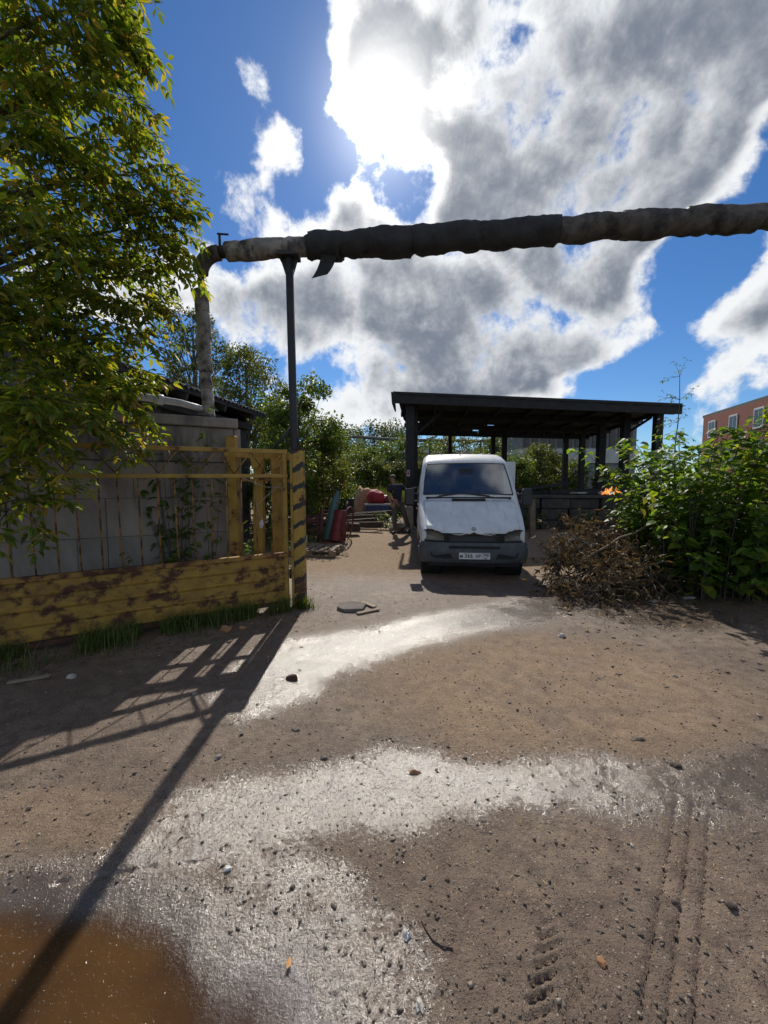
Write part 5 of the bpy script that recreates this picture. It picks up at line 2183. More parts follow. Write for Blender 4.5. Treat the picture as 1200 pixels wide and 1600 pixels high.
for x in (bx_ - 0.26, bx_ + 0.36):
    m_ = MB()
    pp = [(x, by_ - 0.02, zt_ + 0.02), (x, by_ + 0.1, zt_ + 0.4), (x + 0.02, by_ + 0.2, zt_ + 0.85), (x + 0.04, by_ + 0.34, zt_ + 1.06), (x + 0.04, by_ + 0.50, zt_ + 1.02)]
    m_.tube(pp, 0.022, 8)
    obj('handle', m_, M['rust_red'], tr, smooth=True)
for z, y in ((0.05, 0.0), (0.5, 0.14), (0.82, 0.2)):
    m_ = MB()
    m_.tube([(bx_ - 0.26, by_ + y, zt_ + z), (bx_ + 0.36, by_ + y, zt_ + z)], 0.018, 8)
    obj('cross_tube', m_, M['rust_red'], tr)
m_ = MB()
m_.box((bx_ + 0.03, by_ + 0.0, zt_ + 0.012), (0.62, 0.34, 0.02))
obj('foot_plate', m_, M['rust_red'], tr)

# pallet
pq = G(492, 862, 0.05)
pal = thing('wooden_pallet', 'weathered wooden pallet lying flat in front of the trolley', 'pallet', (pq.x, pq.y, surf(pq.x, pq.y)), R(-8))
zz0 = 0.0
for k in range(6):
    m_ = MB()
    m_.box((-0.60 + 0.06 + k * 0.205, 0.0, 0.135), (0.12, 0.85, 0.022))
    obj('deck_slat', m_, M['wood'], pal, local=True, bev=0.003)
for k in range(3):
    m_ = MB()
    m_.box((0, -0.37 + 0.37 * k, 0.112), (1.2, 0.10, 0.022))
    obj('stringer_board', m_, M['wood'], pal, local=True)
    for j in range(3):
        m_ = MB()
        m_.box((-0.53 + 0.53 * j, -0.37 + 0.37 * k, 0.061), (0.14, 0.10, 0.078))
        obj('spacer_block', m_, M['wood'], pal, local=True)
    m_ = MB()
    m_.box((0, -0.37 + 0.37 * k, 0.011), (1.2, 0.10, 0.02))
    obj('bottom_board', m_, M['wood'], pal, local=True)

# rusty beams heaped by the fence
for k in range(12):
    m_ = MB()
    y0 = 10.5 + random.uniform(0, 1.5)
    lay_ = k // 5
    a = Vector((-3.6 + random.uniform(-0.5, 0.3), y0 - 0.4 + random.uniform(-0.3, 0.3), 0.2 + lay_ * 0.15 + random.uniform(0, 0.04)))
    b = Vector((-1.75 + random.uniform(-0.5, 0.35), y0 + 0.9 + random.uniform(-0.4, 0.6), 0.24 + lay_ * 0.16 + random.uniform(0, 0.06)))
    m_.beam(a, b, random.uniform(0.07, 0.13), random.uniform(0.06, 0.12))
    tag(obj('scrap_beam', m_, M['rust_red'] if k % 3 else M['wood_dark'], None), 'rusty scrap beam in the heap beside the trolley', 'beam', 'scrap beams heaped by the trolley')
for k in range(8):
    m_ = MB()
    a = Vector((-1.35 + random.uniform(-0.3, 0.2), 12.4 + 0.45 * k, 0.22 + random.uniform(0, 0.25)))
    b = a + Vector((random.uniform(0.8, 1.6), random.uniform(-0.5, 0.5), random.uniform(-0.1, 0.15)))
    b.z = max(b.z, 0.2)
    m_.beam(a, b, random.uniform(0.12, 0.2), random.uniform(0.1, 0.16))
    tag(obj('old_timber', m_, M['wood_dark'], None), 'dark old timber lying behind the trolley along the yard edge', 'timber', 'old timbers behind the trolley')
m_ = MB()
m_.box((-0.98, 11.3, 0.36), (0.50, 0.35, 0.22), Euler((0.0, 0.06, 0.3)).to_matrix())
tag(obj('wooden_block', m_, M['wood_dark'], None, bev=0.01), 'dark wooden block on the sand just behind the trolley wheel', 'block')
# white tin by the pallet
tin = thing('white_tin', 'small white tin standing beside the pallet and striped post', 'tin', G(474, 848, 0.08))
tq = tin.location
m_ = MB()
m_.lathe((tq.x, tq.y + 0.1, surf(tq.x, tq.y)), [(0.09, 0.0), (0.09, 0.17), (0.095, 0.175), (0.095, 0.185), (0.085, 0.186), (0.085, 0.17), (0.0, 0.168)], 18, cap=False)
obj('tin_body', m_, M['white_trim'], tin, smooth=False)

# dark bin, blue skip, heaps further back
def skip_box(name, label, cat, px, py, d, w, h, dep, mat, rim=None):
    q_ = P(px, py, d)
    t_ = thing(name, label, cat, (q_.x, d, 0.12))
    m1 = MB()
    x, z0 = q_.x, 0.12
    o1 = [(x - w / 2 * 0.86, z0), (x + w / 2 * 0.86, z0), (x + w / 2, z0 + h), (x - w / 2, z0 + h)]
    wt = 0.05
    # five sides of an open box
    def slab(pts_):
        c_ = sum((Vector(p) for p in pts_), Vector()) / 4
        nrm = (Vector(pts_[1]) - Vector(pts_[0])).cross(Vector(pts_[3]) - Vector(pts_[0])).normalized()
        m1.prism(pts_, nrm * wt)
    slab([(o1[0][0], d, z0), (o1[1][0], d, z0), (o1[2][0], d - 0.05, z0 + h), (o1[3][0], d - 0.05, z0 + h)])
    slab([(o1[0][0], d + dep, z0), (o1[1][0], d + dep, z0), (o1[2][0], d + dep + .05, z0 + h), (o1[3][0], d + dep + .05, z0 + h)])
    slab([(o1[0][0], d, z0), (o1[0][0], d + dep, z0), (o1[3][0], d + dep, z0 + h), (o1[3][0], d, z0 + h)])
    slab([(o1[1][0], d, z0), (o1[1][0], d + dep, z0), (o1[2][0], d + dep, z0 + h), (o1[2][0], d, z0 + h)])
    obj('shell', m1, mat, t_)
    m1 = MB()
    m1.box((x, d + dep / 2, z0 + 0.06), (w * 0.84, dep * 0.95, 0.08))
    obj('floor_plate', m1, mat, t_)
    if rim is not None:
        for (a, b) in (((x - w / 2 - .03, d - 0.09), (x + w / 2 + .03, d - 0.09)), ((x - w / 2 - .03, d + dep + .07), (x + w / 2 + .03, d + dep + .07))):
            m1 = MB()
            m1.beam((a[0], a[1], z0 + h), (b[0], b[1], z0 + h), 0.08, 0.07)
            obj('rim_rail', m1, rim, t_)
    for sx in (-1, 0, 1):
        m1 = MB()
        m1.box((x + sx * w * 0.36, d - 0.08, z0 + h / 2), (0.06, 0.05, h * 0.85))
        obj('rib', m1, mat, t_)
    return t_


M['bin_green'] = pmat('dark_green_paint', (0.018, 0.035, 0.030), (0.03, 0.04, 0.036), 6, 0.6, bump=0.2)
M['blue_paint'] = pmat('blue_paint', (0.055, 0.085, 0.21), (0.04, 0.06, 0.15), 6, 0.6, bump=0.2, c3=(0.12, 0.08, 0.06), c3scale=4, c3thr=0.64)
M['red_fabric'] = pmat('red_sheet', (0.42, 0.03, 0.045), (0.30, 0.025, 0.035), 6, 0.7, bump=0.4, bscale=10, bdist=0.02)
M['tan_heap'] = pmat('tan_sacking', (0.42, 0.25, 0.16), (0.30, 0.19, 0.12), 6, 0.9, bump=0.5, bscale=12, bdist=0.03)
skip_box('dark_bin', 'dark green metal bin standing at the foot of the thicket', 'bin', 537, 780, 16.0, 0.68, 0.90, 0.7, M['bin_green'])
skip_box('blue_skip', 'blue metal skip with a white rim behind the man', 'skip', 590, 785, 16.6, 1.05, 0.62, 1.0, M['blue_paint'], M['white_trim'])
m_ = MB()
q = P(588, 772, 16.9)
m_.lump((q.x, 17.0, 1.02), (0.36, 0.3, 0.36), 5, 0.3, sub=2)
tag(obj('red_bundle', m_, M['red_fabric'], None, smooth=True), 'bright red bundle heaped on the blue skip', 'bundle')
m_ = MB()
q = P(604, 776, 16.9)
m_.lump((q.x, 17.1, 0.88), (0.26, 0.3, 0.20), 8, 0.4, sub=2)
tag(obj('red_bundle', m_, M['oxide'], None, smooth=True), 'dull red low bundle beside the bright one on the blue skip', 'bundle')
q = P(567, 775, 17.8)
m_ = MB()
m_.lump((q.x, 17.8, 0.55), (0.42, 0.35, 0.85), 12, 0.3, sub=2)
tag(obj('tan_sack_heap', m_, M['tan_heap'], None, smooth=True), 'tall tan heap of sacks between the dark bin and blue skip', 'sacks')
for k, (px, d) in enumerate(((552, 15.6), (562, 15.1), (572, 15.4))):
    q = P(px, 790, d)
    m_ = MB()
    tor = []
    zc = 0.12 + 0.10 + (0.0)
    m_.lathe((q.x, d, zc), [(0.17, -0.09), (0.29, -0.10), (0.33, -0.05), (0.33, 0.05), (0.29, 0.10), (0.17, 0.09), (0.17, -0.09)], 22, cap=False)
    tt_ = thing('discarded_tyre', 'worn black tyre lying flat in front of the blue skip', 'tyre', (q.x, d, 0.12), group='old tyres by the skip'); obj('tread', m_, M['tyre'], tt_)
# rubble by the footing
for k in range(16):
    q = P(625 + random.uniform(-10, 12), 812, 12.3 + random.uniform(-0.6, 0.5))
    sc_ = random.uniform(0.06, 0.17)
    m_ = MB()
    m_.lump((q.x, q.y, 0.12 + sc_ * 0.5 + (0.15 if k % 4 == 0 else 0)), (sc_ * random.uniform(0.8, 1.4), sc_, sc_ * 0.75), k + 20, 0.5)
    tag(obj('rubble_piece', m_, M['rubble'] if k % 3 else M['stone_pale'], None), ('grey' if k % 3 else 'whitish') + ' broken concrete lump in the heap beside the post footing', 'rubble', 'rubble beside the post footing')

# stake and dark barrel right of the van
st = thing('wooden_stake', 'pale wooden stake standing upright in the ground beside the van', 'stake', G(832, 843, 0.08))
q = st.location
m_ = MB()
m_.beam((q.x, q.y, -0.1), (q.x - 0.03, q.y + 0.05, 1.22), 0.15, 0.13, up=(0, 1, 0))
obj('stake_timber', m_, M['wood'], st, bev=0.015)
m_ = MB()
m_.box((q.x - 0.03, q.y + 0.05, 1.235), (0.19, 0.17, 0.03))
obj('stake_cap', m_, M['wood_dark'], st)
bar = thing('dark_barrel', 'black steel barrel standing between the van and the stake', 'barrel', (q.x - 0.32, q.y + 0.7, 0.1))
m_ = MB()
bq = bar.location
m_.lathe((bq.x, bq.y, 0.08), [(0.27, 0.0), (0.29, 0.01), (0.29, 0.03), (0.28, 0.04), (0.28, 0.38), (0.29, 0.40), (0.28, 0.42), (0.28, 0.80), (0.29, 0.82), (0.28, 0.84), (0.28, 1.2), (0.29, 1.21), (0.29, 1.23), (0.26, 1.225)], 26)
obj('barrel_shell', m_, M['charred'], bar, smooth=False)

# ------------------------------------------------------------------ leaves
LEAF_V = np.array([(0, 0, 0), (0, .32, -.03), (0, .66, -.03), (0, 1, -.10), (-.40, .26, .07), (-.36, .60, .05), (.40, .26, .07), (.36, .60, .05)])
LEAF_T = np.array([(0, 1, 4), (0, 6, 1), (4, 1, 2), (4, 2, 5), (1, 6, 7), (1, 7, 2), (5, 2, 3), (2, 7, 3)])
DIA_V = np.array([(0, 0, 0), (-.5, .45, .10), (0, 1, -.06), (.5, .45, .10)])
DIA_T = np.array([(0, 3, 2), (0, 2, 1)])
BROAD_V = np.array([(0, 0.04, 0), (0, .32, -.04), (0, .66, -.05), (0, 1, -.16), (-.50, .10, .08), (-.46, .52, .06), (.50, .10, .08), (.46, .52, .06)])


def unit(a):
    return a / (np.linalg.norm(a, axis=1, keepdims=True) + 1e-9)


def leaf_object(name, pos, dr, nor, length, width, mat, parent, tv=LEAF_V, tt=LEAF_T):
    pos, dr, nor = np.asarray(pos, float), unit(np.asarray(dr, float)), np.asarray(nor, float)
    length, width = np.asarray(length, float), np.asarray(width, float)
    side = unit(np.cross(dr, nor))
    nn = np.cross(side, dr)
    k = len(tv)
    Vv = pos[:, None, :] + side[:, None, :] * (tv[None, :, 0, None] * width[:, None, None]) + dr[:, None, :] * (tv[None, :, 1, None] * length[:, None, None]) + nn[:, None, :] * (tv[None, :, 2, None] * length[:, None, None])
    T = (np.arange(len(pos))[:, None, None] * k + tt[None]).reshape(-1, 3)
    return np_mesh(name, Vv.reshape(-1, 3), tris=T, mat=mat, parent=parent)


def rnd_unit():
    while True:
        v = Vector((random.uniform(-1, 1), random.uniform(-1, 1), random.uniform(-1, 1)))
        if 0.05 < v.length < 1:
            return v.normalized()


def curve_pts(a, b, sag, n=6, wob=0.0):
    a, b = Vector(a), Vector(b)
    out = []
    for i in range(n + 1):
        t = i / n
        p = a.lerp(b, t)
        p.z += sag * math.sin(t * math.pi)
        if wob and 0 < i < n:
            p += rnd_unit() * wob
        out.append(p)
    return out


class Leaves:
    def __init__(self):
        self.p, self.d, self.n, self.l, self.w = [], [], [], [], []

    def add(self, p, d, n, l, w):
        self.p.append(tuple(p)); self.d.append(tuple(d)); self.n.append(tuple(n)); self.l.append(l); self.w.append(w)


def compound_twig(lv, br, start, d, length, nodes, ll, droop=0.35, leaflets=3):
    """box-elder twig: paired compound leaves along a drooping twig"""
    pts = [Vector(start)]
    d = Vector(d).normalized()
    for i in range(nodes):
        d = (d + Vector((0, 0, -droop / nodes)) + rnd_unit() * 0.10).normalized()
        pts.append(pts[-1] + d * (length / nodes))
    br.tube(pts, [0.006 - 0.0045 * i / nodes for i in range(nodes + 1)], 3, cap=False)
    for i in range(1, nodes + 1):
        p = pts[i]
        dd = (pts[i] - pts[i - 1]).normalized()
        side = dd.cross(Vector((0, 0, 1)))
        if side.length < 0.1:
            side = Vector((1, 0, 0))
        side.normalize()
        roll = random.uniform(-0.8, 0.8)
        for s in (-1, 1):
            if random.random() < 0.12:
                continue
            ax = (dd * 0.55 + side * s * math.cos(roll) + Vector((0, 0, math.sin(roll) * s - 0.25))).normalized()
            q = p + ax * ll * 0.35
            upn = (Vector((0, 0, 1)) + rnd_unit() * 0.6).normalized()
            sd = ax.cross(upn).normalized()
            k = ll * random.uniform(0.75, 1.15)
            lv.add(q + ax * k * 0.35, ax + Vector((0, 0, -0.35)), upn, k, k * 0.42)
            for s2 in (-1, 1):
                a2 = (ax * 0.55 + sd * s2 * 0.9 + Vector((0, 0, -0.3))).normalized()
                lv.add(q + ax * k * 0.15 * (s2 + 1), a2, upn + rnd_unit() * 0.3, k * 0.85, k * 0.36)
                if leaflets > 3 and random.random() < 0.6:
                    lv.add(q - ax * k * 0.15, a2, upn + rnd_unit() * 0.3, k * 0.75, k * 0.33)


# ------------------------------------------------------------------ box elder on the left
tree = thing('box_elder_tree', 'large box elder tree with yellowing leaves overhanging the gate and wall', 'tree', (-5.3, 4.5, 0))
clumps = []
spec = [
    (40, 40, 3.9, .55), (120, 40, 4.3, .5), (175, 70, 4.6, .38), (40, 130, 4.4, .6), (130, 130, 4.2, .5), (190, 150, 4.6, .34), (160, 20, 4.5, .4),
    (60, 220, 4.0, .6), (140, 215, 4.5, .45), (60, 300, 4.4, .6), (150, 290, 4.2, .5), (220, 275, 4.6, .34), (255, 320, 4.7, .36), (275, 370, 4.7, .30),
    (40, 380, 3.8, .6), (130, 370, 4.3, .55), (200, 360, 4.5, .45), (240, 400, 4.6, .32), (50, 450, 4.2, .6), (140, 440, 4.2, .5), (195, 455, 4.5, .34), (225, 430, 4.6, .25),
    (30, 520, 3.6, .5), (110, 510, 4.0, .5), (170, 520, 4.3, .35), (190, 560, 4.2, .28), (50, 570, 3.7, .45), (130, 575, 3.9, .4), (180, 605, 4.1, .26),
    (20, 630, 3.3, .4), (90, 620, 3.5, .35), (140, 640, 3.8, .22), (10, 690, 3.2, .3), (5, 745, 3.1, .26), (10, 800, 3.0, .2), (40, 655, 3.2, .3),
    (-60, 100, 4.0, .7), (-60, 300, 4.0, .7), (-60, 480, 3.7, .6), (-70, 620, 3.3, .5), (-160, 200, 4.2, .8), (-160, 420, 4.0, .8), (-60, -60, 4.2, .7), (90, -60, 4.4, .6), (190, -70, 4.7, .45), (-200, -60, 4.4, .8),
]
lv = Leaves()
wood = MB()
trunk_pts = [Vector((-5.3, 4.3, -0.1)), Vector((-5.25, 4.3, 0.9)), Vector((-5.05, 4.25, 2.0)), Vector((-4.9, 4.2, 3.2)), Vector((-4.75, 4.25, 4.6)), Vector((-4.5, 4.3, 6.0)), Vector((-4.3, 4.4, 7.4))]
wood.tube(trunk_pts, [0.21, 0.18, 0.155, 0.13, 0.10, 0.07, 0.04], 10)
for (px, py, d, r) in spec:
    c = P(px - (16 if px > 120 and py < 480 else 0), py, d)
    # limb from the nearest lower point of the trunk
    tz = max(0.8, min(7.0, c.z - 0.5 - 0.25 * abs(c.x + 4.9)))
    k = max(1, min(len(trunk_pts) - 1, next((i for i, q in enumerate(trunk_pts) if q.z > tz), len(trunk_pts) - 1)))
    a0, b0 = trunk_pts[k - 1], trunk_pts[k]
    o_ = a0.lerp(b0, (tz - a0.z) / (b0.z - a0.z))
    cp = curve_pts(o_, c, 0.22, 7, 0.035)
    wood.tube(cp, [0.045 - 0.036 * i / 7 for i in range(8)], 6, cap=False)
    ntw = int(9.5 * (r / 0.45) ** 1.6) + 3
    out = (c - Vector((-4.9, 4.3, c.z))).normalized()
    for _ in range(ntw):
        s_ = c + rnd_unit() * r * random.uniform(0.1, 0.75)
        dd = (rnd_unit() * 0.9 + out * 0.55 + Vector((0, 0, 0.1)))
        compound_twig(lv, wood, s_, dd, random.uniform(0.30, 0.60), random.randint(4, 6), random.uniform(0.10, 0.15), 0.55, 5)
# trailing sprays at the edge
for (px, py, d, tx, ty) in ((190, 170, 4.6, 245, 215), (205, 265, 4.7, 282, 268), (215, 300, 4.7, 285, 318), (225, 350, 4.7, 280, 385), (200, 450, 4.5, 268, 482), (180, 60, 4.6, 225, 95), (170, 10, 4.6, 200, 20), (150, 640, 3.8, 215, 600), (160, 600, 3.9, 222, 640)):
    a, b = P(px, py, d), P(tx, ty, d + 0.1)
    for q in range(4):
        compound_twig(lv, wood, a.lerp(b, q * 0.2), (b - a).normalized() + rnd_unit() * 0.25, (b - a).length * random.uniform(0.6, 1.0), 5, 0.10, 0.4, 5)
obj('trunk', wood, M['bark'], tree, smooth=True)
# a few hundred of the leaves that hang nearest are leaves of their own, the rest one crown
LP = np.array(lv.p)
print('box elder leaflets', len(LP))


def split_leaves(lv, parent, mat, nbig, leafname, crownname, tv, near):
    A = np.array(lv.p)
    order = np.argsort(np.linalg.norm(A - np.array(near), axis=1))
    big = order[:nbig]
    rest = order[nbig:]
    Dv, Nv, Lv, Wv = np.array(lv.d), np.array(lv.n), np.array(lv.l), np.array(lv.w)
    cr = leaf_object(crownname, A[rest], Dv[rest], Nv[rest], Lv[rest], Wv[rest], mat, parent, tv)
    cr['kind'] = 'stuff'
    me = bpy.data.meshes.new(leafname)
    me.from_pydata([tuple(x) for x in tv], [], [tuple(t) for t in LEAF_T.tolist()])
    me.materials.append(mat)
    ro = root_of(parent).location
    for i in big:
        d = Vector(Dv[i]).normalized()
        s_ = d.cross(Vector(Nv[i])).normalized()
        n_ = s_.cross(d)
        mm = Matrix((s_ * Wv[i], d * Lv[i], n_ * Lv[i])).transposed().to_4x4()
        mm.translation = Vector(A[i]) - ro
        ob_ = bpy.data.objects.new(leafname, me)
        col.objects.link(ob_)
        ob_.parent = parent
        ob_.matrix_local = mm
    return cr


def leafmat_object(src, name):
    """same leaf, tint picked per object for single leaves"""
    m = src.copy()
    m.name = name
    nt = m.node_tree
    geo = next(n for n in nt.nodes if n.type == 'NEW_GEOMETRY')
    oi = nt.nodes.new('ShaderNodeObjectInfo')
    for l in list(nt.links):
        if l.from_node == geo:
            nt.links.new(oi.outputs['Random'], l.to_socket)
    return m


M['leaf_near_single'] = leafmat_object(M['leaf_near'], 'leaf_near_single')
M['leaf_bush_single'] = leafmat_object(M['leaf_bush'], 'leaf_bush_single')


def split_two(lv, parent, mat, mats, nbig, leafname, crownname, tv, near):
    cr = split_leaves(lv, parent, mat, nbig, leafname, crownname, tv, near)
    for ch in parent.children:
        if ch.name.startswith(leafname) and ch.data.materials[0] == mat and ch.data.name.startswith(leafname):
            ch.data.materials[0] = mats
            break
    return cr


split_two(lv, tree, M['leaf_near'], M['leaf_near_single'], 280, 'leaf', 'crown', LEAF_V, (0, 0, 1.65))


# ------------------------------------------------------------------ generic trees and bushes further off
def leafy(name, label, cat, base, height, crown_c, crown_r, nclump, nleaf, leaf, mat, barkm, group=None, clump_r=0.28, stems=1, seed=0):
    random.seed(seed + 101)
    rg = np.random.default_rng(seed + 7)
    bx, by = base
    bz = gz(bx, by)
    t_ = thing(name, label, cat, (bx, by, bz), group=group)
    cc = Vector((bx + crown_c[0], by + crown_c[1], bz + crown_c[2]))
    rx, ry, rz = crown_r
    wood_ = MB()
    cents = []
    for i in range(nclump):
        v = rnd_unit() * random.uniform(0.35, 1.0) ** 0.6
        # flatten the underside, ragged outline
        c = cc + Vector((v.x * rx, v.y * ry, v.z * rz * (1.0 if v.z > 0 else 0.85)))
        c += rnd_unit() * 0.12 * rx
        cents.append(c)
    roots = []
    for s in range(stems):
        rb = Vector((bx + random.uniform(-.12, .12) * stems, by + random.uniform(-.12, .12) * stems, bz - 0.05))
        top = cc + Vector((random.uniform(-.3, .3) * rx * (stems > 1), random.uniform(-.3, .3) * ry * (stems > 1), rz * 0.5))
        tp = curve_pts(rb, top, 0.0, 6, 0.03 * height / 4)
        r0 = 0.022 * height / (1 + 0.35 * (stems - 1))
        wood_.tube(tp, [r0 * (1 - 0.8 * i / 6) for i in range(7)], 7)
        roots.append((tp, r0))
    for c in cents[: min(len(cents), 26)]:
        tp, r0 = random.choice(roots)
        o_ = tp[random.randint(2, 5)]
        wood_.tube(curve_pts(o_, c, 0.05 * height / 4, 4, 0.03), [r0 * 0.3, r0 * 0.22, r0 * 0.16, r0 * 0.1, r0 * 0.05], 4, cap=False)
    obj('trunk', wood_, barkm, t_, smooth=True)
    per = nleaf // nclump
    C = np.repeat(np.array([tuple(c) for c in cents]), per, axis=0)
    sz = np.repeat(rg.uniform(0.6, 1.25, nclump), per)
    off = rg.normal(0, 1, C.shape)
    off = off / np.linalg.norm(off, axis=1, keepdims=True) * (rg.uniform(0, 1, (len(C), 1)) ** 0.5)
    off *= (sz * clump_r * max(rx, rz))[:, None] * np.array([1, 1, 0.8])
    A = C + off
    keep = A[:, 2] > bz + 0.05
    A, off = A[keep], off[keep]
    D = unit(off + rg.normal(0, 0.25, A.shape) + np.array([0, 0, -0.15]))
    N = unit(np.array([0, 0, 1.0]) + rg.normal(0, 0.6, A.shape))
    L = rg.uniform(0.7, 1.25, len(A)) * leaf
    leaf_object('crown', A, D, N, L, L * 0.55, mat, t_, DIA_V, DIA_T)
    return t_


leafy('tall_birch_tree', 'slim tall pale birch rising behind the shed roof', 'tree', (-8.3, 17.0), 8.6, (0.1, 0, 6.9), (1.5, 1.4, 1.9), 46, 5200, 0.13, M['leaf_birch'], M['bark_grey'], clump_r=0.22, seed=1)
leafy('young_birch_tree', 'pale leafy birch standing right of the shed roof beside the wrapped riser', 'tree', (-5.2, 14.8), 6.8, (0.0, 0, 4.9), (1.4, 1.3, 2.1), 48, 6500, 0.12, M['leaf_birch'], M['bark_grey'], clump_r=0.22, seed=2)
leafy('spreading_tree', 'mid green tree leaning out over the scrap beams behind the striped post', 'tree', (-3.4, 12.6), 5.2, (0.75, -0.1, 3.2), (1.35, 1.1, 1.75), 44, 7500, 0.12, M['leaf_mid'], M['bark'], clump_r=0.24, seed=3)
leafy('dense_bush', 'dense dark green bush behind the yellow guard frame', 'bush', (-3.1, 10.6), 2.9, (0.1, 0.2, 1.7), (0.95, 0.8, 1.45), 30, 5200, 0.11, M['leaf_mid'], M['bark'], clump_r=0.30, stems=3, seed=4)
leafy('yellow_green_bush', 'sunny yellow green bush overhanging the scrap beams', 'bush', (-2.45, 13.4), 3.2, (0.2, 0, 1.9), (0.95, 0.9, 1.4), 30, 5200, 0.11, M['leaf_birch'], M['bark'], clump_r=0.30, stems=3, seed=5)
leafy('low_bush', 'low rounded bush beside the dark green bin', 'bush', (-2.3, 15.6), 2.6, (0, 0, 1.4), (0.9, 0.9, 1.2), 26, 4200, 0.12, M['leaf_mid'], M['bark'], clump_r=0.30, stems=3, seed=6)
leafy('corner_tree', 'round headed green tree in the corner between shed and thicket', 'tree', (-4.9, 18.5), 6.0, (0.4, 0, 3.6), (1.9, 1.5, 2.3), 44, 6000, 0.15, M['leaf_mid'], M['bark'], clump_r=0.26, seed=7)
thick = [(-2.6, 22.5, 1.5, 3.4), (-1.2, 24.5, 1.4, 3.9), (0.0, 23.5, 1.3, 3.2), (1.0, 26.0, 1.6, 4.6), (-3.4, 27.0, 2.0, 5.0), (-1.6, 29.0, 1.9, 4.6), (2.4, 24.2, 1.4, 3.7)]
for i, (x, y, r, h) in enumerate(thick):
    leafy('thicket_bush', ('dark green' if i % 2 else 'pale yellowish green') + ' bush in the thicket beyond the yard', 'bush', (x, y), h, (0, 0, h * 0.52), (r, r * 0.8, h * 0.47), 30, 4200, 0.17, M['leaf_mid'] if i % 2 else M['leaf_birch'], M['bark'], 'bushes of the thicket beyond the yard', 0.30, 3, 20 + i)
behind = [(4.2, 22.6, 1.3, 3.1), (6.0, 23.6, 1.5, 3.7), (7.9, 23.0, 1.4, 3.2), (9.9, 24.0, 1.5, 3.9), (12.0, 25.5, 1.6, 3.7), (8.9, 27.5, 2.2, 5.2), (5.0, 27.0, 2.1, 5.0), (14.5, 24.5, 1.4, 2.6), (3.0, 26.0, 1.8, 4.6), (7.0, 26.0, 2.0, 5.0), (11.2, 27.5, 1.9, 4.4)]
for i, (x, y, r, h) in enumerate(behind):
    leafy('roadside_bush', ('mid green' if i % 3 else 'pale yellowish green') + ' bush growing behind the open canopy', 'bush', (x, y), h, (0, 0, h * 0.52), (r, r * 0.8, h * 0.47), 30, 4200, 0.17, M['leaf_mid'] if i % 3 else M['leaf_birch'], M['bark'], 'bushes behind the open canopy', 0.30, 3, 40 + i)
far = [(-10.5, 60, 3.4, 9.6), (-6.0, 62, 3.6, 10.8), (-1.5, 60, 3.2, 10.4), (2.5, 64, 3.6, 11.4), (7.5, 62, 3.4, 9.2), (12.5, 64, 3.6, 9.0), (-16, 58, 3.6, 10.5), (18, 63, 3.5, 8.6)]
for i, (x, y, r, h) in enumerate(far):
    leafy('distant_tree', 'distant tree standing behind the long low grey building', 'tree', (x, y), h, (0, 0, h * 0.62), (r, r * 0.8, h * 0.42), 40, 3600, 0.40, M['leaf_far'], M['bark'], 'distant trees behind the low building', 0.26, 1, 60 + i)

# ------------------------------------------------------------------ broad leaved bush on the right
random.seed(303)
bush = thing('broad_leaved_bush', 'big lush bush with broad heart shaped leaves beside the brush heap', 'bush', (5.2, 6.0, 0))
lv = Leaves()
wood = MB()
canes = []
for i in range(300):
    u_ = random.random()
    bx_ = 4.42 + 3.2 * u_
    by_ = 5.30 + random.uniform(0, 1.9) - 0.45 * u_
    h_ = (2.30 + 1.35 * u_) * random.uniform(0.40, 1.0)
    o_ = Vector((bx_ - 5.6, by_ - 6.4, 0))
    o_ = (o_.normalized() * random.uniform(0.25, 0.95) + Vector((random.uniform(-.3, .3), -0.25, 0)))
    canes.append((Vector((bx_, by_, -0.05)), Vector((bx_ + o_.x * h_ * 0.42, by_ + o_.y * h_ * 0.42, h_))))
canes += [(Vector((4.3, 5.8, 0)), Vector((3.72, 5.5, 1.95))), (Vector((4.4, 5.6, 0)), Vector((3.72, 5.2, 1.55))), (Vector((4.5, 5.5, 0)), Vector((3.75, 5.1, 1.1))), (Vector((4.6, 5.4, 0)), Vector((3.9, 4.75, 0.75))), (Vector((5.0, 5.4, 0)), Vector((4.4, 4.5, 0.9))), (Vector((5.4, 5.4, 0)), Vector((4.9, 4.4, 0.8))), (Vector((5.6, 5.2, 0)), Vector((5.0, 4.3, 1.2))), (Vector((5.2, 5.3, 0)), Vector((4.5, 4.6, 1.4))), (Vector((5.0, 5.2, 0)), Vector((4.55, 4.45, 0.5)))]
for a, b in canes:
    L_ = (b - a).length
    n_ = max(6, int(L_ / 0.09))
    # rises steeply then arches over
    pts = []
    for k in range(n_ + 1):
        t = k / n_
        p = Vector((a.x + (b.x - a.x) * t ** 1.7, a.y + (b.y - a.y) * t ** 1.7, a.z + (b.z - a.z) * (1 - (1 - t) ** 1.5)))
        pts.append(p)
    wood.tube(pts[:: 2] if n_ > 6 else pts, [0.012 * (1 - 0.75 * i / max(1, len(pts[::2]) - 1)) for i in range(len(pts[::2] if n_ > 6 else pts))], 4, cap=False)
    for k in range(int(n_ * 0.10), n_ + 1):
        p = pts[k]
        dd = (pts[k] - pts[k - 1]).normalized() if k else Vector((0, 0, 1))
        for rep in range(2 if random.random() < 0.75 else 1):
            ang = k * 2.4 + rep * 3.1 + random.uniform(-.6, .6)
            out = Vector((math.cos(ang), math.sin(ang), random.uniform(-0.35, 0.15)))
            out = (out + dd * 0.35).normalized()
            s_ = random.uniform(0.10, 0.205) * (1 - 0.25 * (k / n_))
            lv.add(p + out * s_ * 0.45, out + Vector((0, 0, -0.45)), Vector((0, 0, 1)) + rnd_unit() * 0.45 + out * 0.3, s_, s_ * 0.80)
obj('trunk', wood, M['bark'], bush, smooth=True)
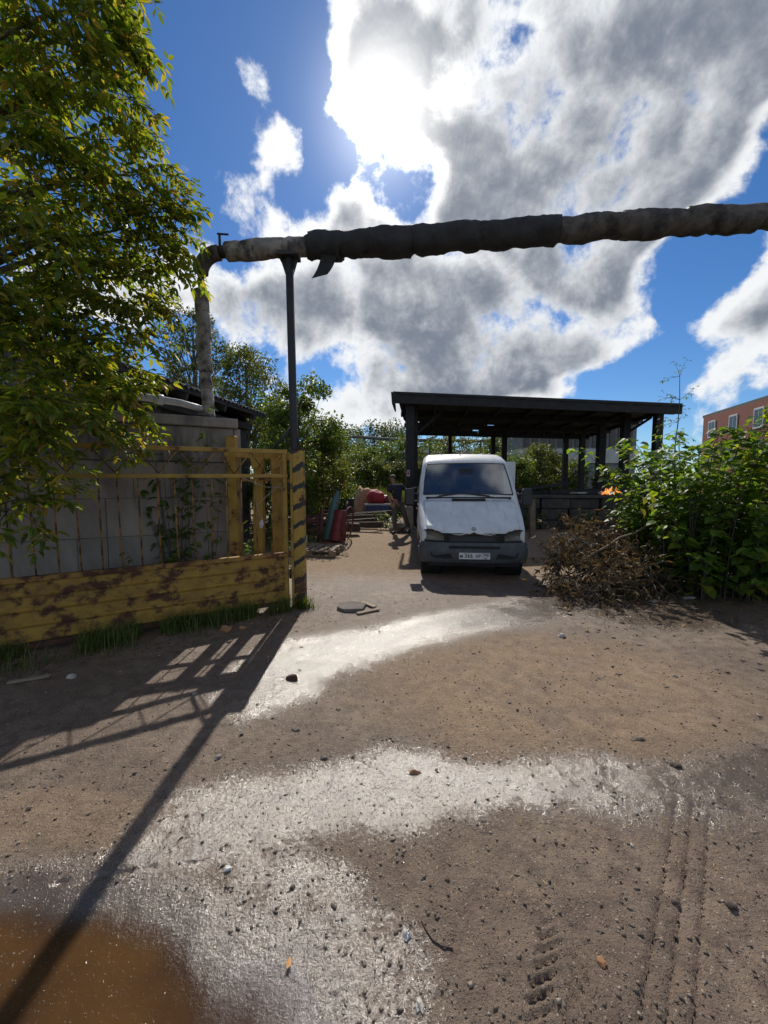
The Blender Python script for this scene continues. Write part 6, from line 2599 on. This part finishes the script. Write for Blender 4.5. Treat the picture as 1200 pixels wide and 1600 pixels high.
print('bush leaves', len(lv.p))
split_two(lv, bush, M['leaf_bush'], M['leaf_bush_single'], 290, 'bush_leaf', 'foliage', BROAD_V, (1.5, 1.0, 1.65))
# the yellow leaves
for k, (px, py) in enumerate(((1008, 778), (1018, 775), (1002, 795), (1012, 790))):
    q = P(px, py, 4.95)
    leaf_object('yellow_leaf', [tuple(q)], [(0.3 * (k - 1.5), -0.6, -0.7)], [(0.2, -0.8, 0.6)], [0.11], [0.07], M['leaf_yellow'], bush, BROAD_V)

# thin sprig standing above the bush
sp_ = thing('thin_sapling', 'thin sparse sapling poking above the canopy end behind the big bush', 'sapling', (6.6, 8.8, 0))
lv = Leaves()
wood = MB()
tp = curve_pts((6.6, 8.8, 0), P(1062, 588, 8.8), 0.0, 8, 0.03)
wood.tube(tp, [0.025 - 0.0024 * i for i in range(9)], 5)
for k in range(3, 9):
    for q in range(3):
        compound_twig(lv, wood, tp[k], rnd_unit() + Vector((0, 0, 0.6)), 0.35, 3, 0.085, 0.3, 3)
obj('trunk', wood, M['bark'], sp_)
leaf_object('crown', lv.p, lv.d, lv.n, lv.l, lv.w, M['leaf_mid'], sp_)

# ------------------------------------------------------------------ cut branches with withered leaves
random.seed(404)
bspec = [((4.9, 6.6, 0.28), (2.75, 5.75, 0.18), 0.028), ((4.7, 7.0, 0.45), (2.9, 6.2, 0.40), 0.025), ((4.6, 6.4, 0.20), (2.95, 5.35, 0.12), 0.022), ((5.2, 7.3, 0.6), (3.3, 6.8, 0.62), 0.03), ((4.9, 6.2, 0.15), (3.5, 5.5, 0.22), 0.02)]
blabels = ['withered brown branch spreading lowest in the brush heap beside the van shadow', 'withered branch with a thick leafy middle in the brush heap', 'withered twiggy branch lying flat along the front of the brush heap', 'withered branch on top of the brush heap against the bush', 'short withered branch tucked under the big bush']
for (a, b, r), lab in zip(bspec, blabels):
    t_ = thing('dead_branch', lab, 'branch', a, group='cut branches in the brush heap')
    lv = Leaves()
    wood = MB()
    cp = curve_pts(a, b, 0.10, 8, 0.04)
    wood.tube(cp, [r * (1 - 0.085 * i) for i in range(9)], 6)
    for k in range(1, 9):
        for q in range(15):
            d_ = ((cp[k] - cp[k - 1]).normalized() * 0.6 + rnd_unit() * 0.9 + Vector((0, -0.1, 0.05)))
            L_ = random.uniform(0.3, 0.65)
            tw = [cp[k]]
            d_.normalize()
            for s_ in range(4):
                d_ = (d_ + Vector((0, 0, -0.12)) + rnd_unit() * 0.2).normalized()
                nx_ = tw[-1] + d_ * L_ / 4
                nx_.z = max(nx_.z, 0.03)
                tw.append(nx_)
            wood.tube(tw, [0.006, 0.005, 0.004, 0.003, 0.002], 3, cap=False)
            for s_ in range(1, 5):
                for z_ in range(3):
                    o_ = (rnd_unit() + d_ * 0.6 + Vector((0, 0, -0.6))).normalized()
                    l_ = random.uniform(0.07, 0.13)
                    lv.add(tw[s_], o_, rnd_unit(), l_, l_ * 0.34)
    obj('stem', wood, M['bark_grey'], t_, smooth=True)
    leaf_object('withered_leaves', lv.p, lv.d, lv.n, lv.l, lv.w, M['leaf_dead'], t_)
# pale bare stick across the heap
t_ = MB()
t_.tube(curve_pts((3.05, 5.9, 0.42), (4.5, 6.3, 0.95), 0.08, 6, 0.03), [0.012, 0.014, 0.016, 0.018, 0.018, 0.02, 0.02], 6)
tag(obj('bare_stick', t_, M['wood'], None, smooth=True), 'pale bare stick slanting across the brush heap', 'stick')
# forked stick lying in front
t_ = MB()
a_ = G(960, 912)
t_.tube(curve_pts((a_.x - 0.25, a_.y - 0.3, 0.05), (a_.x + 0.7, a_.y + 0.3, 0.10), 0.06, 5, 0.02), 0.011, 5)
t_.tube(curve_pts((a_.x + 0.2, a_.y - 0.1, 0.07), (a_.x + 0.75, a_.y - 0.15, 0.04), 0.03, 4, 0.02), 0.008, 5)
tag(obj('forked_stick', t_, M['bark_grey'], None), 'forked bare stick on wet ground in front of the brush heap', 'stick')

# ------------------------------------------------------------------ weeds and small plants
def small_plant(name, label, base, n_st, h, ll, spread, mat, mat_st, wall=None, tv=LEAF_V):
    t_ = thing(name, label, 'plant', base)
    lv_ = Leaves()
    wd = MB()
    b_ = Vector(base)
    for i in range(n_st):
        top = b_ + Vector((random.uniform(-spread, spread), random.uniform(-spread, spread) * (0.15 if wall else 1), h * random.uniform(0.55, 1.0)))
        cp = curve_pts(b_ + Vector((random.uniform(-.04, .04), 0, 0)), top, 0.03, 8, 0.012)
        wd.tube(cp, [0.006 - 0.0005 * k for k in range(9)], 4, cap=False)
        for k in range(2, 9):
            for s_ in (-1, 1):
                ang = random.uniform(0, 6.28)
                o_ = Vector((math.cos(ang), math.sin(ang) * (0.4 if wall else 1), random.uniform(-0.3, 0.3)))
                l_ = ll * random.uniform(0.6, 1.2)
                lv_.add(cp[k] + o_ * l_ * 0.4, o_ + Vector((0, 0, -0.4)), Vector((0, -0.4, 1)) + rnd_unit() * 0.5, l_, l_ * 0.55)
    obj('stem', wd, mat_st, t_)
    leaf_object('foliage', lv_.p, lv_.d, lv_.n, lv_.l, lv_.w, mat, t_, tv)
    return t_


random.seed(505)
small_plant('leafy_sapling', 'bright leafy sapling growing by the yellow guard frame above the gate boards', (P(385, 880, 5.35).x, 5.35, 0.0), 5, 1.15, 0.11, 0.22, M['leaf_bush'], M['bark'])
small_plant('small_weed', 'small dark leafy weed growing between the gate bars and the wall', (P(240, 880, 4.75).x, 4.75, 0.0), 4, 0.98, 0.12, 0.25, M['leaf_mid'], M['bark'])
vb = wpt(0.75, 0.16, 0.0)
small_plant('climbing_vine', 'climbing vine straggling up the concrete wall to its coping', vb, 16, 2.70, 0.13, 0.46, M['leaf_mid'], M['bark'], wall=True)
vb = wpt(0.35, 0.16, 0.0)
small_plant('climbing_shoot', 'fresh green shoot climbing at the wall end above the gate rail', vb, 3, 2.75, 0.12, 0.20, M['leaf_bush'], M['bark'], wall=True)
small_plant('post_weed', 'small green weed beside the guard frame foot behind the gate', (P(440, 850, 6.0).x, 6.0, 0.0), 4, 0.85, 0.09, 0.2, M['leaf_mid'], M['bark'])
small_plant('cut_green_branch', 'freshly cut green leafy branch lying on the sand behind the man', (P(603, 822, 12.3).x, 12.6, 0.15), 9, 0.75, 0.16, 0.55, M['leaf_mid'], M['bark'])
for i in range(9):
    x = 4.5 + i * 0.52 + random.uniform(-.15, .15)
    small_plant('platform_weed', ('withered brown' if i % 3 == 2 else 'dull green straggly') + ' weed growing against the stone platform', (x, 12.3 + random.uniform(-.5, .2), 0.12), 6, random.uniform(0.5, 1.0), 0.13, 0.30, M['leaf_dead'] if i % 3 == 2 else M['leaf_mid'], M['bark'])['group'] = 'weeds along the platform'


def blades(name, pts, hmin, hmax, w, mat, label, cat, bend=0.5):
    Pp = np.array(pts)
    n_ = len(Pp)
    h = rng.uniform(hmin, hmax, n_)
    a = rng.uniform(0, 2 * math.pi, n_)
    lean = rng.uniform(0.1, bend, n_)
    dx, dy = np.cos(a) * lean * h, np.sin(a) * lean * h
    sx, sy = -np.sin(a) * w / 2, np.cos(a) * w / 2
    rows_ = []
    for t, k in ((0, 1.0), (0.5, 0.8), (1.0, 0.06)):
        cx = Pp[:, 0] + dx * t * t
        cy = Pp[:, 1] + dy * t * t
        cz = Pp[:, 2] + h * (t - 0.25 * lean * t * t)
        rows_.append(np.stack([cx - sx * k, cy - sy * k, cz], 1))
        rows_.append(np.stack([cx + sx * k, cy + sy * k, cz], 1))
    Vv = np.stack(rows_, 1).reshape(-1, 3)
    b = np.arange(n_)[:, None] * 6
    Qq = np.concatenate([b + np.array([[0, 1, 3, 2]]), b + np.array([[2, 3, 5, 4]])])
    o = np_mesh(name, Vv, quads=Qq, mat=mat)
    tag(o, label, cat, kind='stuff')
    return o


pts = []
for _ in range(5200):
    s_ = random.uniform(0.02, GL)
    off = abs(random.gauss(0, 0.16)) * (0.5 + 0.8 * s_ / GL)
    if mnoise.noise(Vector((s_ * 2.3, off * 3, 4))) < -0.08:
        continue
    q = gpt(s_, 0.03 + off, 0)
    pts.append((q.x, q.y, surf(q.x, q.y) - 0.005))
blades('grass_verge', pts, 0.04, 0.28, 0.007, M['grass'], 'short grass growing along the foot of the yellow gate', 'grass', 0.9)
pts = []
for _ in range(420):
    a, r = random.uniform(0, 6.28), abs(random.gauss(0, 0.07))
    q = (-1.07 + r * math.cos(a), 4.98 + r * 0.6 * math.sin(a))
    pts.append((q[0], q[1], surf(*q) - 0.005))
blades('grass_tuft', pts, 0.05, 0.22, 0.007, M['grass'], 'bright grass tuft at the foot of the striped post', 'grass', 0.7)
pts = []
for _ in range(22000):
    x, y = random.uniform(-5.0, 5.5), 18.2 + abs(random.gauss(0, 3.0))
    pts.append((x, y, gz(x, y) - 0.02))
blades('tall_weeds', pts, 0.5, 1.5, 0.035, M['weeds'], 'tall pale weeds filling the ground in front of the thicket', 'weeds', 0.5)
pts = []
for _ in range(9000):
    x, y = random.uniform(5.5, 16), 21.0 + abs(random.gauss(0, 1.6))
    pts.append((x, y, gz(x, y) - 0.02))
blades('tall_weeds', pts, 0.4, 1.3, 0.035, M['weeds'], 'tall weeds growing behind the loading platform', 'weeds', 0.5)
pts = []
for _ in range(2600):
    x, y = random.uniform(-3.9, -1.6), 9.0 + random.uniform(0, 3.5)
    if x > -2.1 and y < 10:
        continue
    pts.append((x, y, gz(x, y) - 0.02))
blades('rough_grass', pts, 0.08, 0.35, 0.014, M['grass'], 'rough grass under the bushes behind the guard frame', 'grass', 0.8)

# ------------------------------------------------------------------ debris on the ground
random.seed(606)


def scatter_stuff(name, n_, region, smin, smax, mat, label, cat, flat=0.6, chip=False, dens=None):
    vs, ts = [], []
    octa = np.array([(1, 0, 0), (0, 1, 0), (-1, 0, 0), (0, -1, 0), (0, 0, 1), (0, 0, -1)], float)
    of = np.array([(0, 1, 4), (1, 2, 4), (2, 3, 4), (3, 0, 4), (1, 0, 5), (2, 1, 5), (3, 2, 5), (0, 3, 5)])
    c = 0
    for _ in range(n_):
        x, y = region()
        if dens is not None and random.random() > dens(x, y):
            continue
        z = surf(x, y)
        if z < WATER_Z + 0.004:
            continue
        s_ = smin * (smax / smin) ** (random.random() ** 2.2)
        m = Euler((random.uniform(-.5, .5), random.uniform(-.5, .5), random.uniform(0, 6.28))).to_matrix()
        sc_ = np.array([s_ * random.uniform(0.8, 1.6), s_ * random.uniform(0.6, 1.0), s_ * flat * random.uniform(0.6, 1.2)])
        if chip:
            sc_ = np.array([s_ * random.uniform(1.2, 3.0), s_ * 0.35, s_ * 0.12])
        v = (octa * (1 + rng.uniform(-0.3, 0.3, (6, 1))) * sc_) @ np.array(m).T + np.array([x, y, z + sc_[2] * 0.4])
        vs.append(v)
        ts.append(of + c)
        c += 6
    o = np_mesh(name, np.concatenate(vs), tris=np.concatenate(ts), mat=mat)
    tag(o, label, cat, kind='stuff')
    return o


def island_mat(name, stops, rough=0.85):
    m = bpy.data.materials.new(name)
    m.use_nodes = True
    nt = m.node_tree
    nt.nodes.clear()
    n = NT(nt)
    base = n.ramp(n.add('ShaderNodeNewGeometry').outputs['Random Per Island'], stops)
    b = n.add('ShaderNodeBsdfPrincipled')
    n.l.new(base, b.inputs['Base Color'])
    b.inputs['Roughness'].default_value = rough
    o = n.add('ShaderNodeOutputMaterial')
    n.l.new(b.outputs[0], o.inputs['Surface'])
    return m


M['gravel'] = island_mat('gravel_mix', [(0.0, (0.07, 0.055, 0.045)), (0.55, (0.13, 0.10, 0.078)), (0.85, (0.20, 0.155, 0.115)), (1.0, (0.36, 0.31, 0.26))])
M['chips'] = island_mat('wood_chips', [(0.0, (0.20, 0.12, 0.05)), (0.5, (0.38, 0.24, 0.10)), (1.0, (0.55, 0.40, 0.20))])
M['litter'] = island_mat('leaf_litter', [(0.0, (0.05, 0.03, 0.02)), (0.6, (0.13, 0.07, 0.03)), (1.0, (0.30, 0.17, 0.05))])


def reg_near():
    y = 0.95 + 5.5 * random.random() ** 1.7
    return random.uniform(-1.15, 1.15) * (y + 0.35), y


scatter_stuff('gravel', 15000, reg_near, 0.0020, 0.011, M['gravel'], 'loose gravel and grit strewn over the damp mud', 'gravel')
scatter_stuff('gravel', 900, lambda: (random.uniform(-4.0, 4.5), random.uniform(1.6, 9.5)), 0.007, 0.022, M['gravel'], 'small loose stones scattered over the yard entrance', 'stones', dens=lambda x, y: 0.25 + 0.75 * (mnoise.noise(Vector((x * 0.9, y * 0.9, 3))) > 0.05))
chip_c = [(G(*p), r) for p, r in (((540, 1370), .12), ((760, 1300), .22), ((870, 1300), .2), ((960, 1300), .18), ((1080, 1290), .15), ((1100, 1360), .12), ((820, 1400), .1), ((1120, 1270), .2), ((640, 1330), .15))]


def reg_chip():
    c, r = random.choice(chip_c)
    return c.x + random.gauss(0, r), c.y + random.gauss(0, r * 0.45)


scatter_stuff('wood_chips', 1500, reg_chip, 0.0022, 0.006, M['chips'], 'golden wood chips pressed into the mud', 'wood chips', chip=True)
scatter_stuff('leaf_litter', 700, lambda: (lambda q: (q.x, q.y))(gpt(random.uniform(0, GL), 0.1 + abs(random.gauss(0, 0.35)), 0)), 0.008, 0.03, M['litter'], 'brown leaf litter along the shaded gate foot', 'litter', 0.25)
scatter_stuff('leaf_litter', 900, lambda: (random.uniform(2.2, 5.5), random.uniform(4.0, 6.6)), 0.008, 0.035, M['litter'], 'brown leaf litter around the brush heap and bush', 'litter', 0.25)


def piece(name, label, cat, px, py, s_, mat, seed=1, rough=0.35, smooth=False, sink=0.4, rot=0.0):
    q = G(px, py)
    z = surf(q.x, q.y)
    m1 = MB()
    m1.lump((q.x, q.y, z + s_[2] * sink), s_, seed, rough, Euler((0, 0, rot)).to_matrix())
    return tag(obj(name, m1, mat, None, smooth=smooth), label, cat)


piece('brick_fragment', 'orange brown brick half lying in the grass below the gate', 'brick', 353, 986, (0.07, 0.05, 0.04), M['brick_bit'], 2)
piece('brick_fragment', 'small orange brick chip beside the brick half below the gate', 'brick', 379, 983, (0.04, 0.03, 0.025), M['brick_bit'], 5)
piece('pale_stone', 'pale rounded stone in the grass at the low end of the gate', 'stone', 112, 1060, (0.04, 0.032, 0.028), M['stone_pale'], 3)
piece('dark_clod', 'dark brown clod on the bright wet strip', 'clod', 456, 1061, (0.05, 0.035, 0.028), M['rust'], 7)
piece('brick_fragment', 'rusty brown fragment on the wet strip by the sand', 'fragment', 648, 1204, (0.032, 0.016, 0.014), M['brick_bit'], 9)
piece('white_plastic_bit', 'crumpled white plastic bit beside the bent twig', 'litter', 635, 1460, (0.012, 0.015, 0.011), M['white_trim'], 11, 0.6)
piece('glass_shard', 'pale clear shard alone on the mud below the bent twig', 'shard', 655, 1571, (0.012, 0.016, 0.008), M['stone_pale'], 13, 0.6)
piece('white_plastic_bit', 'tiny white scrap on the mud beside the crack', 'litter', 356, 1357, (0.016, 0.012, 0.008), M['white_trim'], 14, 0.6)
piece('dark_clod', 'small dark clod by the ribbed tyre track', 'clod', 1142, 1417, (0.018, 0.014, 0.012), M['wood_dark'], 15)
piece('dark_clod', 'small flat dark clod between the tyre tracks', 'clod', 1055, 1408, (0.016, 0.008, 0.007), M['wood_dark'], 16)
piece('pale_stone', 'beige pebble between the two tyre tracks', 'stone', 940, 1502, (0.014, 0.018, 0.008), M['brick_bit'], 18)
piece('pale_stone', 'pale stone on the dry sand near the wet strip', 'stone', 878, 995, (0.045, 0.03, 0.028), M['stone_pale'], 19)
piece('bark_scrap', 'curved brown bark scrap on the right of the sand', 'bark', 994, 1155, (0.05, 0.018, 0.012), M['wood'], 21)
piece('bark_scrap', 'dark bark scrap on the mud right of the sand', 'bark', 1056, 1195, (0.03, 0.02, 0.012), M['wood_dark'], 22)
piece('rubble_piece', 'white rubble piece under the edge of the big bush', 'rubble', 1075, 934, (0.09, 0.05, 0.03), M['stone_pale'], 24)
piece('rubble_piece', 'grey rubble piece beside the litter in front of the bush', 'rubble', 1022, 941, (0.06, 0.04, 0.03), M['stone'], 25)
# orange leaf by the puddle
lq = G(450, 1503)
lt = thing('fallen_leaf', 'curled orange fallen leaf at the edge of the puddle', 'leaf', (lq.x, lq.y, surf(lq.x, lq.y)))
leaf_object('leaf_blade', [(lq.x, lq.y - 0.012, surf(lq.x, lq.y) + 0.010)], [(0.1, 1, 0.1)], [(0.3, -0.2, 1)], [0.036], [0.020], pmat('orange_leaf', (0.50, 0.22, 0.04), (0.38, 0.16, 0.04), 60, 0.6), lt, LEAF_V)
m_ = MB()
m_.tube([(lq.x, lq.y - 0.012, surf(lq.x, lq.y) + 0.010), (lq.x - 0.006, lq.y - 0.03, surf(lq.x, lq.y) + 0.004)], 0.001, 4)
obj('leaf_stalk', m_, M['wood'], lt)
# bent twig
m_ = MB()
tp = []
for (px, py) in ((658, 1436), (665, 1452), (676, 1468), (690, 1477), (708, 1481)):
    q = G(px, py)
    tp.append((q.x, q.y, surf(q.x, q.y) + 0.004))
m_.tube(tp, [0.0018, 0.0024, 0.0028, 0.003, 0.0026], 6)
tag(obj('bent_twig', m_, M['wood_dark'], None, smooth=True), 'thin bent dark twig lying on the mud', 'twig')
# slab and plank bits by the striped post
sb = thing('broken_slab', 'broken grey slab of rubble lying flat on the sand near the striped post', 'slab', G(553, 951))
q = sb.location
m_ = MB()
m_.prism([(q.x - 0.22, q.y - 0.05, 0.0), (q.x - 0.12, q.y - 0.16, 0.0), (q.x + 0.12, q.y - 0.14, 0.0), (q.x + 0.16, q.y + 0.10, 0.0), (q.x - 0.02, q.y + 0.2, 0.0), (q.x - 0.2, q.y + 0.14, 0.0)], (0, 0, 0.045))
obj('slab_body', m_, M['mortar'], sb, bev=0.008)
for k, (px0, py0, px1, py1, lab) in enumerate(((558, 960, 592, 954, 'pale split plank leaning on the broken slab'), (565, 942, 586, 951, 'short pale plank end behind the broken slab'))):
    a, b = G(px0, py0), G(px1, py1)
    m_ = MB()
    m_.beam((a.x, a.y, surf(a.x, a.y) + 0.015), (b.x, b.y, surf(b.x, b.y) + 0.02), 0.06, 0.016)
    tag(obj('split_plank', m_, M['wood'], None), lab, 'plank')
a, b = G(12, 1068), G(78, 1058)
m_ = MB()
m_.beam((a.x, a.y, surf(a.x, a.y) + 0.012), (b.x, b.y, surf(b.x, b.y) + 0.015), 0.035, 0.016)
tag(obj('split_plank', m_, M['wood'], None), 'thin pale lath in the grass at the low end of the gate', 'plank')
for k in range(26):
    px, py = random.choice([(random.uniform(430, 620), random.uniform(930, 1010)), (random.uniform(650, 1150), random.uniform(960, 1180)), (random.uniform(250, 600), random.uniform(1040, 1200)), (random.uniform(900, 1180), random.uniform(940, 1060))])
    piece('loose_stone', ('grey brown' if k % 3 else 'dark grey') + ' loose stone lying on the sandy yard entrance', 'stone', px, py, (random.uniform(.012, .028), random.uniform(.009, .02), random.uniform(.006, .011)), M['stone'] if k % 3 else M['bark_grey'], 30 + k)['group'] = 'loose stones at the yard entrance'
